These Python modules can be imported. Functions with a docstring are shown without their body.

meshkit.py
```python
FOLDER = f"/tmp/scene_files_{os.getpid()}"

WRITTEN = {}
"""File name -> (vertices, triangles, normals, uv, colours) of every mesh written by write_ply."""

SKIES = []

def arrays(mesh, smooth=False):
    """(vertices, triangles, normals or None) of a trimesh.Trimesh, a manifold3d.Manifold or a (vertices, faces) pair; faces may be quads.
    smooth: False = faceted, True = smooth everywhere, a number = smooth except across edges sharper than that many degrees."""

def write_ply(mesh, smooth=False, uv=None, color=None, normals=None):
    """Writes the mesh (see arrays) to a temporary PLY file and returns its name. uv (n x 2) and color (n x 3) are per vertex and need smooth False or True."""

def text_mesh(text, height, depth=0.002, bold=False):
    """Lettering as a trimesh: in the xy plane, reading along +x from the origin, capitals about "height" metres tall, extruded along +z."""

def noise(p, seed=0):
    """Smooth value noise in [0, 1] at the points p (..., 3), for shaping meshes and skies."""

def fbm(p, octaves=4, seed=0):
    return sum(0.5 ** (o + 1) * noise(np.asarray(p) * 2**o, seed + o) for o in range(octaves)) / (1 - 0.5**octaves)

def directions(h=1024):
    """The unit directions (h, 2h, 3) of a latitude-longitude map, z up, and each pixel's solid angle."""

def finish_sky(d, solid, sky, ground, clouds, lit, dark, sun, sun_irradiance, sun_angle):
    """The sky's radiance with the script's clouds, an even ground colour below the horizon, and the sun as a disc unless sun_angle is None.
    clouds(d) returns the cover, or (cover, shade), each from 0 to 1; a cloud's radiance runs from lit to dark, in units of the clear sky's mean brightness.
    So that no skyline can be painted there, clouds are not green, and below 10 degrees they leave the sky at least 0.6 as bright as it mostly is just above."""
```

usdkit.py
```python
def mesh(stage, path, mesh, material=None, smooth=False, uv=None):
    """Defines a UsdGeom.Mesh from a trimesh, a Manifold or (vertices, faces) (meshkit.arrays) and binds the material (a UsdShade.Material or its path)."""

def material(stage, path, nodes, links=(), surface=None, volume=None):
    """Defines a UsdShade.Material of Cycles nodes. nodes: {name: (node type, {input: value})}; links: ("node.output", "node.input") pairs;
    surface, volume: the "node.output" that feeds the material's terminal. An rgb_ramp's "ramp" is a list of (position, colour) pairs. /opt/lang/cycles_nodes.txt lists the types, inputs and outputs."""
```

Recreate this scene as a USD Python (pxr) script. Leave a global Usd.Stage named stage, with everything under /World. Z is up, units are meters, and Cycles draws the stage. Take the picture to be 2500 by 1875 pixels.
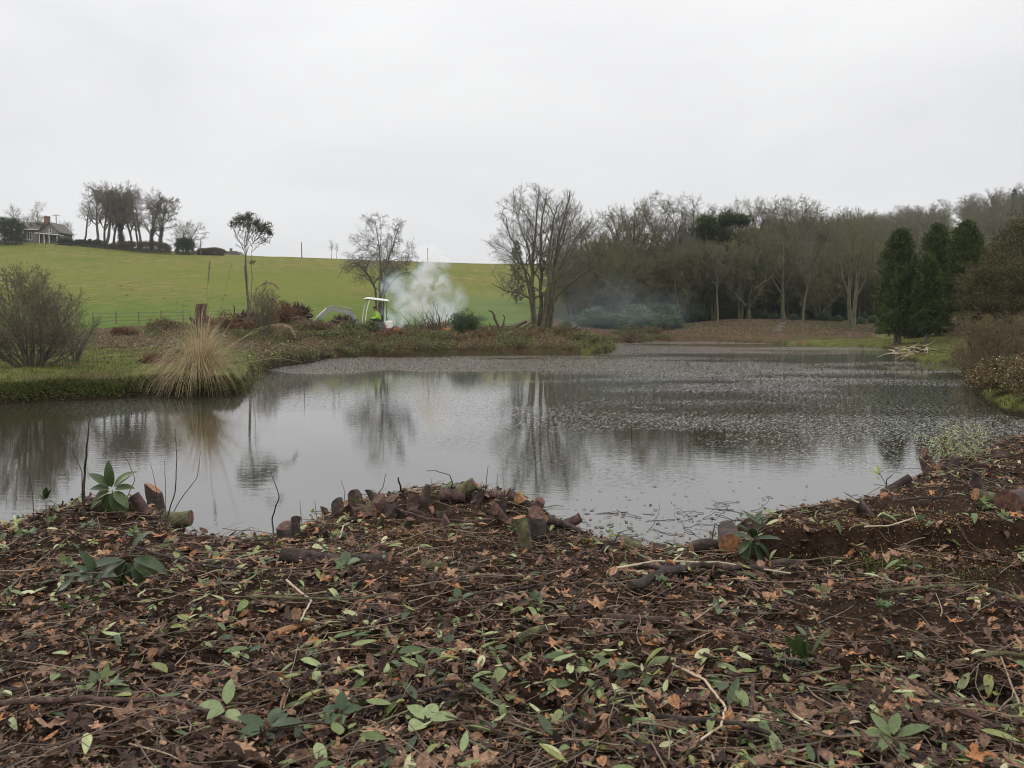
import math, random
import numpy as np
import shapely
from shapely.geometry import Polygon, LineString
from scipy.interpolate import RBFInterpolator, RegularGridInterpolator
import manifold3d
import trimesh
import usdkit, meshkit
from pxr import Usd, UsdGeom, UsdLux, UsdShade, Gf, Sdf, Vt

stage = Usd.Stage.CreateInMemory()
UsdGeom.SetStageUpAxis(stage, 'Z')
UsdGeom.SetStageMetersPerUnit(stage, 1.0)
UsdGeom.Xform.Define(stage, '/World')
UsdGeom.Scope.Define(stage, '/World/Looks')

# ---------------------------------------------------------------- camera, sky, sun, exposure
EYE = 2.2                      # metres above the pond
FOC = 850.0                    # focal length in pixels of a 1024 wide picture
PITCH = math.atan((384 - 318) / FOC)
EXPOSURE = 0.0
cam = UsdGeom.Camera.Define(stage, '/World/camera')
cam.CreateHorizontalApertureAttr(36.0)
cam.CreateVerticalApertureAttr(27.0)
cam.CreateFocalLengthAttr(36.0 * FOC / 1024)
cam.CreateClippingRangeAttr(Gf.Vec2f(0.05, 5000))
cam.CreateExposureAttr(EXPOSURE)
cam.CreateFStopAttr(7.0)
cam.CreateFocusDistanceAttr(24.0)
cam.AddTranslateOp().Set(Gf.Vec3d(0, 0, EYE))
cam.AddRotateXOp().Set(90 - math.degrees(PITCH))

SUN_EL, SUN_AZ = math.radians(38), math.radians(-70)      # azimuth from +y towards +x
usdkit.material(stage, '/World/Looks/overcast_sky', {
    'sky': ('sky_texture', {'sky_type': 'single_scattering', 'sun_disc': False, 'sun_elevation': SUN_EL, 'sun_rotation': SUN_AZ}),
    'geo': ('texture_coordinate', {}),
    'map': ('mapping', {'scale': (1.0, 1.0, 3.2)}),
    'n1': ('noise_texture', {'scale': 2.1, 'detail': 5.0, 'roughness': 0.5, 'distortion': 0.4}),
    'ramp': ('rgb_ramp', {'ramp': [(0.28, (7.5, 7.55, 7.7)), (0.45, (8.2, 8.2, 8.25)), (0.68, (8.9, 8.9, 8.9))]}),
    'xyz': ('separate_xyz', {}),
    'sq': ('math', {'math_type': 'power', 'value2': 1.8}), 'cl': ('math', {'math_type': 'maximum', 'value2': 0.0}), 'grad': ('map_range', {'from_min': 0.0, 'from_max': 1.0, 'to_min': 0.88, 'to_max': 2.6, 'clamp': True}),
    'mul': ('mix', {'mix_type': 'multiply', 'fac': 1.0}),
    'mix': ('mix', {'mix_type': 'mix', 'fac': 0.97}),
    'bg': ('background_shader', {'strength': 0.1}),
}, [('geo.generated', 'map.vector'), ('map.vector', 'n1.vector'), ('n1.fac', 'ramp.fac'), ('geo.generated', 'xyz.vector'), ('xyz.z', 'cl.value1'), ('cl.value', 'sq.value1'), ('sq.value', 'grad.value'),
    ('ramp.color', 'mul.color1'), ('grad.result', 'mul.color2'), ('sky.color', 'mix.color1'), ('mul.color', 'mix.color2'), ('mix.color', 'bg.color')],
    surface='bg.background')
dome = UsdLux.DomeLight.Define(stage, '/World/sky')
UsdShade.MaterialBindingAPI.Apply(dome.GetPrim()).Bind(UsdShade.Material.Get(stage, '/World/Looks/overcast_sky'))
dome.GetPrim().SetCustomDataByKey('kind', 'structure')
sun = UsdLux.DistantLight.Define(stage, '/World/sun')
sun.CreateIntensityAttr(0.3)
sun.CreateAngleAttr(25.0)
sun.CreateColorAttr(Gf.Vec3f(1.0, 0.96, 0.9))
sun.CreateNormalizeAttr(True)
sun.AddRotateZOp().Set(-math.degrees(SUN_AZ))
sun.AddRotateXOp().Set(-(90 - math.degrees(SUN_EL)))

# ---------------------------------------------------------------- helpers
used = {}
def numbered(name, parent='/World'):
    k = (parent, name)
    n = used.get(k, 0)
    used[k] = n + 1
    return name if n == 0 else f'{name}_{n:03d}'

def tag(prim, label=None, cat=None, group=None, kind=None):
    p = prim.GetPrim() if hasattr(prim, 'GetPrim') else prim
    for k, v in (('label', label), ('category', cat), ('group', group), ('kind', kind)):
        if v:
            p.SetCustomDataByKey(k, v)
    return p

def arr(mesh):
    if hasattr(mesh, 'to_mesh') or hasattr(mesh, 'vertices'):
        v, f, _ = meshkit.arrays(mesh)
        return v, f
    v, f = np.asarray(mesh[0], float), np.asarray(mesh[1], int)
    if f.shape[1] == 4:
        f = np.vstack([f[:, [0, 1, 2]], f[:, [0, 2, 3]]])
    return v, f

def obj(name, mesh, mat, parent='/World', smooth=False, label=None, normals=None, rnd=None):
    parent = str(parent.GetPath()) if hasattr(parent, 'GetPath') else parent
    path = parent + '/' + numbered(name, parent)
    m = usdkit.mesh(stage, path, arr(mesh), M[mat], smooth)
    if mat in ISLAND and rnd is not None:
        val = np.atleast_1d(np.asarray(rnd, np.float32))
        UsdGeom.PrimvarsAPI(m).CreatePrimvar('rnd', Sdf.ValueTypeNames.FloatArray, 'vertex').Set(Vt.FloatArray.FromNumpy(np.full(len(m.GetPointsAttr().Get()), val[0], np.float32) if len(val) == 1 else val))
    elif mat in ISLAND:
        from scipy.sparse import coo_matrix
        from scipy.sparse.csgraph import connected_components
        v, f = arr(mesh)
        e = np.vstack([f[:, [0, 1]], f[:, [1, 2]]])
        _, lab = connected_components(coo_matrix((np.ones(len(e)), (e[:, 0], e[:, 1])), shape=(len(v), len(v))), directed=False)
        vals = np.random.default_rng(sum(map(ord, path))).random(lab.max() + 1)
        UsdGeom.PrimvarsAPI(m).CreatePrimvar('rnd', Sdf.ValueTypeNames.FloatArray, 'vertex').Set(Vt.FloatArray.FromNumpy(vals[lab].astype(np.float32)))
    if normals is not None:
        m.CreateNormalsAttr(Vt.Vec3fArray.FromNumpy(np.asarray(normals, np.float32)))
        m.SetNormalsInterpolation('vertex')
    if label:
        tag(m, label)
    return m.GetPrim()

def thing(name, label, cat, loc=(0, 0, 0), rotz=0.0, scale=(1, 1, 1), group=None):
    x = UsdGeom.Xform.Define(stage, '/World/' + numbered(name))
    x.AddTranslateOp().Set(Gf.Vec3d(*map(float, loc)))
    x.AddRotateZOp().Set(math.degrees(rotz))
    s = (scale,) * 3 if np.ndim(scale) == 0 else scale
    x.AddScaleOp().Set(Gf.Vec3f(*map(float, s)))
    return tag(x, label, cat, group)

def dup(root, loc, rotz, scale, label, group=None, cat=None, name=None):
    was = root.GetCustomData()
    base = name or root.GetName()
    import re
    base = re.sub(r'_\d{3}$', '', base)
    r = thing(base, label, cat or was['category'], loc, rotz, scale, group or was.get('group'))
    r.GetReferences().AddInternalReference(root.GetPath())
    r.SetInstanceable(True)
    return r

def join(*parts):
    vs, fs, n = [], [], 0
    for p in parts:
        v, f = arr(p)
        vs.append(v); fs.append(f + n); n += len(v)
    return np.vstack(vs), np.vstack(fs)

def S(u, v):
    """pixel of the 2500 x 1875 photograph -> viewing direction."""
    xc, yc = (u * 0.4096 - 512) / FOC, (v * 0.4096 - 384) / FOC
    c, s = math.cos(PITCH), math.sin(PITCH)
    return np.array([xc, c - yc * s, -s - yc * c])

def W(u, v, d):
    q = S(u, v)
    return np.array([0, 0, EYE]) + q * (d / q[1])

def Wz(u, v, z):
    q = S(u, v)
    return np.array([0, 0, EYE]) + q * ((z - EYE) / q[2])

def unit(a):
    a = np.asarray(a, float)
    return a / (np.linalg.norm(a, axis=-1, keepdims=True) + 1e-12)

# ---------------------------------------------------------------- materials
M = {}
ISLAND = set()
def mat_noise(name, stops, scale=6.0, rough=0.9, bump=0.0, bscale=None, detail=6.0, spec=0.3, mapping=None, coord='position'):
    n = {'g': ('geometry', {}), 'n': ('noise_texture', {'scale': scale, 'detail': detail, 'roughness': 0.6}),
         'r': ('rgb_ramp', {'ramp': stops}), 'p': ('principled_bsdf', {'roughness': rough, 'specular_ior_level': spec})}
    l = [('n.fac', 'r.fac'), ('r.color', 'p.base_color')]
    if mapping:
        n['m'] = ('mapping', {'scale': mapping}); l += [('g.position', 'm.vector'), ('m.vector', 'n.vector')]
    else:
        l += [('g.position', 'n.vector')]
    if bump:
        n['nb'] = ('noise_texture', {'scale': bscale or scale * 4, 'detail': 4.0}); n['b'] = ('bump', {'strength': 0.8, 'distance': bump})
        l += [('g.position', 'nb.vector'), ('nb.fac', 'b.height'), ('b.normal', 'p.normal')]
    M[name] = usdkit.material(stage, '/World/Looks/' + name, n, l, surface='p.BSDF')

def mat_island(name, stops, rough=0.6, spec=0.3, trans=0.0, noise=0.35, nscale=25.0):
    """colour differs from piece to piece of one mesh, with blotches."""
    ISLAND.add(name)
    n = {'g': ('geometry', {}), 'id': ('attribute', {'attribute': 'rnd'}), 'r': ('rgb_ramp', {'ramp': stops}), 'p': ('principled_bsdf', {'roughness': rough, 'specular_ior_level': spec}),
         'n': ('noise_texture', {'scale': nscale, 'detail': 4.0}), 'nr': ('map_range', {'from_min': 0.3, 'from_max': 0.7, 'to_min': 1 - noise, 'to_max': 1 + noise}),
         'mul': ('mix', {'mix_type': 'multiply', 'fac': 1.0})}
    l = [('id.fac', 'r.fac'), ('g.position', 'n.vector'), ('n.fac', 'nr.value'), ('r.color', 'mul.color1'), ('nr.result', 'mul.color2'), ('mul.color', 'p.base_color')]
    out = 'p.BSDF'
    if trans:
        n['t'] = ('translucent_bsdf', {}); n['mc'] = ('mix_closure', {'fac': trans})
        l += [('mul.color', 't.color'), ('p.BSDF', 'mc.closure1'), ('t.BSDF', 'mc.closure2')]
        out = 'mc.closure'
    M[name] = usdkit.material(stage, '/World/Looks/' + name, n, l, surface=out)

def mat_plain(name, color, rough=0.5, metallic=0.0, spec=0.5, var=0.12, scale=9.0):
    c = np.array(color, float)
    mat_noise(name, [(0.3, tuple(c * (1 - var))), (0.7, tuple(c * (1 + var)))], scale, rough, spec=spec)

mat_noise('bark_grey', [(0.3, (0.045, 0.038, 0.030)), (0.5, (0.085, 0.075, 0.058)), (0.7, (0.12, 0.112, 0.085))], 3.0, 0.95, 0.02, 14)
mat_noise('bark_moss', [(0.3, (0.050, 0.042, 0.028)), (0.5, (0.085, 0.080, 0.045)), (0.7, (0.11, 0.115, 0.055))], 2.0, 0.95, 0.02, 14)
mat_noise('twig_brown', [(0.3, (0.090, 0.074, 0.052)), (0.7, (0.145, 0.120, 0.084))], 0.6, 0.95)
mat_noise('twig_olive', [(0.3, (0.082, 0.080, 0.040)), (0.7, (0.135, 0.130, 0.066))], 0.6, 0.95)
mat_noise('twig_grey', [(0.3, (0.095, 0.085, 0.072)), (0.7, (0.15, 0.135, 0.115))], 0.6, 0.95)
mat_noise('twig_red', [(0.3, (0.105, 0.072, 0.046)), (0.7, (0.155, 0.108, 0.07))], 1.2, 0.95)
mat_island('ivy_leaf', [(0, (0.026, 0.038, 0.013)), (0.6, (0.044, 0.060, 0.020)), (1, (0.075, 0.090, 0.03))], 0.6, 0.2, 0.15)
mat_island('conifer_leaf', [(0, (0.020, 0.032, 0.008)), (0.6, (0.038, 0.056, 0.012)), (1, (0.075, 0.095, 0.02))], 0.75, 0.12, 0.15)
mat_island('laurel_leaf', [(0, (0.018, 0.042, 0.014)), (0.6, (0.036, 0.068, 0.022)), (1, (0.085, 0.12, 0.04))], 0.4, 0.5, 0.15)
mat_island('rust_leaf', [(0, (0.070, 0.050, 0.026)), (0.4, (0.105, 0.072, 0.036)), (0.7, (0.10, 0.088, 0.038)), (1, (0.075, 0.09, 0.034))], 0.8, 0.2, 0.15)
mat_island('heap_leaf', [(0, (0.030, 0.018, 0.012)), (0.25, (0.10, 0.052, 0.032)), (0.5, (0.16, 0.088, 0.053)), (0.66, (0.12, 0.105, 0.038)), (0.85, (0.085, 0.108, 0.030)), (0.93, (0.12, 0.14, 0.045)), (0.97, (0.24, 0.25, 0.15)), (1, (0.38, 0.40, 0.28))], 0.7, 0.2, 0.1)
mat_island('heap_green', [(0, (.018, .020, .008)), (.35, (.062, .070, .020)), (.7, (.115, .135, .032)), (.9, (.13, .095, .05)), (.95, (.22, .25, .11)), (1, (.38, .40, .26))], .7, .2, .1)
mat_island('heap_red', [(0, (.03, .016, .011)), (.4, (.10, .046, .030)), (.75, (.16, .078, .048)), (.93, (.20, .12, .07)), (1, (.07, .085, .028))], .8, .15, .1)
mat_island('olive_leaf', [(0, (.030, .028, .013)), (.5, (.062, .054, .026)), (.85, (.085, .085, .034)), (1, (.11, .085, .05))], .85, .1, .1)
mat_island('moss_blade', [(0, (0.045, 0.055, 0.014)), (0.5, (0.085, 0.105, 0.022)), (0.85, (0.13, 0.14, 0.035)), (1, (0.12, 0.095, 0.05))], 0.8, 0.2, 0.2)
mat_island('straw', [(0, (0.20, 0.145, 0.08)), (0.5, (0.36, 0.275, 0.155)), (0.8, (0.46, 0.37, 0.22)), (1, (0.17, 0.19, 0.07))], 0.7, 0.3, 0.2)

# ---------------------------------------------------------------- ground shape
near_px = [(2560, 1072, .42), (2450, 1075, .42), (2380, 1090, .4), (2310, 1120, .36), (2240, 1150, .3), (2190, 1175, .26), (2130, 1205, .22), (2080, 1240, .2), (2000, 1264, .14),
           (1900, 1290, .12), (1800, 1312, .1), (1700, 1345, .08), (1620, 1362, .06), (1540, 1340, .1), (1480, 1322, .14), (1420, 1300, .2), (1370, 1260, .3), (1330, 1222, .36),
           (1250, 1200, .38), (1150, 1195, .4), (1000, 1198, .4), (900, 1212, .38), (830, 1232, .32), (760, 1262, .24), (700, 1305, .16), (650, 1340, .08), (560, 1352, .06), (490, 1322, .1),
           (430, 1275, .2), (380, 1225, .32), (300, 1200, .36), (210, 1212, .34), (100, 1250, .3), (0, 1295, .25), (-120, 1330, .2)]
near_pts = [tuple(Wz(u, v, z)[:2]) for u, v, z in near_px]
far_px = [(-250, 990), (0, 988), (100, 981), (250, 975), (330, 968), (380, 962), (480, 964), (590, 962), (615, 940), (625, 920), (650, 905), (700, 893), (760, 886), (800, 875), (900, 871), (1000, 871),
          (1100, 869), (1300, 868), (1400, 867), (1480, 864), (1497, 856), (1490, 848), (1470, 842), (1500, 838), (1560, 834), (1640, 832.5), (1750, 834), (1880, 839), (2000, 844),
          (2080, 847), (2150, 850), (2185, 856), (2200, 872), (2235, 884), (2350, 890), (2345, 915), (2365, 945), (2400, 985), (2460, 1012), (2560, 1036)]
far_pts = [tuple(Wz(u, v, 0)[:2]) for u, v in far_px]
pond = Polygon([(-45, 24)] + far_pts + [(16, 13.2), (16, 12.0)] + near_pts + [(-9, 5.5), (-45, 5)]).buffer(0)
pond_edge = pond.exterior
near_az = np.array([math.atan2(x, y) for x, y in near_pts]); near_o = np.argsort(near_az)
near_rim = np.array([z for _, _, z in near_px])

ctrl = []
def C(u, d, z=None, v=None):
    p = W(u, v if v is not None else 800, d)
    x = W(u, 800, d)[0]
    ctrl.append((math.atan2(x, d), math.log(math.hypot(x, d)), z if v is None else p[2]))
for u in (-900, 0, 700, 1250, 1800, 2500, 3400):
    C(u, 1.0, .58); C(u, 3, .56); C(u, 5, .52)
for u, d, z in [(300, 7.6, .42), (1100, 7.8, .46), (700, 7.0, .42), (1650, 7.2, .34), (1500, 6.5, .42), (2000, 7, .48), (2300, 8, .56), (2400, 10.5, .58), (2600, 12, .65), (2900, 12, .75), (-300, 7, .5)]:
    C(u, d, z)
for u, d, z in [(-600, 26, .75), (-200, 26, .7), (100, 26, .62), (350, 28, .6), (500, 27, .5), (100, 33, .72), (400, 36, .75), (100, 45, .8), (350, 50, .88), (-400, 75, 1.5), (0, 72, 1.2), (400, 72, 1.25), (400, 60, 1.0),
                (700, 50, .72), (900, 53, .85), (1100, 54, .8), (1400, 53, .5), (700, 62, 1.05), (930, 60, 1.0), (1100, 62, 1.05), (1315, 68, 1.22), (1450, 62, .7), (1480, 55, .4), (1500, 70, .8),
                (700, 85, 1.9), (930, 88, 2.0), (1200, 90, 2.0), (1400, 92, 1.7),
                (1540, 88, .9), (1600, 88, .8), (1660, 89, 1.0), (1720, 93, 1.75), (1800, 94, 1.95), (1900, 94, 1.85), (1980, 93, 1.55), (2060, 90, 1.1), (2150, 86, .6), (1600, 105, 1.6), (1480, 92, 1.2), (1540, 98, 1.4), (1800, 110, 2.6), (2000, 110, 2.4),
                (2250, 48, .32), (2250, 62, .6), (2190, 66, .55), (2330, 56, .5), (2250, 90, 1.6), (2350, 46, .4), (2420, 30, .5), (2480, 22, .42), (2620, 25, .9), (2620, 19, .6), (3000, 25, 1.8), (2600, 50, 1.8),
                (1500, 150, 6.5), (1800, 150, 5.5), (2100, 150, 6), (2480, 150, 9), (2900, 150, 16), (2900, 90, 8), (1600, 230, 13), (1800, 230, 14), (2100, 230, 16), (2480, 230, 20), (2900, 230, 34),
                (2100, 330, 28), (2300, 330, 33), (2480, 330, 38), (2900, 330, 50), (1800, 330, 22),
                (1500, 500, 26), (1700, 500, 34), (1900, 500, 41), (2130, 500, 45), (2300, 500, 54), (2480, 500, 60), (2900, 500, 74), (3600, 500, 80), (1900, 800, 40), (2300, 800, 52), (2900, 800, 70),
                (-900, 40, 1.2), (-900, 120, 8), (3600, 40, 5), (3600, 120, 20)]:
    C(u, d, z)
for u in (-150, 0, 100, 170):
    C(u, 222, v=594); C(u, 236, v=589)
for u in (-700, -350, 0, 350, 700, 1000, 1180, 1400):
    k = max(0, min(1, (u + 100) / 1300))
    C(u, 118, v=724 - 6 * (1 - k)); C(u, 160, v=667 + 24 * k); C(u, 200, v=620 + 37 * k)
    C(u, 230, v=597 + 48 * k); C(u, 300, v=608 + 50 * k); C(u, 500, v=650 + 40 * k); C(u, 900, v=690 + 40 * k)
ctrl = np.array(ctrl)
plateau = RBFInterpolator(ctrl[:, :2] * [1.0, 0.8], ctrl[:, 2] / np.exp(ctrl[:, 1]) * 30, kernel='linear', smoothing=0.0)

def smooth01(t):
    t = np.clip(t, 0, 1)
    return t * t * (3 - 2 * t)

heaps = []      # (x, y, radius, height) lumps of cut wood and soil
for u, v, d, r, h in [(1090, 0, 8.0, .75, .12), (1280, 0, 7.7, .35, .14), (290, 0, 7.6, .55, .15), (2300, 0, 10.3, .5, .1), (2040, 0, 5.72, .10, -.22), (2130, 0, 5.6, .10, -.2), (2430, 0, 5.3, .25, -.2), (2440, 0, 3.75, .2, -.16), (1360, 0, 3.5, .16, -.1), (380, 0, 4.6, .2, -.08)]:
    x = W(u, 800, d)[0]; heaps.append((x, d, r, h))
for u, d, r, h in [(500, 60, 3, .5), (640, 58, 3, .35), (720, 60, 3, .7), (800, 58, 4, .35), (560, 52, 3, .25), (860, 56, 3.0, .3), (1060, 62, 3, .3), (1250, 60, 3, .2), (1420, 58, 3, .25), (380, 66, 3, .3), (300, 64, 3, .25)]:
    x = W(u, 800, d)[0]; heaps.append((x, d, r, h))

def H(x, y):
    """height of the ground above the pond."""
    x, y = np.atleast_1d(np.asarray(x, float)), np.atleast_1d(np.asarray(y, float))
    r = np.hypot(x, y)
    az = np.arctan2(x, y)
    q = np.stack([np.clip(az, -1.0, 1.0), np.log(np.clip(r, 1.0, 1000)) * .8], -1)
    p = np.empty(len(x))
    for i in range(0, len(x), 40000):
        p[i:i + 40000] = plateau(q[i:i + 40000])
    p = p * np.clip(r, 1, 1000) / 30
    yf = 5.85 + .05 * np.sin(x * 5) + .12 * (x - 2.0)      # soil step at the right, its face towards the viewpoint
    p = p + .20 * smooth01((x - 1.55) / .35) * smooth01((y - yf) / .10) * (1 - smooth01((y - yf - .5) / 1.6)) * (y < 12)
    back = smooth01((np.abs(az) - 0.95) / 0.6)
    p = p * (1 - back) + back * np.clip(.6 + r * .03, .6, 8)
    pts = shapely.points(x, y)
    s = shapely.distance(pond_edge, pts)
    inside = shapely.contains_xy(pond, x, y)
    near = (y < 15) & (np.abs(x) < 17)
    P3 = np.stack([x, y, 0 * x], -1)
    lump = np.where(near, .10 * (meshkit.fbm(P3 * 1.9, 3, 3) - .5) + .075 * (meshkit.fbm(P3 * 7, 3, 5) - .5),
                    np.where(r < 80, .22 * (meshkit.fbm(P3 * .7, 4, 7) - .5), .5 * (meshkit.fbm(P3 * .06, 3, 9) - .5)))
    for hx, hy, hr, hh in heaps:
        p = p + hh * np.exp(-((x - hx) ** 2 + (y - hy) ** 2) / (hr * hr))
    w0 = np.where(near, .10, np.where(x < 6, .09, .3))
    k = 1 - np.exp(-s / w0)
    e0 = np.where(near, np.interp(az, near_az[near_o], near_rim[near_o]) + .015, np.where(x < 6, .50, .38))
    edge = np.minimum(p, e0) * k + np.maximum(0, p - e0) * smooth01(s / np.where(near, 1.1, 3.0))
    z = edge + lump * smooth01(s / .25) + .015
    return np.where(inside, -.9 * (1 - np.exp(-s / .35)) - .02, z)

gx, gy = np.arange(-14, 14.01, .04), np.arange(0, 18.01, .04)
GX, GY = np.meshgrid(gx, gy, indexing='ij')
near_grid = RegularGridInterpolator((gx, gy), H(GX.ravel(), GY.ravel()).reshape(GX.shape), bounds_error=False, fill_value=.5)
def Z(x, y):
    x, y = np.atleast_1d(np.asarray(x, float)), np.atleast_1d(np.asarray(y, float))
    out = near_grid(np.stack([x, y], -1))
    far = (np.abs(x) > 13.9) | (y > 17.9) | (y < .05)
    if far.any():
        out[far] = H(x[far], y[far])
    return out

def G(u, v, lift=0.0):
    """where the ray of a pixel first meets the near ground."""
    q = S(u, v); q = q / q[1]
    t = np.linspace(2.0, 17.5, 1600)
    z = Z(q[0] * t, t)
    hit = np.nonzero(EYE + q[2] * t <= z + lift)[0]
    k = hit[0] if len(hit) else len(t) - 1
    if z[k] < .02:                       # the ray skims over the bank: take the bank itself
        w = t[z > .25]
        k = np.nonzero(z > .25)[0][-1] if len(w) else k
    return np.array([q[0] * t[k], t[k], z[k]])

def place(u, d):
    """ground point on the column of a pixel at distance d."""
    x = W(u, 800, d)[0]
    return np.array([x, d, H([x], [d])[0]])

# ground colour masks travel as mesh attributes
def ground_mat(name, nodes, links, out):
    M[name] = usdkit.material(stage, '/World/Looks/' + name, nodes, links, surface=out)

def ground(name, stops_a, scale_a, stops_b, scale_b, fac_scale, rough=.95, bump=.02, bscale=20, mix_lo=.42, mix_hi=.58, steep=None):
    n = {'g': ('geometry', {}), 'na': ('noise_texture', {'scale': scale_a, 'detail': 8.0, 'roughness': .65}), 'ra': ('rgb_ramp', {'ramp': stops_a}),
         'nb': ('noise_texture', {'scale': scale_b, 'detail': 8.0, 'roughness': .65}), 'rb': ('rgb_ramp', {'ramp': stops_b}),
         'nf': ('noise_texture', {'scale': fac_scale, 'detail': 6.0, 'roughness': .6}), 'rf': ('map_range', {'from_min': mix_lo, 'from_max': mix_hi, 'clamp': True}),
         'mx': ('mix', {'mix_type': 'mix'}), 'p': ('principled_bsdf', {'roughness': rough, 'specular_ior_level': .04}),
         'nn': ('noise_texture', {'scale': bscale, 'detail': 6.0, 'roughness': .7}), 'b': ('bump', {'strength': 1.0, 'distance': bump})}
    l = [('g.position', 'na.vector'), ('g.position', 'nb.vector'), ('g.position', 'nf.vector'), ('g.position', 'nn.vector'), ('na.fac', 'ra.fac'), ('nb.fac', 'rb.fac'), ('nf.fac', 'rf.value'),
         ('rf.result', 'mx.fac'), ('ra.color', 'mx.color1'), ('rb.color', 'mx.color2'), ('mx.color', 'p.base_color'), ('nn.fac', 'b.height'), ('b.normal', 'p.normal')]
    if name == 'pasture':
        n['zz'] = ('separate_xyz', {}); n['zr'] = ('map_range', {'from_min': 1.5, 'from_max': 7.0, 'to_min': .75, 'to_max': 0, 'clamp': True}); n['zm'] = ('mix', {'mix_type': 'mix', 'color2': (.055, .105, .018)})
        l.remove(('mx.color', 'p.base_color'))
        l += [('g.position', 'zz.vector'), ('zz.z', 'zr.value'), ('zr.result', 'zm.fac'), ('mx.color', 'zm.color1'), ('zm.color', 'p.base_color')]
    if steep is not None:      # blends to a dark soil brown where the bank stands steep
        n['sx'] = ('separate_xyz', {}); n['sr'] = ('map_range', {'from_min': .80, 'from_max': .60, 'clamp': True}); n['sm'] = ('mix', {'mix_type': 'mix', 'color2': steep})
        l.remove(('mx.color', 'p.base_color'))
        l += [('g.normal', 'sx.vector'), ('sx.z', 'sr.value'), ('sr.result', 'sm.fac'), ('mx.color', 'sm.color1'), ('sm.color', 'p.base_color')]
    ground_mat(name, n, l, 'p.BSDF')

ground('near_soil', [(.3, (.008, .005, .003)), (.5, (.020, .012, .008)), (.7, (.042, .026, .016))], 30, [(.35, (.014, .009, .006)), (.6, (.042, .027, .017)), (.75, (.09, .058, .033))], 90, 3.0, bump=.012, bscale=70)
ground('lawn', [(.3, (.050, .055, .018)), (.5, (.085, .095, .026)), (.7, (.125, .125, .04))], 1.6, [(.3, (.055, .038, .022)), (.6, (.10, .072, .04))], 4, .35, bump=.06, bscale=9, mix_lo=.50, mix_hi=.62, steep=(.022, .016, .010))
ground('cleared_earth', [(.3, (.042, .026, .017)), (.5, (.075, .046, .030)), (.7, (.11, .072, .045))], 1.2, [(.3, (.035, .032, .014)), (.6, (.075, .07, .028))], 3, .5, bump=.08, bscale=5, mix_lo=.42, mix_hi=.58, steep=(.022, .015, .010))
ground('pasture', [(.3, (.084, .108, .018)), (.5, (.108, .122, .022)), (.7, (.140, .134, .032))], .05, [(.3, (.074, .108, .018)), (.5, (.118, .118, .028)), (.65, (.185, .148, .055))], .45, .03, bump=.10, bscale=1.2, mix_lo=.44, mix_hi=.56)
ground('wood_floor', [(.3, (.035, .024, .015)), (.5, (.065, .044, .028)), (.7, (.085, .065, .04))], .5, [(.3, (.03, .034, .015)), (.6, (.05, .055, .022))], .3, .06, bump=.2, bscale=1.5)

# polar sheets: fine near the viewer, coarser with distance
def sheet(az0, az1, na, r0, r1, nr):
    az = np.linspace(math.radians(az0), math.radians(az1), na)
    r = np.exp(np.linspace(math.log(r0), math.log(r1), nr))
    A, R = np.meshgrid(az, r, indexing='ij')
    x, y = (np.sin(A) * R).ravel(), (np.cos(A) * R).ravel()
    z = H(x, y)
    i, j = np.meshgrid(np.arange(na - 1), np.arange(nr - 1), indexing='ij')
    k = (i * nr + j).ravel()
    f = np.stack([k, k + 1, k + nr + 1, k + nr], -1)[:, ::-1]
    return np.stack([x, y, z], -1), f

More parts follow.
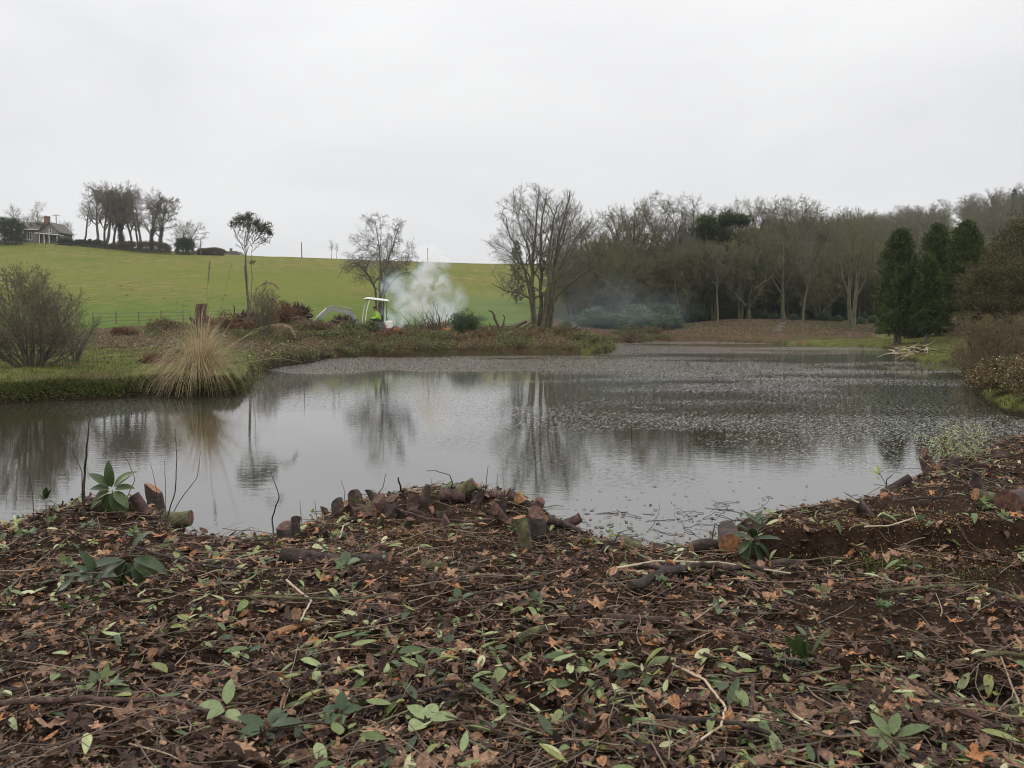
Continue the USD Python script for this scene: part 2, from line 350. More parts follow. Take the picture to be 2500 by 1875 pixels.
def normals_of(v, f):
    t = np.vstack([f[:, [0, 1, 2]], f[:, [0, 2, 3]]])
    n = np.zeros_like(v)
    fn = np.cross(v[t[:, 1]] - v[t[:, 0]], v[t[:, 2]] - v[t[:, 0]])
    for k in range(3):
        np.add.at(n, t[:, k], fn)
    return unit(n)

def sub(v, f, n, keep):
    f = f[keep]
    ids, inv = np.unique(f.ravel(), return_inverse=True)
    return (v[ids], inv.reshape(f.shape)), n[ids]

def put_ground(v, f, n, keep, name, mat, label):
    if keep.any():
        m, nn = sub(v, f, n, keep)
        tag(obj(name, m, mat, normals=nn), label, None, None, 'structure')

R_SPLIT = 15.0
v, f = sheet(-58, 58, 400, .8, R_SPLIT, 420)
n = normals_of(v, f)
cx = v[f].mean(1)
put_ground(v, f, n, np.ones(len(f), bool), 'near_bank', 'near_soil', 'dark brown soil of the near bank under the leaf litter')
v, f = sheet(-58, 58, 420, R_SPLIT, 1000, 330)
n = normals_of(v, f)
c = v[f].mean(1)
az = np.degrees(np.arctan2(c[:, 0], c[:, 1])); r = np.hypot(c[:, 0], c[:, 1])
wob = (meshkit.fbm(np.stack([c[:, 0] * .15, c[:, 1] * .15, 0 * r], -1), 3, 21) - .5) * 16
wooded = (az + wob * .15 > 2.0) & (r > 92 - 8 * smooth01((8.5 - az) / 2) + wob * .4) & ~((az < 12) & (r > 160) & (r < 330) & False)
field = ~wooded & (r + wob * .5 > 80 + 25 * smooth01((az + 1) / 4)) & (az < 9)
pen = ~wooded & ~field & (c[:, 1] > 38 + wob * .35 - c[:, 0] * .2) & (az < 4.5)
mound = ~wooded & ~field & ~pen & (r > 75) & (az < 23)
lawn = ~(wooded | field | pen | mound)
put_ground(v, f, n, field, 'pasture', 'pasture', 'green grazed field rising to the skyline behind the digger')
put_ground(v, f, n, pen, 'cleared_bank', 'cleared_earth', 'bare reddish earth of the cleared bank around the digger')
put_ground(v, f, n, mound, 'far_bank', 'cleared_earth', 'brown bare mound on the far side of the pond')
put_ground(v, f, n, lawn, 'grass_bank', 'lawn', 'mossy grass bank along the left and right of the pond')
put_ground(v, f, n, wooded, 'wooded_hillside', 'wood_floor', 'brown floor of the wood and the wooded hill on the right')
v, f = sheet(58, 302, 120, .8, 1000, 60)
n = normals_of(v, f)
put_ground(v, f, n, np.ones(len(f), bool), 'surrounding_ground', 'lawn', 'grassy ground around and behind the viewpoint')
# small disc under the viewpoint
a = np.linspace(0, 2 * math.pi, 49)[:-1]
dv = np.vstack([[0, 0, H([0], [.3])[0]], np.stack([np.sin(a) * .8, np.cos(a) * .8, H(np.sin(a) * .8, np.cos(a) * .8)], -1)])
df = np.array([[0, (k + 1) % 48 + 1, k + 1] for k in range(48)])
tag(obj('viewpoint_ground', (dv, df), 'near_soil'), 'soil under the viewpoint', None, None, 'structure')

# ---------------------------------------------------------------- water
M['water'] = usdkit.material(stage, '/World/Looks/water', {
    'g': ('geometry', {}),
    'm1': ('mapping', {'scale': (1.1, 3.2, 1.0), 'rotation': (0, 0, 0.15)}), 'n1': ('noise_texture', {'scale': 2.2, 'detail': 3.0, 'roughness': .55}),
    'm2': ('mapping', {'scale': (1.0, 2.2, 1.0), 'rotation': (0, 0, -0.25)}), 'n2': ('noise_texture', {'scale': 11.0, 'detail': 2.0, 'roughness': .5}),
    'sp': ('separate_xyz', {}),
    'mx_': ('math', {'math_type': 'multiply', 'value2': 0.55}), 'ad': ('math', {'math_type': 'add'}),
    'nw': ('noise_texture', {'scale': .12, 'detail': 3.0}), 'nwr': ('map_range', {'from_min': .35, 'from_max': .65, 'to_min': -9, 'to_max': 9}), 'ad2': ('math', {'math_type': 'add'}),
    'wind': ('map_range', {'from_min': 15, 'from_max': 27, 'to_min': .02, 'to_max': .75, 'clamp': True}), 'spk': ('map_range', {'from_min': .57, 'from_max': .74, 'to_min': 0, 'to_max': 1.5, 'clamp': True}),
    'h2': ('math', {'math_type': 'multiply'}), 'h1': ('math', {'math_type': 'multiply', 'value2': .30}), 'hs': ('math', {'math_type': 'add'}),
    'b': ('bump', {'strength': 1.0, 'distance': .0042}),
    'fr': ('fresnel', {'IOR': 3.1}), 'gl': ('glossy_bsdf', {'color': (.98, .98, 1.0), 'roughness': .012}), 'di': ('diffuse_bsdf', {'color': (.012, .011, .007)}), 'mc': ('mix_closure', {}),
}, [('g.position', 'm1.vector'), ('m1.vector', 'n1.vector'), ('g.position', 'm2.vector'), ('m2.vector', 'n2.vector'), ('g.position', 'sp.vector'), ('g.position', 'nw.vector'), ('nw.fac', 'nwr.value'),
    ('sp.x', 'mx_.value1'), ('mx_.value', 'ad.value1'), ('sp.y', 'ad.value2'), ('ad.value', 'ad2.value1'), ('nwr.result', 'ad2.value2'), ('ad2.value', 'wind.value'),
    ('n2.fac', 'spk.value'), ('spk.result', 'h2.value1'), ('wind.result', 'h2.value2'), ('n1.fac', 'h1.value1'), ('h2.value', 'hs.value1'), ('h1.value', 'hs.value2'), ('hs.value', 'b.height'),
    ('b.normal', 'fr.normal'), ('b.normal', 'gl.normal'), ('fr.fac', 'mc.fac'), ('di.BSDF', 'mc.closure1'), ('gl.BSDF', 'mc.closure2')], surface='mc.closure')
wv = pond.buffer(1.2).exterior
tri_v, tri_f = trimesh.creation.triangulate_polygon(pond.buffer(1.0).simplify(.05), engine='earcut')
wv = np.column_stack([tri_v, np.zeros(len(tri_v))])
nz = np.cross(wv[tri_f[:, 1]] - wv[tri_f[:, 0]], wv[tri_f[:, 2]] - wv[tri_f[:, 0]])[:, 2]
tri_f[nz < 0] = tri_f[nz < 0][:, ::-1]
tag(obj('pond_water', (wv, tri_f), 'water'), 'still dark pond reflecting the pale sky and bare trees', None, None, 'structure')
# ---------------------------------------------------------------- branches, foliage
def tubes(P, R, sides, cap=False):
    """P (N, K, 3) polylines, R (N, K) radii -> one mesh of tapered tubes."""
    N, K, _ = P.shape
    T = np.gradient(P, axis=1) if K > 2 else np.repeat(P[:, 1:] - P[:, :1], 2, 1)
    T = unit(T)
    mean = unit(P[:, -1] - P[:, 0])
    ref = np.where(np.abs(mean[:, 2:]) < .75, [[0, 0, 1.0]], [[1.0, .02, 0]])
    A = unit(np.cross(T, ref[:, None]))
    B = np.cross(T, A)
    an = np.arange(sides) * 2 * math.pi / sides
    V = P[:, :, None] + R[:, :, None, None] * (np.cos(an)[None, None, :, None] * A[:, :, None] + np.sin(an)[None, None, :, None] * B[:, :, None])
    i, j, k = np.meshgrid(np.arange(N), np.arange(K - 1), np.arange(sides), indexing='ij')
    b = i * K * sides + j * sides
    k2 = (k + 1) % sides
    q = np.stack([b + k, b + k2, b + sides + k2, b + sides + k], -1).reshape(-1, 4)
    F = np.vstack([q[:, [0, 1, 2]], q[:, [0, 2, 3]]])
    V = V.reshape(-1, 3)
    if cap:
        c0 = len(V)
        V = np.vstack([V, P[:, 0], P[:, -1]])
        fs = []
        for m in range(N):
            o, e = m * K * sides, m * K * sides + (K - 1) * sides
            for a in range(sides):
                fs.append([o + (a + 1) % sides, o + a, c0 + m]); fs.append([e + a, e + (a + 1) % sides, c0 + N + m])
        F = np.vstack([F, fs])
    return V, F

def spikes(P0, P1, R):
    """thin three sided tapering twigs."""
    N = len(P0)
    T = unit(P1 - P0)
    A = unit(np.cross(T, np.where(np.abs(T[:, 2:]) < .8, [[0, 0, 1.0]], [[1.0, 0, 0]])))
    B = np.cross(T, A)
    ring = [P0 + R[:, None] * (math.cos(a) * A + math.sin(a) * B) for a in (0, 2.094, 4.189)]
    V = np.stack(ring + [P1], 1).reshape(-1, 3)
    b = np.arange(N)[:, None] * 4
    F = np.concatenate([b + [0, 1, 3], b + [1, 2, 3], b + [2, 0, 3]])
    return V, F

def grow(rng, P0, D, L, R0, K, wander, up, tip=.25):
    """polylines from P0 along D, wandering and bending towards or away from the sky."""
    N = len(P0)
    d = unit(D); pts = [P0]
    st = (L / (K - 1))[:, None]
    for k in range(K - 1):
        pts.append(pts[-1] + d * st)
        d = unit(d + rng.normal(0, wander, (N, 3)) + np.array([0, 0, up]))
    t = np.linspace(0, 1, K)
    return np.stack(pts, 1), R0[:, None] * (1 - (1 - tip) * t[None])

def shoots(rng, P, R, n, t0, t1, ang, ang_sd, lf, taper, rr, rmin=.004, env=None, flat=0.0, Lpar=None):
    """n side shoots on every polyline: starts, directions, lengths, radii."""
    N, K, _ = P.shape
    Lp = np.linalg.norm(np.diff(P, axis=1), axis=-1).sum(1) if Lpar is None else Lpar
    t = (np.arange(n)[None] + rng.random((N, n))) / n * (t1 - t0) + t0
    s = t * (K - 1); i = np.minimum(s.astype(int), K - 2); w = (s - i)[..., None]
    rows = np.arange(N)[:, None]
    st = P[rows, i] * (1 - w) + P[rows, i + 1] * w
    tan = unit(P[rows, i + 1] - P[rows, i])
    rad = R[rows, i] * (1 - w[..., 0]) + R[rows, i + 1] * w[..., 0]
    a = rng.normal(ang, ang_sd, (N, n)) * math.pi / 180
    phi = rng.random((N, 1)) * 6.28 + np.arange(n)[None] * 2.4 + rng.normal(0, .5, (N, n))
    ref = np.where(np.abs(tan[..., 2:]) < .9, [0, 0, 1.0], [1.0, 0, 0])
    A = unit(np.cross(tan, ref)); B = np.cross(tan, A)
    d = np.cos(a)[..., None] * tan + np.sin(a)[..., None] * (np.cos(phi)[..., None] * A + np.sin(phi)[..., None] * B)
    d[..., 2] *= 1 - flat
    L = Lp[:, None] * lf * (1 - taper * t) * rng.uniform(.65, 1.2, (N, n))
    r = np.maximum(rmin, np.minimum(rad * rr, rad * .9))
    st, d, L, r = st.reshape(-1, 3), unit(d.reshape(-1, 3)), L.ravel(), r.ravel()
    if env is not None:
        c, e = env
        L = np.minimum(L, ray_out(st, d, c, e) * rng.uniform(.6, 1.1, len(L)))
        ok = L > .12
        st, d, L, r = st[ok], d[ok], L[ok], r[ok]
    return st, d, L, r

def ray_out(p, d, c, e):
    q, w = (p - c) / e, d / e
    a = (w * w).sum(1); b = (q * w).sum(1); k = (q * q).sum(1) - 1
    disc = b * b - a * k
    return np.where(disc > 0, (-b + np.sqrt(np.maximum(disc, 0))) / a, .05)

def leaf_cloud(rng, centres, radii, n, length, width, up=.3):
    """leaf sized quads, spread through small clumps."""
    N = len(centres)
    c = np.repeat(centres, n, 0); r = np.repeat(np.broadcast_to(radii, (N,)), n)
    u = unit(rng.normal(0, 1, (N * n, 3))) * (rng.random((N * n, 1)) ** .45)
    p = c + u * r[:, None] * [1, 1, .75]
    d = unit(rng.normal(0, 1, p.shape) + u * .8 + [0, 0, up])
    s = unit(np.cross(d, rng.normal(0, 1, p.shape)))
    L = length * rng.uniform(.6, 1.3, (len(p), 1)); Wd = width * rng.uniform(.6, 1.3, (len(p), 1))
    nrm = np.cross(d, s)
    V = np.stack([p, p + d * L * .5 + s * Wd * .5 + nrm * Wd * .2, p + d * L, p + d * L * .5 - s * Wd * .5 + nrm * Wd * .2], 1).reshape(-1, 3)
    b = np.arange(len(p))[:, None] * 4
    return V, np.vstack([b + [0, 1, 2], b + [0, 2, 3]])

def bare_tree(seed, height=12.0, stems=1, fork=.28, spread=.42, n1=9, n2=7, n3=6, n4=5, n5=3, wander=.13, ang=42, trunk_r=.26, up=.05, twig_r=.010, low=.30, top_flat=1.0, lean=0.0, stem_len=.8, lf1=.55, lf2=.5):
    """returns trunk, branches and twigs of a leafless tree standing at the origin."""
    rng = np.random.default_rng(seed)
    env = (np.array([lean * height * .5, 0, height * (low + (1 - low) * .5)]), np.array([height * spread, height * spread, height * (1 - low) * .5 * top_flat]))
    th = rng.random() * 6.28 + np.arange(stems) * 6.28 / stems
    P0 = np.stack([np.cos(th) * trunk_r * .7 * (stems > 1), np.sin(th) * trunk_r * .7 * (stems > 1), np.full(stems, -.3)], -1)
    D = np.stack([np.cos(th) * .16 * (stems > 1) + rng.normal(0, .04, stems) + lean * .5, np.sin(th) * .16 * (stems > 1) + rng.normal(0, .04, stems), np.ones(stems)], -1)
    L0 = height * stem_len * rng.uniform(.88, 1.05, stems)
    A, RA = grow(rng, P0, D, L0, np.full(stems, trunk_r), 9, wander * .45, .02, .22)
    RA[:, 0] *= 1.35
    s = shoots(rng, A, RA, n1, fork, .98, ang, 9, lf1, .45, .62, .02, env)
    B_, RB = grow(rng, *s, 7, wander, up)
    s = shoots(rng, B_, RB, n2, .2, 1.0, ang * .95, 12, lf2, .35, .62, .012, env)
    C_, RC = grow(rng, *s, 6, wander * 1.2, up)
    s = shoots(rng, C_, RC, n3, .15, 1.0, ang, 14, .52, .35, .62, twig_r, env)
    D_, RD = grow(rng, *s, 4, wander * 1.2, up * .5)
    s = shoots(rng, D_, RD, n4, .1, 1.0, 40, 15, .6, .3, .7, twig_r * .8, env)
    E_, RE = grow(rng, *s, 3, wander, 0)
    s4 = shoots(rng, E_, RE, n5, .1, 1.0, 38, 15, .7, .3, .8, twig_r * .7) if n5 else None
    trunk = tubes(A, RA, 8)
    br = join(tubes(B_, RB, 6), tubes(C_, RC, 5))
    tw = [tubes(D_, RD, 3), spikes(E_[:, 0], E_[:, -1], RE[:, 0])]
    if n5:
        st, d, L, r = s4
        tw.append(spikes(st, st + d * L[:, None], r))
    tw = join(*tw)
    k = height / tw[0][:, 2].max()
    for m in (trunk, br, tw):
        m[0][:] *= k
    return trunk, br, tw, A * k, B_

def tree_thing(name, label, cat, parts, loc, rotz, scale, group=None, bark='bark_grey', twig='twig_brown', ivy=None, seed=0):
    t = thing(name, label, cat, loc, rotz, scale, group)
    obj('trunk', parts[0], bark, t, True)
    obj('branches', parts[1], bark, t, True)
    obj('twigs', parts[2], twig, t)
    if ivy:
        rng = np.random.default_rng(seed)
        A = parts[3]
        c = []
        for a in A:
            tt = rng.uniform(.03, ivy, 70) * (len(a) - 1); i = tt.astype(int); w = (tt - i)[:, None]
            c.append(a[i] * (1 - w) + a[np.minimum(i + 1, len(a) - 1)] * w)
        c = np.vstack(c)
        h = np.abs(c[:, 2])
        obj('ivy', leaf_cloud(rng, c, .55 * (1 - .4 * h / (h.max() + 1)), 26, .16, .13), 'ivy_leaf', t)
    return t

tree_h = {}
def stand(kind, proto_h, u, d, top_v):
    p = place(u, d)
    zt = W(u, top_v, d)[2]
    return p, (zt - p[2]) / proto_h

rngT = np.random.default_rng(77)
# kinds of leafless tree
kinds = {
    'oak': dict(seed=11, height=12, spread=.46, fork=.38, n1=10, n2=8, n3=6, n4=5, n5=3, wander=.22, ang=50, low=.34, trunk_r=.25, twig_r=.009, up=.03),
    'oak_b': dict(seed=12, height=12, spread=.42, fork=.42, n1=10, n2=8, n3=6, n4=5, n5=3, wander=.24, ang=46, low=.36, trunk_r=.24, twig_r=.009, up=.04),
    'beech': dict(seed=13, height=13, spread=.30, fork=.22, n1=13, n2=8, n3=6, n4=4, n5=3, wander=.11, ang=38, low=.2, trunk_r=.26, up=.10),
    'ash': dict(seed=14, height=14, spread=.30, fork=.30, stems=2, n1=9, n2=7, n3=6, n4=4, n5=3, wander=.12, ang=34, low=.25, trunk_r=.24, up=.12),
    'fine': dict(seed=15, height=9, spread=.45, fork=.10, stems=3, n1=9, n2=7, n3=6, n4=5, n5=3, twig_r=.012, wander=.14, ang=44, low=.06, trunk_r=.13, up=.07),
    'lime': dict(seed=16, height=13, spread=.34, fork=.16, n1=14, n2=8, n3=6, n4=5, n5=3, twig_r=.012, wander=.13, ang=48, low=.12, trunk_r=.26, up=.10),
    'dome': dict(seed=18, height=13, spread=.36, fork=.2, n1=14, n2=8, n3=7, n4=5, n5=3, wander=.17, ang=46, low=.2, trunk_r=.22, twig_r=.018, up=.06),
    'slim': dict(seed=17, height=12, spread=.17, fork=.35, n1=12, n2=6, n3=5, n4=4, n5=3, wander=.1, ang=36, low=.3, trunk_r=.15, up=.12),
}
built, first = {}, {}
for k, a in kinds.items():
    built[k] = bare_tree(**a); tree_h[k] = a['height']
def wood_tree(kind, u, d, top_v, label, group=None, bark='bark_moss', twig='twig_olive', ivy=None, name='bare_tree', wide=1.0):
    p, s = stand(kind, tree_h[kind], u, d, top_v)
    key = (kind, ivy)
    bark, twig = look[kind]
    rz = rngT.random() * 6.28
    sx = s * rngT.uniform(.95, 1.15) * wide
    if key not in first:
        first[key] = tree_thing(name, label, 'tree', built[kind], p, rz, (sx, sx, s), group, bark, twig, ivy, 5)
        return first[key]
    r = dup(first[key], p, rz, (sx, sx, s), label, group, None, name)
    if not group: r.ClearCustomDataByKey('group')
    return r
look = dict(oak=('bark_grey', 'twig_brown'), oak_b=('bark_grey', 'twig_grey'), beech=('bark_moss', 'twig_brown'), ash=('bark_moss', 'twig_olive'), fine=('bark_moss', 'twig_olive'), lime=('bark_moss', 'twig_olive'), slim=('bark_moss', 'twig_grey'), dome=('bark_grey', 'twig_brown'))

# ---- the wood across the pond: trees one can tell apart
for a in [
    ('oak', 1530, 104, 474, 'wide crowned leafless oak rising above the wood, next right of the big many stemmed tree', None, 'bark_grey', 'twig_brown', None),
    ('oak_b', 1640, 106, 458, 'tallest leafless oak of the wood with a twisted open crown against the sky', None, 'bark_grey', 'twig_brown', None),
    ('oak', 1700, 112, 490, 'leafless oak just left of the round evergreen crown in the wood', None, 'bark_grey', 'twig_brown', None),
    ('ash', 2082, 90, 497, 'tall bare tree with a dividing trunk at the water edge, left of the dark conifers', None, 'bark_moss', 'twig_brown', None),
    ('slim', 1960, 95, 560, 'slender bare tree with a pale trunk behind the right end of the brown mound', None, 'bark_moss', 'twig_olive', None),
    ('slim', 1752, 97, 585, 'slender bare tree behind the left half of the brown mound', None, 'bark_moss', 'twig_olive', None),
    ('lime', 1828, 98, 545, 'thick ivy wrapped bare tree behind the top of the brown mound', None, 'bark_moss', 'twig_olive', .75),
    ('beech', 1912, 99, 515, 'dark trunked bare tree behind the stepped path of the brown mound', None, 'bark_grey', 'twig_brown', None),
    ('lime', 1450, 100, 520, 'bare tree at the left end of the wood behind the big many stemmed tree', None, 'bark_moss', 'twig_olive', None),
    ('beech', 2232, 84, 528, 'bare tree rising between and behind the dark conifers', None, 'bark_grey', 'twig_brown', None)]:
    wood_tree(a[0], a[1], a[2], a[3], a[4], None, a[6], a[7], a[8])
back_extra = [(1735, 113, 500, 'lime'), (1790, 118, 502, 'beech'), (1765, 121, 498, 'ash'), (1835, 119, 486, 'lime'), (1860, 117, 484, 'beech'), (1895, 120, 480, 'lime'), (1925, 114, 482, 'beech'), (1965, 117, 488, 'lime'), (2000, 112, 505, 'beech'), (2030, 113, 515, 'lime'), (2105, 112, 520, 'lime'), (2140, 118, 530, 'beech'),
    (1500, 116, 515, 'lime'), (1545, 117, 490, 'beech'), (1585, 113, 495, 'lime'), (1655, 112, 480, 'lime'), (1705, 117, 500, 'beech'), (1425, 116, 535, 'beech'), (1385, 120, 570, 'lime'), (1430, 108, 545, 'lime'), (1500, 112, 505, 'beech'), (1560, 109, 500, 'lime'), (1620, 110, 480, 'lime'), (1665, 116, 490, 'beech'), (1720, 108, 540, 'lime'), (1770, 110, 560, 'beech'), (1820, 108, 520, 'ash'), (1930, 106, 530, 'lime'), (2060, 106, 560, 'lime'), (2110, 104, 580, 'beech'), (2150, 104, 575, 'lime'), (2195, 106, 570, 'beech'), (2250, 104, 580, 'lime'), (2340, 100, 590, 'lime'), (2400, 104, 570, 'beech')]
back = 'leafless trees packed in the wood across the pond'
for u, d, tv, k in [(1400, 112, 560, 'beech'), (1480, 118, 520, 'lime'), (1570, 120, 520, 'beech'), (1600, 114, 545, 'lime'), (1680, 124, 520, 'beech'), (1745, 122, 530, 'lime'), (1800, 116, 535, 'lime'), (1845, 112, 492, 'ash'), (1875, 110, 486, 'beech'),
                    (1915, 116, 482, 'lime'), (1945, 109, 488, 'beech'), (1985, 114, 500, 'lime'), (2010, 122, 520, 'ash'), (2040, 118, 540, 'beech'), (2120, 116, 540, 'lime'), (2160, 112, 555, 'beech'), (2200, 122, 545, 'lime'), (2270, 116, 540, 'ash'), (2320, 118, 560, 'beech')] + back_extra:
    wood_tree(k, u, d, tv - 8, 'tall leafless tree standing deep in the wood, its crown in the skyline', back, 'bark_moss', 'twig_olive' if rngT.random() < .5 else 'twig_brown')
for u, d, tv, k, lab in [(1470, 101, 560, 'lime', 'ivy clad bare tree at the left end of the wood'), (1600, 102, 545, 'lime', 'ivy clad bare tree below the tall oaks of the wood'), (1690, 101, 575, 'lime', 'ivy clad bare tree left of the brown mound, in front of the round evergreen crown'), (1890, 102, 560, 'lime', 'ivy clad bare tree behind the middle of the brown mound'), (2010, 101, 580, 'lime', 'ivy clad bare tree left of the tall dividing tree'), (2150, 99, 590, 'lime', 'ivy clad bare tree just left of the dark conifers'), (1545, 99, 590, 'lime', 'ivy clad low tree behind the blue smoke')]:
    wood_tree(k, u, d, tv, lab, None, ivy=.75)
low = 'thin low trees along the front of the wood'
for i in range(54):
    u = 1385 + i * 15 + rngT.uniform(-10, 10)
    if u > 2150: continue
    wood_tree('fine', u, 98 + rngT.uniform(0, 10) - (3 if u < 1560 else 0), rngT.uniform(560, 665), 'low densely twigged bare tree along the front of the wood', low, 'bark_moss', 'twig_olive' if i % 3 else 'twig_grey')
# ---- wooded hill on the right: bare crowns and a few pointed conifers
hill = 'bare trees on the misty wooded hill at the right'
for i in range(345):
    az_, d = (rngT.uniform(.12, .62), rngT.uniform(115, 520)) if i < 290 else (rngT.uniform(.30, .64), rngT.uniform(240, 480))
    if d < (130 if az_ < .30 else 170 if az_ < .38 else 250): continue
    x, y = math.sin(az_) * d, math.cos(az_) * d
    p = np.array([x, y, H([x], [y])[0] - .3])
    k = ['lime', 'beech', 'fine', 'oak'][rngT.integers(4)]
    s = rngT.uniform(10, 17) / tree_h[k]
    if True:
        # keep the crowns at or under the skyline that the hill shows
        lim = 545 - 80 * (az_ - .33) / .22
        zmax = EYE + d * (318 - lim * .4096) / FOC
        s = min(s, max(5, zmax - p[2]) / tree_h[k])
        dup(first[(k, None)], p, rngT.random() * 6, (s * 1.25, s * 1.25, s), 'bare tree on the misty wooded hill at the right', hill, None, 'hillside_tree')

# ---- the big many stemmed tree on the bank
def explicit_tree(seed, stems, radii, env, n=(11, 8, 7, 5, 3), ang=36, wander=.10, up=.08, twig_r=.008, t0=.22, lf=(.42, .5), tip=.12):
    rng = np.random.default_rng(seed)
    P = np.array(stems, float)
    K = 12
    tt = np.linspace(0, 1, K) * (P.shape[1] - 1); i = np.minimum(tt.astype(int), P.shape[1] - 2); w = (tt - i)[None, :, None]
    A = P[:, i] * (1 - w) + P[:, i + 1] * w
    A[:, 1:] += rng.normal(0, .05, A[:, 1:].shape)
    RA = np.array(radii)[:, None] * (1 - (1 - tip) * np.linspace(0, 1, K)[None] ** .8)
    s = shoots(rng, A, RA, n[0], t0, 1.0, ang, 9, lf[0], .4, .5, .02, env)
    B_, RB = grow(rng, *s, 7, wander, up)
    s = shoots(rng, B_, RB, n[1], .15, 1.0, ang, 12, lf[1], .35, .6, .012, env)
    C_, RC = grow(rng, *s, 6, wander * 1.2, up)
    s = shoots(rng, C_, RC, n[2], .12, 1.0, ang, 14, .5, .35, .62, twig_r, env)
    D_, RD = grow(rng, *s, 4, wander * 1.2, up * .5)
    s = shoots(rng, D_, RD, n[3], .1, 1.0, 38, 15, .6, .3, .7, twig_r * .8, env)
    E_, RE = grow(rng, *s, 3, wander, 0)
    st, d, L, r = shoots(rng, E_, RE, n[4], .1, 1.0, 36, 15, .7, .3, .8, twig_r * .7)
    return tubes(A, RA, 9), join(tubes(B_, RB, 6), tubes(C_, RC, 5)), join(tubes(D_, RD, 3), spikes(E_[:, 0], E_[:, -1], RE[:, 0]), spikes(st, st + d * L[:, None], r)), A, B_

def px_tree(u0, d, base_v, polylines, radii, seed, env_px, **kw):
    """stems given as photograph pixels plus a depth offset; env_px = (u, v centre, half width, half height)."""
    base = place(u0, d)
    stems = []
    for line in polylines:
        stems.append([W(u, v, d + dy) - base for u, v, dy in line])
    k = max(len(s) for s in stems)
    out = []
    for s_ in stems:
        s_ = np.array(s_); t = np.linspace(0, len(s_) - 1, 6); i = np.minimum(t.astype(int), len(s_) - 2); w = (t - i)[:, None]
        out.append(s_[i] * (1 - w) + s_[i + 1] * w)
    for s_ in out:
        s_[0, 2] = -.3
    m = .4096 * d / FOC
    uc, vc, hw, hh = env_px
    c = W(uc, vc, d) - base
    return base, explicit_tree(seed, out, radii, (c, np.array([hw * m, hw * m * .9, hh * m])), **kw)

base, parts = px_tree(1318, 68, 805, [
    [(1306, 812, 0), (1302, 745, 0), (1300, 690, .1), (1305, 600, .3), (1310, 530, .4), (1318, 455, .5)],
    [(1314, 812, .3), (1322, 735, .6), (1322, 660, 1.0), (1318, 580, 1.6), (1330, 500, 2.0), (1335, 470, 2.2)],
    [(1322, 812, -.2), (1332, 740, -.5), (1340, 680, -.9), (1342, 600, -1.3), (1352, 540, -1.6), (1360, 500, -1.8)],
    [(1332, 812, 0), (1345, 735, 0), (1352, 670, .2), (1364, 590, .4), (1378, 530, .5), (1392, 465, .6)],
    [(1330, 812, .3), (1352, 735, .8), (1372, 705, 1.2), (1405, 680, 1.7), (1440, 650, 2.2), (1475, 610, 2.6)],
    [(1308, 812, -.2), (1300, 735, -.6), (1280, 718, -1), (1255, 712, -1.4), (1225, 705, -1.8), (1195, 690, -2.2)],
    [(1304, 740, 0), (1298, 680, -.8), (1272, 640, -1.4), (1240, 612, -1.9), (1205, 590, -2.2)],
    [(1306, 720, 0), (1300, 640, -.5), (1280, 580, -.8), (1262, 530, -1.0), (1250, 495, -1.2)],
    [(1345, 735, 0), (1358, 660, -.9), (1388, 610, -1.5), (1415, 570, -1.9), (1436, 535, -2.2)],
    [(1344, 720, 0), (1356, 640, .9), (1382, 570, 1.4), (1402, 520, 1.8), (1415, 490, 2.0)],
    [(1306, 812, .2), (1290, 690, .6), (1270, 630, 1.0), (1250, 580, 1.4), (1235, 540, 1.7), (1225, 515, 2)]],
    [.25, .21, .21, .25, .16, .14, .10, .10, .11, .10, .13], 31, (1318, 610, 150, 166), n=(10, 7, 6, 5, 3), ang=40, wander=.09, up=.05, twig_r=.0065, lf=(.52, .52))
tree_thing('many_stemmed_tree', 'big leafless tree with many stems from one base, on the bank right of the fire', 'tree', parts, base, 0, 1, None, 'bark_moss', 'twig_grey')

# willow like spreading tree behind the smoke
base, parts = px_tree(930, 80, 790, [
    [(928, 800, 0), (925, 740, 0), (928, 690, .2), (930, 640, .3), (925, 590, .5), (912, 540, .7)],
    [(930, 800, .2), (932, 720, .4), (945, 650, 1), (955, 610, 1.5), (968, 575, 2), (975, 550, 2.4)],
    [(926, 800, -.2), (915, 700, -.6), (895, 660, -1.2), (870, 640, -1.8), (840, 650, -2.2), (825, 680, -2.6)],
    [(930, 800, 0), (940, 710, -.5), (965, 680, -1.2), (990, 660, -1.6), (1010, 670, -2.0), (1025, 700, -2.4)]],
    [.17, .15, .12, .10], 32, (930, 625, 108, 112), n=(12, 8, 7, 5, 4), ang=50, wander=.26, up=.02, twig_r=.009, lf=(.5, .5))
tree_thing('spreading_bare_tree', 'spreading leafless tree with crooked branches behind the canopied digger and the smoke', 'tree', parts, base, 0, 1, None, 'bark_grey', 'twig_grey')

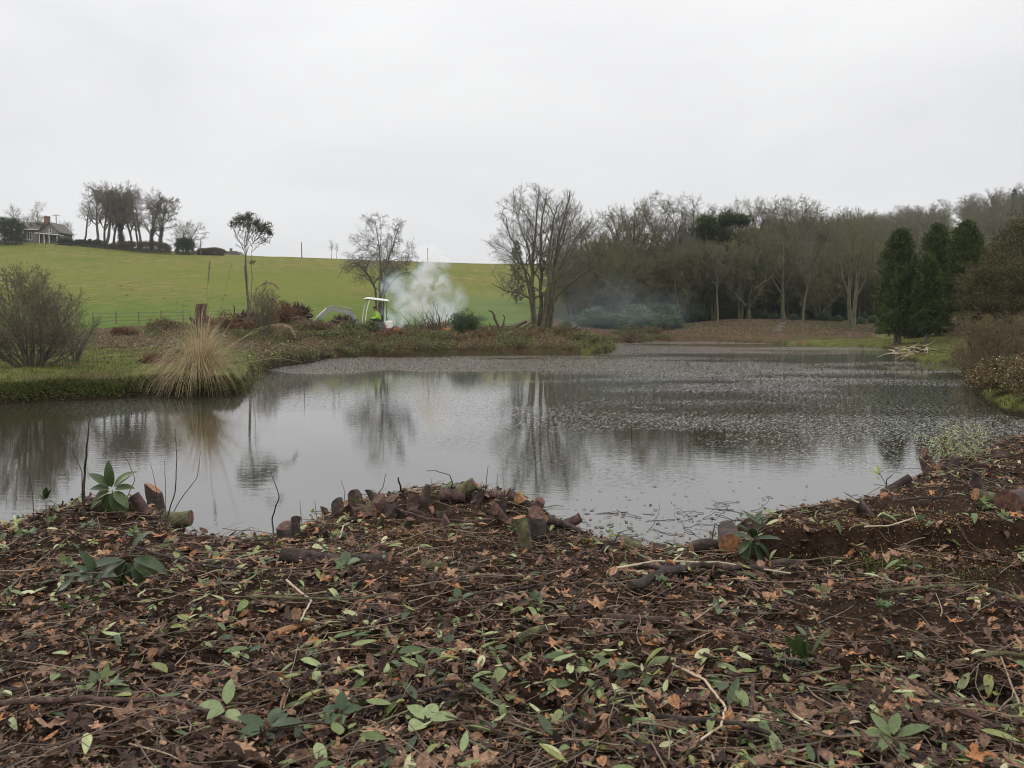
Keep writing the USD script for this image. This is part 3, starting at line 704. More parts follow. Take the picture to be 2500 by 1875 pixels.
# ---- skyline of the field
for a in [
    ('oak', 248, 222, 436, 'leftmost open crowned tree of the clump on the field skyline, with two trunks leaning apart'),
    ('oak_b', 268, 224, 434, 'second tree from the left in the clump on the field skyline'),
    ('dome', 308, 226, 436, 'broad dark trunked tree in the middle of the clump on the field skyline'),
    ('oak', 352, 224, 470, 'round crowned tree right of the middle of the clump on the field skyline'),
    ('dome', 396, 225, 456, 'tall ivy clad tree at the right end of the clump on the field skyline'),
    ('dome', 285, 230, 440, 'slender tree hidden in the middle of the clump on the field skyline'), ('dome', 330, 231, 446, 'upright tree behind the right half of the clump on the field skyline'), ('dome', 375, 229, 466, 'dense tree filling the clump on the field skyline left of its ivy clad end'), ('oak', 300, 233, 452, 'broad tree behind the middle of the clump on the field skyline'), ('oak_b', 345, 234, 462, 'twisted tree behind the right half of the clump on the field skyline'), ('oak_b', 215, 229, 468, 'low leaning tree at the left edge of the clump on the field skyline'), ('dome', 262, 231, 448, 'dense tree between the two left trunks of the skyline clump'),
    ('fine', 455, 226, 534, 'small leafless tree standing just right of the big clump on the field skyline')]:
    wood_tree(a[0], a[1], a[2], a[3], a[4], None, 'bark_grey', 'twig_grey', .5 if 'ivy' in a[4] or 'broad' in a[4] else None, 'skyline_tree', 1.0 if a[1] < 430 else 1.5)
for a in [('slim', 812, 232, 582, 'left one of two thin young trees alone on the field skyline'), ('slim', 824, 234, 590, 'right one of two thin young trees alone on the field skyline'),
          ('beech', 45, 250, 494, 'ivy covered tree behind the left end of the bungalow roof'), ('lime', 105, 250, 488, 'leafless tree behind the brick chimney of the bungalow'),
          ('fine', 78, 250, 520, 'small bare tree behind the middle of the bungalow roof'), ('fine', 175, 246, 536, 'small sparse tree between the utility pole and the big clump')]:
    wood_tree(a[0], a[1], a[2], a[3], a[4], None, 'bark_grey', 'twig_grey', .8 if 'ivy' in a[4] else None, 'skyline_tree')
# ---------------------------------------------------------------- evergreens and shrubs
def blob_points(rng, n, c, e, shell=.55, lumps=0.0, seed=0):
    u = unit(rng.normal(0, 1, (n, 3)))
    r = rng.uniform(shell, 1.0, (n, 1))
    if lumps:
        r = r * (1 - lumps * 1.2 * (meshkit.fbm(u * 2.2 + seed, 3, seed) - .25)[:, None])
    return np.asarray(c) + u * r * np.asarray(e)

def conifer(seed, h, w, stems=2, bare=.12, n=560, per=30, rounded=.42):
    rng = np.random.default_rng(seed)
    P0 = np.stack([rng.normal(0, .22, stems), rng.normal(0, .22, stems), np.full(stems, -.3)], -1)
    A, RA = grow(rng, P0, np.stack([rng.normal(0, .06, stems), rng.normal(0, .06, stems), np.ones(stems)], -1), np.full(stems, h * .86), np.full(stems, .17), 8, .04, .03, .2)
    t = rng.random(n) ** .9 * (1 - bare) + bare
    prof = w * .5 * np.minimum(1, (t - bare) / .16 + .45) * np.sqrt(np.maximum(0, 1 - np.maximum(0, (t - rounded) / (1 - rounded)) ** 2))
    a = rng.random(n) * 6.28
    lob = .62 + 1.15 * (meshkit.fbm(np.stack([np.cos(a) * 1.8, np.sin(a) * 1.8, t * 9], -1), 3, seed) - .32)
    r = prof * lob * rng.random(n) ** .35
    c = np.stack([np.cos(a) * r, np.sin(a) * r, t * h - r * .12], -1)
    d = unit(np.stack([np.cos(a), np.sin(a), np.full(n, .25)], -1))
    k = 22
    B0 = np.stack([np.cos(a[:k]) * .1, np.sin(a[:k]) * .1, t[:k] * h * .85], -1)
    br, rb = grow(rng, B0, np.stack([np.cos(a[:k]), np.sin(a[:k]), np.full(k, .2)], -1), np.maximum(prof[:k] * .8, .3), np.full(k, .05), 5, .08, -.03)
    fol = leaf_cloud(rng, c * [1.08, 1.08, 1], .20 + .16 * rng.random(n), per, .26, .07, .25)
    return tubes(A, RA, 8), tubes(br, rb, 5), fol

def conifer_thing(name, label, parts, loc, rz, s, group=None, leaf='conifer_leaf'):
    t = thing(name, label, 'conifer', loc, rz, s, group)
    obj('trunk', parts[0], 'bark_grey', t, True); obj('branches', parts[1], 'bark_grey', t); obj('foliage', parts[2], leaf, t)
    return t
for i, (u, d, tv, w, lab, bare_) in enumerate([
    (2190, 60, 564, 2.9, 'leftmost dark green conifer of the group beside the far lawn', .10),
    (2280, 64, 552, 2.9, 'middle dark green conifer of the group beside the far lawn', .06),
    (2350, 61, 545, 3.3, 'tallest dark green conifer at the right of the group beside the far lawn', .10),
    (2262, 58, 630, 1.8, 'smaller brighter green conifer in front of the dark group beside the far lawn', .16),
    (2232, 66, 640, 2.6, 'lower dark conifer filling the gap behind the left half of the conifer group', .03),
    (2318, 67, 620, 2.6, 'lower dark conifer filling the gap behind the right half of the conifer group', .03),
    (2392, 63, 612, 2.4, 'rightmost conifer of the group, half hidden by the brown shrubs', .03)]):
    p = place(u, d); h = W(u, tv, d)[2] - p[2]
    conifer_thing('conifer', lab, conifer(200 + i, h, w, 2 if i < 3 else 1, bare_, 520, 28), p, i * 1.3, 1)
pc = conifer(210, 14, 4.5, 1, .05, 300, 40, .2)
for u, d, tv, lab in [(2462, 300, 462, 'dark pointed conifer on the misty hill skyline near the right edge'), (2412, 330, 478, 'pointed conifer in the middle of the misty hill skyline'), (2503, 190, 446, 'tall dark conifer cut by the right edge of the picture'),
                      (1262, 110, 590, 'dark conifer seen through the left branches of the many stemmed tree'), (1790, 112, 508, None)]:
    if lab is None: continue
    p = place(u, d); h = (W(u, tv, d)[2] - p[2]) / 14
    conifer_thing('pointed_conifer', lab, pc, p, u, (h * .8, h * .8, h)) if u == 2462 else dup(stage.GetPrimAtPath('/World/pointed_conifer'), p, u, (h * .9, h * .9, h), lab)

def shrub(seed, c, e, n, per, leaf, width, rad=.3, lumps=.5, stems=5, shell=.5):
    rng = np.random.default_rng(seed)
    pts = blob_points(rng, n, c, e, shell, lumps, seed)
    pts = pts[pts[:, 2] > .02]
    P0 = np.zeros((stems, 3)) + rng.normal(0, .08, (stems, 3)) * [1, 1, 0] - [0, 0, .1]
    tgt = blob_points(rng, stems, c, np.asarray(e) * .7, .6)
    A, RA = grow(rng, P0, tgt - P0, np.linalg.norm(tgt - P0, axis=1), np.full(stems, .03 + .01 * e[2]), 6, .06, .02)
    return tubes(A, RA, 5), leaf_cloud(rng, pts, rad, per, leaf, width)

def shrub_thing(name, label, cat, loc, parts, leafmat, group=None, rz=0, s=1):
    t = thing(name, label, cat, loc, rz, s, group)
    obj('stems', parts[0], 'bark_grey', t); obj('foliage', parts[1], leafmat, t)
    return t
# evergreen crown high in the wood
p = place(1775, 106)
ct = W(1775, 535, 106) - p
rng = np.random.default_rng(5)
m106 = .4096 * 106 / FOC
pts = np.vstack([blob_points(rng, 60, ct + np.array([dx * m106, 0, -dz * m106]), np.array([rw, rw, rh]) * m106, .3, .3, 3) for dx, dz, rw, rh in [(0, 0, 30, 22), (-46, 10, 28, 18), (34, 2, 22, 13), (-18, 34, 40, 24), (-60, 34, 24, 20), (-8, 85, 22, 44), (-40, 80, 26, 34), (20, 60, 24, 26)]])
st = np.array([[0, 0, -.3], [.3, 0, ct[2] * .5], [.1, 0, ct[2] * .95]])[None]
tr = thing('evergreen_tree', 'evergreen tree with a dark round leafy crown high in the middle of the wood', 'tree', p)
obj('trunk', tubes(st, np.array([[.3, .22, .08]]), 8), 'bark_grey', tr); obj('crown', leaf_cloud(rng, pts, .6, 26, .28, .16), 'ivy_leaf', tr)

# understorey of laurel and rhododendron at the foot of the wood
sh = shrub(61, (0, 0, 1.1), (1.6, 1.4, 1.2), 300, 34, .2, .085, .36)
g = 'evergreen shrubs along the foot of the wood'
first_s = None
for i, (u, d, tv, lab) in enumerate([(1555, 90, 800, 'pale green low shrub at the left foot of the brown mound'), (1590, 92, 795, 'small pale green shrub touching the brown mound'), (1935, 97, 772, 'bright green shrub behind the top of the mound path'),
    (1960, 99, 765, None), (2010, 98, 760, None), (2045, 97, 775, None), (2100, 94, 780, 'green shrub right of the tall dividing tree trunk'), (2075, 99, 770, None), (2130, 95, 770, None), (2165, 92, 785, None), (1890, 99, 765, None), (1850, 100, 755, None),
    (1700, 100, 740, None), (1640, 99, 745, None), (1600, 97, 750, None), (1560, 99, 740, None), (1520, 97, 750, None), (1480, 96, 752, None), (1440, 95, 755, None), (1405, 95, 770, None), (1780, 101, 745, None), (2150, 100, 740, None),
    (2060, 103, 735, None), (1980, 104, 735, None), (1900, 105, 735, None), (1820, 106, 730, None), (1745, 104, 730, None), (1660, 104, 720, None), (1580, 103, 715, None), (1500, 102, 720, None), (1425, 100, 745, None), (2215, 74, 800, None), (2270, 78, 790, None), (2330, 74, 790, None),
    (2150, 80, 800, None), (2380, 70, 780, None), (2240, 82, 760, None), (2300, 85, 760, None), (2180, 84, 760, None), (2120, 106, 735, None), (2370, 85, 730, None), (1385, 84, 785, None), (1425, 86, 775, None), (1465, 87, 770, None), (1500, 88, 765, None), (1535, 89, 770, None), (1575, 89, 768, None), (1610, 90, 765, None), (1645, 92, 772, None), (1450, 90, 750, None), (1550, 92, 745, None), (1620, 95, 740, None)]):
    p = place(u, d); p[2] -= .15
    s = max(.35, (W(u, tv, d)[2] - p[2]) / 2.3)
    lab2 = lab or 'dark green evergreen shrub in the shade at the foot of the wood'
    if first_s is None:
        first_s = shrub_thing('evergreen_shrub', lab2, 'shrub', p, sh, 'laurel_leaf', None, i, (s * 1.1, s * 1.1, s))
    else:
        dup(first_s, p, i * 1.7, (s * rngT.uniform(1.0, 1.5), s * 1.1, s), lab2, None if lab else g)

# twiggy shrubs
def twig_bush(seed, h, w, stems=16, spread=50, leaves=0, leaf=.05, n=(6, 6, 5, 4), twig_r=.006):
    rng = np.random.default_rng(seed)
    a = rng.random(stems) * 6.28; el = np.radians(rng.uniform(0, spread, stems))
    P0 = np.stack([np.cos(a) * .2 * w * .3, np.sin(a) * .2 * w * .3, np.full(stems, -.1)], -1)
    D = np.stack([np.cos(a) * np.sin(el), np.sin(a) * np.sin(el), np.cos(el)], -1)
    env = (np.array([0, 0, h * .5]), np.array([w * .5, w * .5, h * .5]))
    L = ray_out(P0 + [0, 0, .15], D, *env) * rng.uniform(.8, 1, stems)
    A, RA = grow(rng, P0, D, L, np.full(stems, .022) * h / 3 + .004, 8, .09, .02, .25)
    s = shoots(rng, A, RA, n[0], .15, 1, 34, 12, .55, .4, .65, .007, env); B_, RB = grow(rng, *s, 6, .14, .05)
    s = shoots(rng, B_, RB, n[1], .1, 1, 36, 14, .55, .3, .65, twig_r, env); C_, RC = grow(rng, *s, 5, .14, .03)
    s = shoots(rng, C_, RC, n[2], .1, 1, 38, 15, .6, .3, .7, twig_r * .8, env); D_, RD = grow(rng, *s, 3, .1, 0)
    st, d, LL, r = shoots(rng, D_, RD, n[3], .1, 1, 38, 15, .6, .3, .8, twig_r * .6)
    tw = join(tubes(C_, RC, 3), tubes(D_, RD, 3), spikes(st, st + d * LL[:, None], r))
    lv = None
    if leaves:
        k = rng.integers(0, len(st), leaves)
        lv = leaf_cloud(rng, st[k] + d[k] * LL[k][:, None] * .6, .05, 1, leaf, leaf * .55)
    return join(tubes(A, RA, 6), tubes(B_, RB, 4)), tw, lv

def bush_thing(name, label, loc, parts, twig, leaf=None, rz=0, s=1, group=None, cat='shrub'):
    t = thing(name, label, cat, loc, rz, s, group)
    obj('stems', parts[0], 'bark_grey', t); obj('twigs', parts[1], twig, t)
    if parts[2] is not None: obj('leaves', parts[2], leaf, t)
    return t
p = place(75, 27)
bush_thing('twiggy_shrub', 'large reddish brown twiggy shrub on the left grass bank at the left edge', p, twig_bush(71, W(75, 638, 27)[2] - p[2], 4.0, 32, 66, 9000, .045, (7, 6, 5, 4), .007), 'twig_brown', 'rust_leaf')
p = place(175, 30)
bush_thing('twiggy_shrub', 'smaller upright twiggy shrub just right of the large shrub on the left bank', p, twig_bush(72, W(175, 720, 30)[2] - p[2], 2.2, 12, 46, 500, .045, (6, 5, 5, 3), .0055), 'twig_olive', 'rust_leaf')
p = place(-70, 31)
bush_thing('twiggy_shrub', 'brown twiggy shrub cut by the left edge of the picture', p, twig_bush(73, 2.9, 3.2, 14, 50, 900, .045, (6, 6, 5, 3), .0055), 'twig_red', 'rust_leaf')
for i, (u, d, tv, w, lab) in enumerate([(2435, 25, 742, 3.6, 'big rounded brown shrub overhanging the water at the right edge'), (2390, 27.5, 760, 2.4, 'brown shrub at the left foot of the big rounded shrub on the right bank')]):
    p = place(u, d)
    bush_thing('brown_leaf_shrub', lab, p, twig_bush(74 + i, W(u, tv, d)[2] - p[2], w, 20, 66, 8000, .05, (6, 6, 5, 4), .005), 'twig_red', 'rust_leaf')
p = place(2440, 37); h = W(2440, 605, 37)[2] - p[2]
shrub_thing('tall_shrub', 'tall olive green rounded shrub behind the brown shrub at the right edge', 'shrub', p, shrub(81, (0, 0, h * .52), (2.3, 2.1, h * .5), 620, 44, .10, .05, .32, .35, 8), 'olive_leaf')
p = place(2530, 42); h = W(2530, 490, 42)[2] - p[2]
shrub_thing('tall_shrub', 'highest rounded shrub cut by the right edge above the brown shrubs', 'shrub', p, shrub(82, (0, 0, h * .52), (2.9, 2.4, h * .5), 700, 44, .12, .06, .36, .35, 8), 'olive_leaf')
p = place(2490, 21.5)
shrub_thing('bank_shrub', 'low mossy green leafy growth on the right bank at the water edge', 'shrub', p, shrub(83, (0, 0, .35), (1.15, .9, .62), 320, 34, .07, .04, .16, .4, 6), 'heap_leaf')
for i, (u, d, w, hh, lab) in enumerate([(2420, 24.2, .8, .5, 'low green undergrowth below the brown shrub on the right bank'), (2540, 19.5, .9, .6, 'low brown undergrowth cut by the right edge above the inlet'), (2390, 33, 1.2, .6, 'low green growth at the far side of the brown shrub on the right bank')]):
    p = place(u, d)
    shrub_thing('bank_shrub', lab, 'shrub', p, shrub(90 + i, (0, 0, hh * .4), (w, w * .8, hh), 200, 30, .07, .035, .14, .4, 5), 'heap_leaf')

# tall evergreen with a bare stem and a leafy umbrella top, left of the digger
base, parts = px_tree(608, 56, 800, [
    [(608, 806, 0), (605, 720, 0), (600, 650, 0), (600, 620, 0), (597, 600, 0), (586, 560, .2)],
    [(606, 740, 0), (600, 660, .1), (600, 622, .1), (612, 596, .2), (632, 578, .4), (655, 560, .6)],
    [(604, 700, 0), (599, 640, .1), (600, 620, .1), (604, 590, -.2), (606, 560, -.4), (604, 535, -.5)],
    [(612, 806, .1), (614, 740, .2), (614, 660, .2), (612, 628, .1), (622, 580, -.3), (640, 548, -.6)],
    [(604, 690, 0), (599, 640, .1), (598, 612, .1), (585, 585, .3), (572, 565, .5), (566, 552, .6)]],
    [.055, .035, .04, .03, .035], 33, (616, 572, 56, 52), n=(9, 6, 4, 3, 0), ang=32, wander=.12, up=.08, twig_r=.006, t0=.62, lf=(.3, .5))
t = thing('evergreen_tree', 'slender tree with a bare double stem and a leafy umbrella top, left of the digger', 'tree', base)
obj('trunk', parts[0], 'bark_grey', t, True); obj('branches', join(parts[1], parts[2]), 'bark_grey', t)
rng = np.random.default_rng(34)
m56 = .4096 * 56 / FOC
pts = []
for u, v, ru, rv, n_ in [(586, 535, 22, 12, 40), (606, 528, 18, 11, 36), (572, 548, 12, 10, 18), (628, 545, 20, 11, 34), (648, 556, 20, 13, 36), (660, 572, 10, 14, 16), (634, 562, 16, 10, 20), (600, 548, 22, 9, 26), (616, 640, 4, 5, 5), (645, 585, 14, 12, 9)]:
    pts.append(blob_points(rng, n_, W(u, v, 56) - base, np.array([ru * m56, ru * m56 * .8, rv * m56]), .1))
obj('foliage', leaf_cloud(rng, np.vstack(pts), .16, 11, .15, .05, -.1), 'ivy_leaf', t)

# bare brown shrub beside it
p = place(642, 54)
bush_thing('bare_shrub', 'upright bare reddish brown shrub on the cleared bank below the umbrella topped tree', p, twig_bush(76, W(642, 690, 54)[2] - p[2], 2.7, 16, 24, 0, .05, (6, 5, 4, 3), .007), 'twig_red')

# ---------------------------------------------------------------- pampas grass
def ribbons(P, Wd):
    """flat blades along polylines."""
    N, K, _ = P.shape
    T = unit(np.gradient(P, axis=1))
    s = unit(np.cross(T, np.array([0.3, .1, 1.0]) + 0 * T))
    V = np.stack([P - s * Wd[..., None], P + s * Wd[..., None]], 2).reshape(-1, 3)
    i, j = np.meshgrid(np.arange(N), np.arange(K - 1), indexing='ij')
    b = (i * K * 2 + j * 2).ravel()[:, None]
    return V, np.vstack([b + [0, 1, 3], b + [0, 3, 2]])

def arch(rng, P0, a, el, L, K, droop):
    d = np.stack([np.cos(a) * np.cos(el), np.sin(a) * np.cos(el), np.sin(el)], -1)
    pts = [P0]
    for k in range(K - 1):
        pts.append(pts[-1] + d * (L / (K - 1))[:, None])
        d = unit(d - np.array([0, 0, 1.0]) * droop[:, None] * (1 + k * .25) + rng.normal(0, .02, d.shape))
    return np.stack(pts, 1)
mat_island('pale_straw', [(0, (.26, .20, .12)), (.5, (.36, .28, .17)), (1, (.46, .37, .24))], .8, .2, .3)
p = place(485, 24.6); p[2] = max(p[2], .12)
rng = np.random.default_rng(41)
t = thing('pampas_grass', 'big tussock of straw coloured pampas grass at the water edge of the left bank', 'grass tussock', p)
n_ = 1700
a = rng.random(n_) * 6.28
P0 = np.stack([np.cos(a) * .22 * rng.random(n_), np.sin(a) * .22 * rng.random(n_), rng.uniform(-.05, .1, n_)], -1)
bl = arch(rng, P0, a, np.radians(rng.uniform(30, 88, n_)), rng.uniform(1.0, 2.5, n_), 9, rng.uniform(.08, .30, n_))
bl[..., 2] = np.maximum(bl[..., 2], -p[2] + .02 + rng.random((n_, 1)) * .05)
wd = np.linspace(1, .15, 9)[None] * rng.uniform(.004, .008, (n_, 1))
obj('blades', ribbons(bl, wd), 'straw', t)
def stalk_line(px, d, K=12):
    px = np.array(px, float); tt = np.linspace(0, len(px) - 1, K); i = np.minimum(tt.astype(int), len(px) - 2); w = (tt - i)[:, None]
    q = px[i] * (1 - w) + px[i + 1] * w
    return np.array([W(u, v, d) for u, v in q]) - p
stalks = [([(505, 900), (535, 830), (575, 770), (610, 715), (636, 696)], 24.7), ([(508, 905), (560, 850), (620, 805), (660, 793), (690, 790)], 24.3), ([(500, 900), (503, 800), (505, 720), (508, 690)], 24.8), ([(510, 890), (530, 800), (548, 720), (566, 640)], 25),
          ([(515, 910), (580, 890), (650, 876), (690, 875), (735, 884)], 24.2), ([(500, 905), (545, 855), (610, 815), (655, 798)], 24.9)]
for px, d in stalks:
    q = stalk_line(px, d)[None]
    obj('stalk', tubes(q, np.linspace(.009, .004, 12)[None], 5), 'straw', t)
def plume(px, d, n_=420, L=.16, hang=.5):
    q = stalk_line(px, d, 20)
    i = rng.integers(0, 19, n_)
    tng = unit(q[i + 1] - q[i])
    dd = unit(tng * .8 + rng.normal(0, .35, (n_, 3)) - np.array([0, 0, hang]))
    s_ = q[i] + tng * rng.random((n_, 1)) * .04
    return spikes(s_, s_ + dd * (L * rng.uniform(.5, 1.1, (n_, 1))), np.full(n_, .0035))
for px, d in [([(634, 697), (650, 688), (668, 690), (678, 700)], 24.7), ([(660, 793), (688, 789), (708, 797), (719, 815)], 24.3), ([(508, 692), (510, 665), (512, 640)], 24.8)]:
    obj('plume', plume(px, d, hang=.5 if px[0][0] > 520 else 0, L=.16 if px[0][0] > 520 else .09), 'pale_straw', t)

# ---------------------------------------------------------------- grass, undergrowth and litter of the far banks
def scatter(rng, n, test, xr, yr, power=1.0):
    out = []
    while sum(map(len, out)) < n:
        y = yr[0] + (yr[1] - yr[0]) * rng.random(n * 2) ** power
        x = rng.uniform(xr[0], xr[1], n * 2)
        k = test(x, y) & ~shapely.contains_xy(pond, x, y)
        out.append(np.stack([x[k], y[k]], -1))
    return np.vstack(out)[:n]
def flakes(rng, xy, size, lift, flat=.6):
    z = H(xy[:, 0], xy[:, 1]) + lift * rng.random(len(xy))
    c = np.column_stack([xy, z]); n_ = len(xy)
    d = unit(rng.normal(0, 1, (n_, 3)) * [1, 1, flat]); s = unit(np.cross(d, unit(rng.normal(0, 1, (n_, 3)) * [1, 1, .4] + [0, 0, 1.0])))
    L = size * rng.uniform(.4, 1.5, (n_, 1)); Wd = L * rng.uniform(.3, .6, (n_, 1))
    V = np.stack([c - d * L * .5, c + s * Wd * .5, c + d * L * .5, c - s * Wd * .5], 1).reshape(-1, 3)
    b = np.arange(n_)[:, None] * 4
    return V, np.vstack([b + [0, 1, 2], b + [0, 2, 3]])
rng = np.random.default_rng(51)
az_of = lambda x, y: np.degrees(np.arctan2(x, y))
pen_t = lambda x, y: (az_of(x, y) < 6) & (y > 36 - x * .15) & (az_of(x, y) > -26)
earth_t = lambda x, y: pen_t(x, y) & ((az_of(x, y) > -17) | (rng.random(len(np.atleast_1d(x))) < .25))
xy = scatter(rng, 40000, earth_t, (-30, 7), (36, 76), 1.3)
tag(obj('ground_cover', flakes(rng, xy, .11, .16), 'heap_leaf'), 'dense low brown and green litter of leaves covering the cleared bank', 'undergrowth', None, 'stuff')
# lumps of cut undergrowth along the edge of the cleared bank
pts = []
fl_line = LineString(far_pts[8:26])
for s_ in np.linspace(0, fl_line.length, 420):
    e_ = fl_line.interpolate(s_); x_, y_ = e_.x + rng.normal(0, .2), e_.y + abs(rng.normal(0, .7)) + .12
    if not shapely.contains_xy(pond, x_, y_):
        pts.append([x_, y_, H([x_], [y_])[0] + rng.uniform(-.05, .22)])
for k in range(150):
    y_ = rng.uniform(47, 66); x_ = math.tan(math.radians(rng.uniform(-23, 2))) * y_
    if not shapely.contains_xy(pond, x_, y_):
        for m_ in range(rng.integers(1, 5)):
            pts.append([x_ + rng.normal(0, .35), y_ + rng.normal(0, .3), H([x_], [y_])[0] + rng.uniform(0, .40)])
pts = np.array(pts)
sel = meshkit.noise(pts * [.5, .5, 0], 4) > .6
tag(obj('bank_undergrowth', leaf_cloud(rng, pts[sel], .34, 120, .10, .05, .2), 'heap_leaf'), 'tangled brown growth overhanging the water along the cleared bank', 'undergrowth', None, 'stuff')
tag(obj('bank_moss_growth', leaf_cloud(rng, pts[~sel], .32, 120, .09, .04, .2), 'heap_green'), 'mossy green growth in patches along the edge of the cleared bank', 'undergrowth', None, 'stuff')
st = scatter(rng, 2600, pen_t, (-30, 7), (38, 74), 1.3)
P0 = np.column_stack([st, H(st[:, 0], st[:, 1])])
dd = unit(rng.normal(0, 1, P0.shape) * [1, 1, .35]); 
tag(obj('cut_twigs', spikes(P0, P0 + dd * rng.uniform(.3, 1.1, (len(P0), 1)), np.full(len(P0), .014)), 'twig_brown'), 'cut twigs strewn over the cleared bank', 'twigs', None, 'stuff')
lawn_t = lambda x, y: ((az_of(x, y) < -9) & (y < 42)) | ((az_of(x, y) > 20) & (y < 75))
xy = scatter(rng, 46000, lawn_t, (-26, 30), (19, 72), 1.6)
z = H(xy[:, 0], xy[:, 1]); P0 = np.column_stack([xy, z])
tag(obj('grass', spikes(P0, P0 + unit(rng.normal(0, .5, P0.shape) + [0, 0, 1]) * rng.uniform(.04, .12, (len(P0), 1)), np.full(len(P0), .010)), 'moss_blade'), 'short mossy grass of the left and right banks', 'grass', None, 'stuff')
xy = scatter(rng, 26000, lambda x, y: (az_of(x, y) > 4.5) & (az_of(x, y) < 24), (6, 40), (78, 96))
mat_island('mound_leaf', [(0, (.06, .040, .028)), (.5, (.145, .098, .070)), (.9, (.21, .148, .105)), (1, (.10, .11, .045))], .9, .1)
tag(obj('mound_litter', flakes(rng, xy, .13, .05), 'mound_leaf'), 'brown leaf litter on the mound across the pond', 'leaf litter', None, 'stuff')
ll = LineString(far_pts[:9]); pe = []
for s_ in np.linspace(0, ll.length, 9000):
    e_ = ll.interpolate(s_); x_, y_ = e_.x + rng.normal(0, .05), e_.y + abs(rng.normal(0, .28)) + .02
    pe.append([x_, y_])
pe = np.array(pe); pe = pe[~shapely.contains_xy(pond, pe[:, 0], pe[:, 1])]
P0 = np.column_stack([pe, H(pe[:, 0], pe[:, 1])])
dd = unit(rng.normal(0, .6, P0.shape) + [0, -.7, .15])
tag(obj('bank_moss', spikes(P0, P0 + dd * rng.uniform(.06, .22, (len(P0), 1)), np.full(len(P0), .016)), 'moss_blade'), 'moss and grass hanging over the water along the left bank edge', 'grass', None, 'stuff')
# floating weed and leaves on the far half of the pond
n_ = 330000
y = 19 + 64 * rng.random(n_); x = rng.uniform(-.34, .64, n_) * y
az_ = np.degrees(np.arctan2(x, y))
big = .5 + 2.1 * (meshkit.fbm(np.stack([x * .05, y * .13, 0 * x], -1), 4, 33) - .5) + .30 * (meshkit.fbm(np.stack([x * .5, y * .7, 0 * x], -1), 3, 34) - .5)
far = smooth01((y - 24) / 16) * .24 + smooth01((az_ - 2) / 12) * .05 - .20 - smooth01((-az_ - 3) / 8) * .03
keep = (y > 25 + 12 * (meshkit.fbm(np.stack([x * .3, y * .1, 0 * x], -1), 2, 8) - .5) + 9 * smooth01((4 - az_) / 12)) & (big + far + .26 * (rng.random(n_) - .5) > .60) & shapely.contains_xy(pond, x, y)
x, y = x[keep], y[keep]; n_ = len(x)
L = rng.uniform(.015, .045, (n_, 1)); a = rng.random(n_) * 6.28
d = np.stack([np.cos(a), np.sin(a), 0 * a], -1); s = np.stack([-np.sin(a), np.cos(a), 0 * a], -1)
c = np.stack([x, y, rng.uniform(.004, .012, n_)], -1)
V = np.stack([c - d * L, c + s * L * .6, c + d * L * .8 + [0, 0, .006], c - s * L * .6], 1).reshape(-1, 3)
b = np.arange(n_)[:, None] * 4
mat_island('weed', [(0, (.08, .062, .05)), (.5, (.15, .118, .10)), (.8, (.22, .175, .15)), (1, (.11, .11, .07))], .4, .5)
WEED = 1
tag(obj('floating_weed', (V, np.vstack([b + [0, 1, 2], b + [0, 2, 3]])), 'weed'), 'rafts of pinkish brown dead weed floating on the far half of the pond', 'pond weed', None, 'stuff')
n_ = 80000  # pale flakes laid on the water, painting sky glints of wind ripples
y = 11.5 + 24 * rng.random(n_) ** .8; x = rng.uniform(-.12, .66, n_) * y
az_ = np.degrees(np.arctan2(x, y))
m_ = 1.7 * (meshkit.fbm(np.stack([x * .16, y * .34, 0 * x], -1), 4, 55) - .5) + .48 + .30 * smooth01((az_ + 2) / 18) * smooth01((y - 11 + .25 * x) / 6) - .22 + .30 * (rng.random(n_) - .5)
k = (m_ > .62) & shapely.contains_xy(pond, x, y); x, y = x[k], y[k]; n_ = len(x)
L = rng.uniform(.010, .034, (n_, 1)); a = rng.normal(0, .35, n_)
d = np.stack([np.cos(a), np.sin(a), 0 * a], -1); s = np.stack([-np.sin(a), np.cos(a), 0 * a], -1)
c = np.stack([x, y, rng.uniform(.003, .006, n_)], -1)
V = np.stack([c - d * L, c + s * L * .28, c + d * L * .8 + [0, 0, 1] * L * .2, c - s * L * .28], 1).reshape(-1, 3)
b = np.arange(n_)[:, None] * 4
mat_island('fleck', [(0, (.06, .056, .05)), (.5, (.15, .142, .135)), (1, (.33, .32, .31))], .25, .6)
tag(obj('floating_flecks', (V, np.vstack([b + [0, 1, 2], b + [0, 2, 3]])), 'fleck'), 'pale flakes coloured as sky glints of wind ripples on the right half of the pond', 'scum', None, 'stuff')
print('flecks', n_)

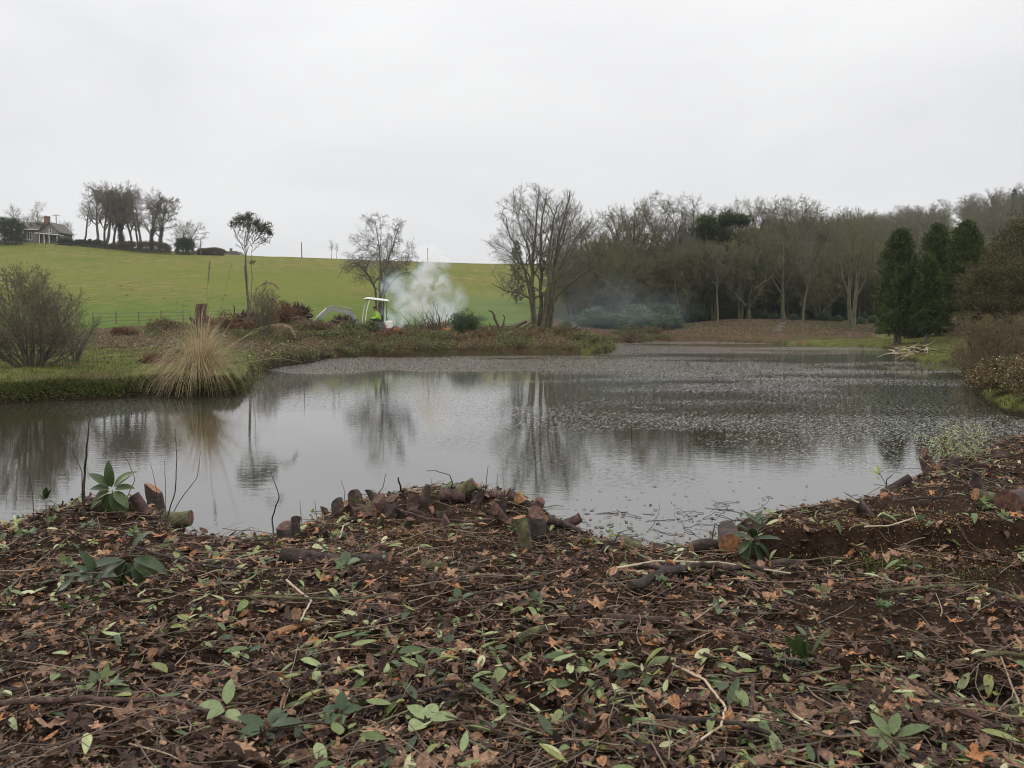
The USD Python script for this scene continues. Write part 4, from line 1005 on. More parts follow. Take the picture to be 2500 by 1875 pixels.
# heaps of cut undergrowth lying about the digger
for i, (u, d, w, hh, lab) in enumerate([(300, 58, 1.3, .35, 'low reddish heap of cut growth at the left end of the red earth'), (395, 61, 1.6, .6, 'heap of cut growth left of the gnarled stump'), (545, 57, 1.4, .75, 'heap of cut growth between the gnarled stump and the bare reddish shrub'), (600, 53, 1.2, .5, 'heap of cut growth in front of the bare reddish shrub'),
    (690, 58, 1.3, .9, 'tall heap of cut growth right of the bare reddish shrub'), (700, 51, 1.5, .5, 'low heap of cut growth at the water edge below the plume of pampas'), (775, 56, 1.2, .6, 'heap of cut growth below the digger bucket'), (820, 53, 1.7, .55, 'low green heap of cut growth below the digger arm'), (870, 55, 1.3, .7, 'green heap of cut growth in front of the digger tracks'),
    (905, 56, .9, .55, 'leafy pale heap of cut growth hiding the digger track'), (960, 53, 1.6, .4, 'low heap of cut growth right of the digger'), (1010, 56, 1.4, .4, 'low heap of cut growth in front of the fire'), (1090, 54, 1.8, .45, 'long low heap of cut growth below the brush pile'), (1180, 56, 1.5, .5, 'low heap of cut growth right of the brush pile'),
    (1270, 57, 1.7, .4, 'low heap of cut growth in front of the many stemmed tree'), (1375, 60, 1.2, .75, 'brown heap of cut growth right of the many stemmed tree'), (1420, 57, 1.4, .5, 'green heap of cut growth near the tip of the cleared bank'), (1455, 55, 1.1, .45, 'green clump on the tip of the cleared bank'), (440, 33, .9, .3, 'dark leafy clump left of the pampas grass'), (390, 30, .8, .25, 'low dark clump on the grass left of the pampas grass'),
    (1530, 80, 2.2, .8, 'green low growth behind the tip of the cleared bank'), (1590, 84, 2.2, .6, 'low growth on the shore left of the brown mound')]):
    p = place(u, d); p[2] -= .05
    if u < 715 and d > 45: hh *= 1.4
    if 730 < u < 890: hh *= .75
    sp = shrub(900 + i, (0, 0, hh * .45), (w, w * .7, hh), 120, 26, .11, .05, .2, .6, 10, .3)
    t = shrub_thing('brush_heap', lab, 'brush heap', p, sp, 'heap_green' if ('green' in lab or 'leafy' in lab) else 'heap_red' if ('reddish' in lab or i % 3 == 1) else 'heap_leaf')
    rg = np.random.default_rng(950 + i)
    P0 = np.stack([rg.normal(0, w * .5, 40), rg.normal(0, w * .3, 40), rg.uniform(0, hh * .6, 40)], -1)
    dd = unit(rg.normal(0, 1, (40, 3)) * [1, 1, .6] + [0, 0, .35])
    obj('twigs', spikes(P0, P0 + dd * rg.uniform(.3, .9, (40, 1)), np.full(40, .016)), 'twig_red', t)
# ---------------------------------------------------------------- solids
def box(x0, x1, y0, y1, z0, z1):
    m = trimesh.creation.box((x1 - x0, y1 - y0, z1 - z0)); m.apply_translation(((x0 + x1) / 2, (y0 + y1) / 2, (z0 + z1) / 2))
    return arr(m)
def rbox(x0, x1, y0, y1, z0, z1, r=.03, seg=10):
    s = manifold3d.Manifold.sphere(r, seg)
    return arr(manifold3d.Manifold.batch_hull([s.translate((a, b, c)) for a in (x0 + r, x1 - r) for b in (y0 + r, y1 - r) for c in (z0 + r, z1 - r)]))
def prism(profile, y0, y1):
    """profile in x-z, drawn out along y."""
    pg = Polygon(profile)
    m = trimesh.creation.extrude_polygon(pg, y1 - y0, engine='earcut')
    v = np.array(m.vertices); f = np.array(m.faces)
    return np.column_stack([v[:, 0], y1 - v[:, 2], v[:, 1]]), f
def pipe(points, r, sides=8, K=None):
    p = np.array(points, float)
    rr = np.full(len(p), r) if np.ndim(r) == 0 else np.array(r, float)
    return tubes(p[None], rr[None], sides, True)

mat_noise('root_earth', [(.3, (.022, .013, .009)), (.5, (.060, .034, .023)), (.7, (.13, .078, .05))], 5.0, .95, .05, 9)
mat_plain('white_paint', (.52, .52, .48), .5, var=.12)
mat_plain('grey_metal', (.19, .19, .18), .5, var=.35, scale=6)
mat_plain('dark_panel', (.055, .06, .065), .5)
mat_plain('black_rubber', (.015, .015, .015), .7)
mat_plain('red_paint', (.22, .025, .025), .5)
mat_plain('sticker_red', (.45, .03, .05), .5)
mat_plain('skin', (.30, .17, .12), .6, var=.04)
mat_plain('hair_dark', (.018, .013, .011), .8)
mat_plain('hivis', (.28, .48, .03), .7, var=.15, scale=14)
mat_plain('trousers', (.035, .045, .035), .9)
mat_plain('brick', (.13, .062, .047), .9, var=.25, scale=3)
mat_plain('roof_tile', (.085, .072, .062), .9, var=.25, scale=1.2)
mat_plain('stone_wall', (.13, .118, .095), .9, var=.25, scale=1.5)
mat_plain('old_wood', (.10, .085, .065), .9, var=.25, scale=3)
mat_plain('pale_wood', (.36, .29, .20), .8, var=.25, scale=5)
mat_plain('dark_timber', (.045, .036, .028), .9, var=.3, scale=5)
mat_plain('weathered_rail', (.105, .10, .075), .9, var=.3, scale=3)
M['window_glass'] = usdkit.material(stage, '/World/Looks/window_glass', {'p': ('principled_bsdf', {'base_color': (.03, .035, .04), 'roughness': .05})}, [], surface='p.BSDF')

# ---- bungalow on the skyline
HD = 225.0
hb = place(90, HD); hm = .4096 * HD / FOC
hb[2] = W(90, 591, HD)[2]
def hx(u): return (u - 90) * hm
def hz(v): return (591 - v) * hm
ho = thing('bungalow', 'low stone bungalow with brown roof, brick chimney and white veranda on the field skyline', 'house', hb)
w1 = obj('wall', box(hx(20), hx(107), 0, 6, -1.2, hz(561)), 'stone_wall', ho)
obj('gable_wall', prism([(hx(107.5), -1.2), (hx(152), -1.2), (hx(152), hz(566)), (hx(130), hz(545)), (hx(107.5), hz(564))], .3, 7), 'stone_wall', ho)
rf = obj('roof', prism([(0, 0), (3.4, 1.9), (6.8, 0), (6.8, -.15), (3.4, 1.72), (0, -.15)], hx(14), hx(108)), 'roof_tile', ho)
v_, f_ = prism([(-.4, hz(561)), (3.0, hz(540)), (6.4, hz(561)), (6.4, hz(562.5)), (3.0, hz(541.6)), (-.4, hz(562.5))], 0, 1)
L0, L1 = hx(12), hx(107)
V2 = np.column_stack([L0 + (L1 - L0) * v_[:, 1], v_[:, 0], v_[:, 2]])
stage.RemovePrim(rf.GetPath()); used.pop((str(ho.GetPath()), 'roof'), None)
rf = obj('roof', (V2, f_[:, ::-1]), 'roof_tile', ho)
obj('gutter', box(hx(40), hx(107), -.55, -.42, hz(562.6), hz(561.2)), 'white_paint', ho)
g1 = prism([(hx(104), hz(567.5)), (hx(130), hz(542.2)), (hx(155.5), hz(567.5)), (hx(155.5), hz(569)), (hx(130), hz(544)), (hx(104), hz(569))], -.1, 7.4)
obj('gable_roof', g1, 'roof_tile', ho)
obj('chimney', join(box(hx(106.5), hx(117), 2.4, 3.4, hz(556), hz(528)), box(hx(105.8), hx(117.7), 2.33, 3.47, hz(528) + .003, hz(526.5))), 'brick', ho)
obj('veranda_roof', prism([(hx(107), hz(570.2)), (hx(164), hz(575)), (hx(164), hz(576.6)), (hx(107), hz(572))], -2.6, .25), 'white_paint', ho)
for u in (118, 129, 141, 160):
    obj('veranda_post', box(hx(u) - .07, hx(u) + .07, -2.5, -2.36, -1.2, hz(575)), 'white_paint', ho)
obj('porch_post', box(hx(68.5), hx(70.5), -.7, -.55, -1.2, hz(562.7)), 'white_paint', ho)
for (u0, u1, v0, v1) in [(55, 63, 567, 582), (76, 88, 567, 586), (126, 134, 560, 568.5), (119.5, 127.5, 578, 590), (130.5, 139.5, 578, 590)]:
    y_ = -.06 if u1 < 100 else .22
    wn = obj('window', join(box(hx(u0), hx(u1), y_, y_ + .04, hz(v1), hz(v1) + .08), box(hx(u0), hx(u1), y_, y_ + .04, hz(v0) - .08, hz(v0)), box(hx(u0), hx(u0) + .08, y_, y_ + .04, hz(v1) + .082, hz(v0) - .082), box(hx(u1) - .08, hx(u1), y_, y_ + .04, hz(v1) + .082, hz(v0) - .082), box((hx(u0) + hx(u1)) / 2 - .04, (hx(u0) + hx(u1)) / 2 + .04, y_, y_ + .04, hz(v1) + .082, hz(v0) - .082)), 'white_paint', ho)
    obj('pane', box(hx(u0) + .08, hx(u1) - .08, y_ + .02, y_ + .05, hz(v1) + .08, hz(v0) - .08), 'window_glass', wn)
rng = np.random.default_rng(61)
obj('roof_creeper', leaf_cloud(rng, np.stack([rng.uniform(hx(75), hx(112), 60), rng.uniform(.5, 3, 60), hz(548) + rng.normal(0, .25, 60)], -1), .4, 16, .2, .16), 'ivy_leaf', ho)
def hedge(name, label, u0, u1, d, v0, v1, depth=1.6, mat='ivy_leaf', rough=.25):
    p = place((u0 + u1) / 2, d); m = .4096 * d / FOC
    L, hgt = (u1 - u0) * m, (v1 - v0) * m
    zt_ = W((u0 + u1) / 2, v0, d)[2]; p[2] = min(p[2], W((u0 + u1) / 2, v1, d)[2]) - .35; hgt = zt_ - p[2]
    rng = np.random.default_rng(int(u0 + 999))
    n_ = int(70 + 60 * L * hgt / 6)
    t = thing(name, label, 'hedge', p)
    c = np.stack([rng.uniform(-L / 2, L / 2, n_), rng.uniform(-depth / 2, depth / 2, n_), rng.random(n_) ** .7 * (hgt - .25)], -1)
    c[:, 2] *= 1 - .35 * (np.abs(c[:, 0]) / (L / 2)) ** 6
    obj('foliage', leaf_cloud(rng, c, .42, 40, .2, .14), mat, t)
    k = max(3, int(L / 2)); xs = np.linspace(-L / 2 + .3, L / 2 - .3, k)
    P = np.stack([np.stack([xs, 0 * xs, 0 * xs - .4], -1), np.stack([xs + .1, 0 * xs, 0 * xs + hgt * .7], -1)], 1)
    obj('stems', tubes(P, np.full((k, 2), .05), 5), 'bark_grey', t)
hedge('tall_hedge', 'tall dark green hedge at the left edge in front of the bungalow', -30, 66, 218, 530, 592, 4)
hedge('clipped_hedge', 'clipped dark hedge just right of the bungalow veranda', 150, 186, 220, 580, 598, 2)
hedge('clipped_hedge', 'long low hedge running from the bungalow towards the tree clump', 182, 262, 222, 584, 598, 2)
hedge('field_hedge', 'rough brown hedge under the tree clump on the skyline', 272, 420, 224, 588, 604, 2.4, 'rust_leaf')
hedge('field_hedge', 'dark rounded bush at the foot of the small tree right of the clump', 436, 478, 224, 580, 610, 2.4)
hedge('field_hedge', 'reddish brown low hedge on the skyline left of the distant roof', 484, 552, 228, 604, 617, 2, 'rust_leaf')
hedge('field_hedge', 'dark low hedge line on the skyline behind the many stemmed tree', 1330, 1420, 226, 640, 655, 3)

# distant roof over the skyline
p = place(572, 246); m = .4096 * 246 / FOC; p[2] = W(572, 620, 246)[2]
c_ = thing('distant_house', 'dark roof with one chimney just showing over the field skyline', 'house', p)
obj('roof', prism([(-22 * m, -.3), (-14 * m, 6.5 * m), (10 * m, 7 * m), (20 * m, -.3)], 0, 5), 'roof_tile', c_)
obj('wall', box(-20 * m, 18 * m, .3, 4.7, -2.5, -.305), 'stone_wall', c_)
obj('chimney', box(-12 * m, -7 * m, 2, 2.7, 5 * m, 15 * m), 'brick', c_)

# poles
def pole(label, u, d, v0, v1, r=.12, cross=False):
    p = place(u, d); hgt = W(u, v0, d)[2] - p[2]
    t = thing('utility_pole', label, 'pole', p)
    obj('shaft', pipe([(0, 0, -.4), (0, 0, hgt)], [r, r * .75]), 'old_wood', t)
    if cross:
        obj('crossarm', box(-1.0, 1.0, -.06, .06, hgt - .35, hgt - .22), 'old_wood', t)
        obj('transformer', pipe([(-.35, 0, hgt * .5), (-.35, 0, hgt * .5 + .9)], .3, 10), 'dark_panel', t)
        for x in (-.85, 0, .85): obj('insulator', pipe([(x, 0, hgt - .22), (x, 0, hgt - .02)], .05, 6), 'white_paint', t)
    else:
        obj('cap', pipe([(0, 0, hgt + .002), (0, 0, hgt + .06)], [r * .9, r * .5]), 'dark_panel', t)
pole('utility pole with crossarm and transformer right of the bungalow', 148, 238, 523, 575, .14, True)
pole('plain pole on the skyline between the evergreen umbrella tree and the two young trees', 740, 226, 592, 622, .14)
pole('plain pole on the skyline straight above the smoke', 1045, 222, 606, 640, .14)
pole('short plain pole on the skyline right of the small tree by the clump', 495, 224, 583, 612, .11)

# fences of post and rail
def fence(name, label, pts, d_of, post_h, rails, every, mat='weathered_rail'):
    """pts = photograph columns; posts and rails each built on their own."""
    line = np.array([place(u, d) for u, d in pts])
    seg = np.linalg.norm(np.diff(line[:, :2], axis=0), axis=1); cum = np.r_[0, np.cumsum(seg)]
    n_ = int(cum[-1] / every) + 1
    s = np.linspace(0, cum[-1], n_)
    x, y = np.interp(s, cum, line[:, 0]), np.interp(s, cum, line[:, 1]); z = H(x, y)
    t = thing(name, label, 'fence', (x[0], y[0], z[0]))
    o = np.array([x[0], y[0], z[0]])
    q = np.stack([x, y, z], -1) - o
    for k in range(n_):
        obj('post', box(q[k, 0] - .045, q[k, 0] + .045, q[k, 1] - .045, q[k, 1] + .045, q[k, 2] - .2, q[k, 2] + post_h * (1 + .06 * math.sin(k * 2.3))), mat, t)
    for k in range(n_ - 1):
        for h_ in rails:
            a, b = q[k] + [0, -.07, h_], q[k + 1] + [0, -.07, h_]
            obj('rail', pipe([a + (b - a) * .004, b - (b - a) * .004], .022, 4), mat, t)
fence('paddock_fence', 'dark post and rail fence along the skyline in front of the bungalow', [(-60, 213), (60, 214), (140, 215), (300, 217), (470, 219)], None, 1.15, (.55, 1.0), 2.4)
fence('field_fence', 'dark post and rail fence at the foot of the field behind the red earth', [(228, 79), (330, 80), (460, 82), (560, 84), (680, 88)], None, 1.15, (.3, .65, 1.0), 1.9)
p = place(2192, 47.5)
t = thing('wooden_post', 'short pale wooden post standing on the far lawn left of the branch pile', 'post', p)
obj('shaft', rbox(-.07, .07, -.07, .07, -.2, 1.05, .015), 'old_wood', t); obj('top', rbox(-.075, .075, -.075, .075, 1.052, 1.09, .015), 'pale_wood', t)

# mole hills
rng = np.random.default_rng(63)
mo = trimesh.creation.icosphere(2, 1.0)
mv = np.array(mo.vertices); mv[:, 2] *= .45; mv *= (1 + .3 * (meshkit.fbm(mv * 3, 3, 2)[:, None] - .5))
first_m = None
for i in range(34):
    u, v = (rng.normal(315, 30), rng.normal(692, 7)) if i < 14 else (rng.uniform(270, 560), rng.uniform(700, 752))
    q = S(u, v); q = q / q[1]; tt = np.linspace(75, 230, 400); hh = H(q[0] * tt, tt); k = np.nonzero(EYE + q[2] * tt <= hh)[0]
    if not len(k): continue
    k = k[0]; p = np.array([q[0] * tt[k], tt[k], hh[k] - .03]); s = rng.uniform(.12, .26)
    if first_m is None:
        first_m = thing('molehill', 'small dark molehill on the green field', 'molehill', p, 0, s, 'molehills on the field')
        obj('earth', (mv, np.array(mo.faces)), 'root_earth', first_m, True)
    else:
        dup(first_m, p, rng.random() * 6, (s * 1.3, s, s), 'small dark molehill on the green field')

# ---------------------------------------------------------------- mini digger and its driver
dg = place(922, 60); dg[2] = W(922, 823, 60)[2]
DROT = math.radians(202)
d = thing('mini_digger', 'white canopied mini digger with its grey arm reaching left over the cleared bank', 'digger', dg, DROT)
# frame of the machine: +x forward, +y towards the viewer's side
for s in (-1, 1):
    y0, y1 = (.42, .72) if s > 0 else (-.72, -.42)
    tr_ = obj('track', prism([(-.95, .12), (-.8, 0), (.8, 0), (.95, .12), (.95, .30), (.8, .42), (-.8, .42), (-.95, .30)], y0, y1), 'black_rubber', d)
    obj('sprocket', pipe([(-.66, y1 - .01 if s > 0 else y0 + .01, .21), (-.66, y1 + .03 if s > 0 else y0 - .03, .21)], .15, 12), 'red_paint', tr_)
obj('undercarriage', rbox(-.6, .6, -.40, .40, .16, .46, .04), 'red_paint', d)
obj('deck', rbox(-.85, .75, -.62, .62, .47, .56, .03), 'red_paint', d)
obj('side_panel', rbox(-.35, .30, .30, .62, .565, 1.02, .04), 'dark_panel', d)
obj('side_panel', rbox(-.35, .30, -.62, -.30, .565, 1.02, .04), 'dark_panel', d)
en = obj('engine_cover', rbox(-.98, -.36, -.60, .60, .565, 1.16, .13, 16), 'white_paint', d, 40)
obj('sticker', box(-.50, -.38, .601, .606, .72, .84), 'sticker_red', en)
obj('exhaust', pipe([(-.8, -.3, 1.1), (-.8, -.3, 1.3)], .03), 'dark_panel', d)
obj('seat', join(rbox(-.34, .14, -.24, .24, 1.03, 1.13, .04), rbox(-.40, -.30, -.24, .24, 1.10, 1.56, .04)), 'black_rubber', d)
obj('floor', rbox(.25, .85, -.5, .5, .565, .62, .02), 'dark_panel', d)
obj('console', rbox(.62, .74, -.3, .3, .62, 1.0, .03), 'dark_panel', d)
for y in (-.2, .2):
    obj('lever', pipe([(.60, y, .95), (.55, y, 1.32)], .014, 6), 'black_rubber', d)
# canopy
obj('canopy_roof', arr(trimesh.convex.convex_hull(np.vstack([rbox(-.72, .88, -.56, .56, 2.55, 2.62, .03)[0], rbox(-.62, .70, -.46, .46, 2.66, 2.72, .03)[0]]) @ np.array([[1, 0, .11], [0, 1, 0], [-.0, 0, 1]]))), 'white_paint', d, 40)
for y in (-.5, .5):
    obj('front_post', pipe([(.96, y, .58), (.98, y, .95), (.94, y, 1.45), (.84, y, 2.0), (.66, y, 2.58)], .032), 'white_paint', d)
    obj('rear_post', pipe([(-.52, y, 1.12), (-.54, y, 1.8), (-.56, y, 2.49)], .03), 'dark_panel', d)
obj('front_bar', pipe([(.98, -.49, .97), (.98, .49, .97)], .022), 'white_paint', d)
# arm
def arm_box(a, b, w, h0, h1):
    a, b = np.array(a, float), np.array(b, float); t_ = unit(b - a); n_ = np.array([-t_[2], 0, t_[0]])
    pts = []
    for q, h_ in ((a, h0), (b, h1)):
        for s in (-1, 1):
            for y in (-1, 1):
                pts.append(q + n_ * s * h_ / 2 + [0, y * w / 2, 0])
    return arr(trimesh.convex.convex_hull(np.array(pts)))
sw = obj('swing_post', rbox(.78, 1.15, -.14, .14, .40, .80, .04), 'dark_panel', d)
bm = obj('boom', join(arm_box((1.05, 0, .72), (1.95, 0, 1.72), .18, .24, .31), arm_box((1.9, 0, 1.68), (3.25, 0, 1.98), .178, .32, .21)), 'grey_metal', d)
obj('boom_cylinder', join(pipe([(1.2, .0, .55), (1.75, 0, 1.2)], .05), pipe([(1.75, 0, 1.2), (2.1, 0, 1.56)], .028)), 'dark_panel', bm)
obj('stick_cylinder', join(pipe([(1.75, 0, 1.92), (2.6, 0, 2.12)], .045), pipe([(2.6, 0, 2.12), (3.35, 0, 2.22)], .025)), 'grey_metal', bm)
stk = obj('dipper_arm', join(arm_box((3.1, 0, 2.16), (3.45, 0, 1.86), .13, .14, .22), arm_box((3.40, 0, 1.95), (4.75, 0, .72), .15, .26, .16)), 'grey_metal', d)
obj('bucket_cylinder', join(pipe([(3.55, 0, 2.02), (4.2, 0, 1.42)], .04), pipe([(4.2, 0, 1.42), (4.72, 0, .92)], .022)), 'white_paint', stk)
bk = obj('bucket', prism([(4.62, .74), (4.86, .78), (5.10, .55), (5.12, .25), (4.95, .05), (4.62, .02), (4.50, .10), (4.72, .18), (4.88, .32), (4.86, .5)], -.24, .24), 'dark_panel', d)
for y in (-.18, -.06, .06, .18):
    obj('tooth', arr(trimesh.convex.convex_hull(np.array([(4.52, y - .03, .12), (4.52, y + .03, .12), (4.54, y - .03, .05), (4.54, y + .03, .05), (4.40, y, .10)]))), 'grey_metal', bk)

# driver: one continuous body, clothes over it
def body(chain, refine=.03, it=8):
    man = None
    for (a, ra), (b, rb) in chain:
        h_ = manifold3d.Manifold.batch_hull([manifold3d.Manifold.sphere(ra, 14).translate(tuple(a)), manifold3d.Manifold.sphere(rb, 14).translate(tuple(b))])
        man = h_ if man is None else man + h_
    v_, f_ = arr(man.refine_to_length(refine))
    m = trimesh.Trimesh(v_, f_); trimesh.smoothing.filter_taubin(m, iterations=it)
    return arr(m)
loc = dg.copy()
pr = thing('person', 'driver in lime green jacket and dark cap seated in the digger, leaning on the levers', 'person', dg, DROT)
hip, neck, head = (-.10, 0, 1.25), (.10, 0, 1.80), (.19, .02, 1.98)
ch = [((hip, .15), ((-.02, 0, 1.5), .16)), (((-.02, 0, 1.5), .16), ((.06, 0, 1.70), .13)), (((.06, 0, 1.70), .11), (neck, .055)), ((neck, .055), (head, .085)), ((head, .085), ((.20, .02, 2.04), .095)), (((.21, .02, 1.95), .07), ((.24, .02, 1.91), .045)), (((.285, .02, 1.985), .018), ((.275, .02, 1.96), .022))]
for s in (-1, 1):
    ch += [(((.05, .10 * s, 1.70), .09), ((.05, .21 * s, 1.66), .075)), (((.05, .21 * s, 1.66), .072), ((.10, .27 * s, 1.40), .055)), (((.10, .27 * s, 1.40), .053), ((.40, .22 * s, 1.30), .036)), (((.40, .22 * s, 1.30), .034), ((.47, .21 * s, 1.31), .038))]
    for k in range(4):
        a0 = (.49, .21 * s + (k - 1.5) * .018, 1.325 - .008 * abs(k - 1.5)); a1 = (.545, .21 * s + (k - 1.5) * .017, 1.335); a2 = (.565, .21 * s + (k - 1.5) * .016, 1.305 - .004 * k)
        ch += [((a0, .010), (a1, .009)), ((a1, .009), (a2, .008))]
    ch += [(((.45, .18 * s, 1.33), .012), ((.50, .165 * s, 1.345), .010)), (((.50, .165 * s, 1.345), .010), ((.545, .18 * s, 1.34), .009))]
    ch += [((( -.08, .09 * s, 1.22), .10), ((.38, .15 * s, 1.24), .075)), (((.38, .15 * s, 1.24), .072), ((.44, .15 * s, .80), .05)), (((.44, .15 * s, .80), .048), ((.45, .15 * s, .68), .05)), (((.45, .15 * s, .665), .045), ((.62, .16 * s, .66), .04))]
    ch += [(((.18, .02 + .09 * s, 2.0), .022), ((.185, .02 + .094 * s, 1.97), .018))]
bd = obj('body', body(ch, .018, 6), 'skin', pr, True)
jk = [((( -.11, 0, 1.24), .175), ((-.02, 0, 1.5), .19)), (((-.02, 0, 1.5), .19), ((.06, 0, 1.70), .155)), (((.06, 0, 1.70), .13), ((.09, 0, 1.79), .085))]
for s in (-1, 1):
    jk += [(((.05, .10 * s, 1.70), .115), ((.05, .22 * s, 1.66), .10)), (((.05, .22 * s, 1.66), .098), ((.10, .28 * s, 1.40), .08)), (((.10, .28 * s, 1.40), .078), ((.37, .225 * s, 1.305), .058))]
obj('jacket', body(jk, .03, 6), 'hivis', pr, True)
tq = []
for s in (-1, 1):
    tq += [((( -.10, .09 * s, 1.20), .13), ((.38, .15 * s, 1.24), .095)), (((.38, .15 * s, 1.24), .092), ((.44, .15 * s, .74), .07))]
obj('trousers', body(tq, .03, 6), 'trousers', pr, True)
obj('cap', body([(((.165, .02, 2.035), .105), ((.20, .02, 2.06), .098)), (((.24, .02, 2.04), .07), ((.33, .02, 2.03), .02))], .02, 6), 'hair_dark', pr, True)
for s in (-1, 1):
    obj('boot', body([(((.44, .15 * s, .74), .062), ((.45, .15 * s, .66), .062)), (((.45, .15 * s, .66), .06), ((.63, .16 * s, .65), .05))], .02, 6), 'black_rubber', pr, True)

# ---------------------------------------------------------------- cut stumps, root plates and brush on the cleared bank
mat_noise('log_bark', [(.3, (.012, .008, .007)), (.5, (.030, .020, .016)), (.7, (.085, .06, .047))], 14.0, .85, .012, 45)
mat_noise('log_bark_moss', [(.3, (.03, .026, .016)), (.5, (.075, .068, .034)), (.7, (.14, .135, .065))], 14.0, .95, .012, 45)
mat_noise('log_bark_red', [(.3, (.018, .010, .008)), (.5, (.048, .025, .020)), (.7, (.11, .066, .053))], 14.0, .8, .010, 45)
mat_noise('cut_wood', [(.3, (.10, .042, .018)), (.5, (.21, .098, .042)), (.72, (.34, .19, .095))], 30, .8, .002, 90)
mat_noise('cut_wood_dark', [(.3, (.03, .014, .010)), (.5, (.075, .035, .024)), (.72, (.14, .075, .05))], 30, .8, .002, 90)

def log_mesh(p0, p1, r0, r1, seed=0, K=9, sides=16, bend=.05, slant0=0.0, slant1=0.0, knob=.10, flare=0.0):
    """bark of a cut limb and its two sawn faces."""
    rng = np.random.default_rng(seed)
    p0, p1 = np.array(p0, float), np.array(p1, float)
    ax = unit(p1 - p0); L = np.linalg.norm(p1 - p0)
    a = unit(np.cross(ax, [0, 0, 1.0] if abs(ax[2]) < .8 else [1.0, 0, 0])); b = np.cross(ax, a)
    t = np.linspace(0, 1, K)
    off = rng.normal(0, 1, 2)
    mid = p0 + ax * L * t[:, None] + (np.sin(t * math.pi) * bend * L)[:, None] * (a * off[0] + b * off[1])
    rad = r0 + (r1 - r0) * t + flare * r0 * np.exp(-t * 5)
    th = np.arange(sides) * 2 * math.pi / sides
    nz_ = meshkit.fbm(np.stack([np.cos(th)[None] * 1.3 + 0 * t[:, None], np.sin(th)[None] * 1.3 + 0 * t[:, None], t[:, None] * L / max(r0, .01) * .25 + 0 * th[None]], -1) + seed * 3.7, 3, seed)
    rr = rad[:, None] * (1 + knob * 2.4 * (nz_ - .5))
    V = mid[:, None] + rr[..., None] * (np.cos(th)[None, :, None] * a + np.sin(th)[None, :, None] * b)
    for e, sl in ((0, slant0), (K - 1, slant1)):
        V[e] += ax * (np.cos(th - rng.random() * 6.28) * sl * rad[e])[:, None]
    i, j = np.meshgrid(np.arange(K - 1), np.arange(sides), indexing='ij')
    q = np.stack([i * sides + j, i * sides + (j + 1) % sides, (i + 1) * sides + (j + 1) % sides, (i + 1) * sides + j], -1).reshape(-1, 4)
    bark = (V.reshape(-1, 3), q)
    faces = []
    for e, sgn in ((0, -1), (K - 1, 1)):
        c_ = V[e].mean(0)
        inner = c_ + (V[e] - c_) * .5 + ax * sgn * rng.uniform(-.01, .02, (sides, 1)) * rad[e]
        VV = np.vstack([V[e], inner, c_[None] + ax * sgn * .02 * rad[e]])
        ff = []
        for k in range(sides):
            n2 = (k + 1) % sides
            tri = [[k, n2, sides + n2], [k, sides + n2, sides + k], [sides + k, sides + n2, 2 * sides]]
            ff += tri if sgn > 0 else [x[::-1] for x in tri]
        faces.append((VV, np.array(ff)))
    return bark, faces

def log_thing(name, label, cat, p0, p1, r0, r1, bark='log_bark', cut='cut_wood', seed=0, ends=(1, 1), group=None, **kw):
    p0, p1 = np.array(p0, float), np.array(p1, float)
    o = p0.copy()
    bk_, fc = log_mesh(p0 - o, p1 - o, r0, r1, seed, **kw)
    t = thing(name, label, cat, o, 0, 1, group)
    obj('bark', bk_, bark, t, 50)
    for e in (0, 1):
        if ends[e]: obj('cut_face', fc[e], cut, t)
    return t

def pxlog(name, label, cat, a, b, da, db, r0, r1, **kw):
    return log_thing(name, label, cat, W(a[0], a[1], da), W(b[0], b[1], db), r0, r1, **kw)

def root_plate(name, label, u, d, v_top, w, seed, leaf=False, spikes_n=60):
    spikes_n = int(spikes_n * 1.7)
    rng = np.random.default_rng(seed)
    p = place(u, d); h_ = W(u, v_top, d)[2] - p[2]
    t = thing(name, label, 'root plate', p)
    ms = trimesh.creation.icosphere(3, 1.0); v_ = np.array(ms.vertices)
    v_ = v_ * np.array([w * .36, w * .24, h_ * .34]) * (.35 + 1.3 * meshkit.fbm(v_ * 3.3 + seed, 4, seed))[:, None] + [0, 0, h_ * .32]
    obj('earth', (v_, np.array(ms.faces)), 'root_earth', t)
    a = rng.uniform(0, math.pi, spikes_n) + rng.normal(0, .25, spikes_n)
    D = np.stack([np.cos(a), rng.normal(-.1, .35, spikes_n), np.abs(np.sin(a)) * .9 + .1], -1)
    P0 = np.array([0, 0, h_ * .35]) + D * np.array([w * .2, .2, h_ * .18])
    R_, RR = grow(rng, P0, D, rng.uniform(.3, .75, spikes_n) * h_ * .8, rng.uniform(.025, .075, spikes_n), 5, .22, .0, .35)
    obj('roots', tubes(R_, RR, 6, True), 'root_earth', t)
    if leaf:
        c = np.stack([rng.normal(0, w * .25, 60), rng.normal(-.2, .3, 60), rng.uniform(.05, h_ * .6, 60)], -1)
        obj('litter', leaf_cloud(rng, c, .25, 14, .09, .05), 'heap_leaf', t)
    return t
root_plate('root_plate', 'broad spiky upturned root plate, reddish, left of the digger arm', 722, 61, 738, 3.0, 3, True, 90)
root_plate('root_plate', 'dark spiky stump roots under the arch of the digger arm', 838, 62, 768, 2.6, 4, True, 70)
root_plate('root_plate', 'earthy root clump at the foot of the bare reddish shrub', 606, 59, 758, 2.4, 6, True, 60)
root_plate('root_plate', 'low earthy root clump right of the upright gnarled stump', 556, 61, 778, 2.4, 7, True, 50)
root_plate('root_plate', 'low heap of roots and earth left of the gnarled stump', 436, 62, 784, 2.8, 8, True, 50)
root_plate('root_plate', 'low red earth heap with roots at the foot of the many stemmed tree', 1300, 65.5, 797, 2.4, 9, True, 30)
root_plate('root_plate', 'small heap of dark roots on the right end of the cleared bank', 1395, 62, 795, 2.0, 10, True, 36)
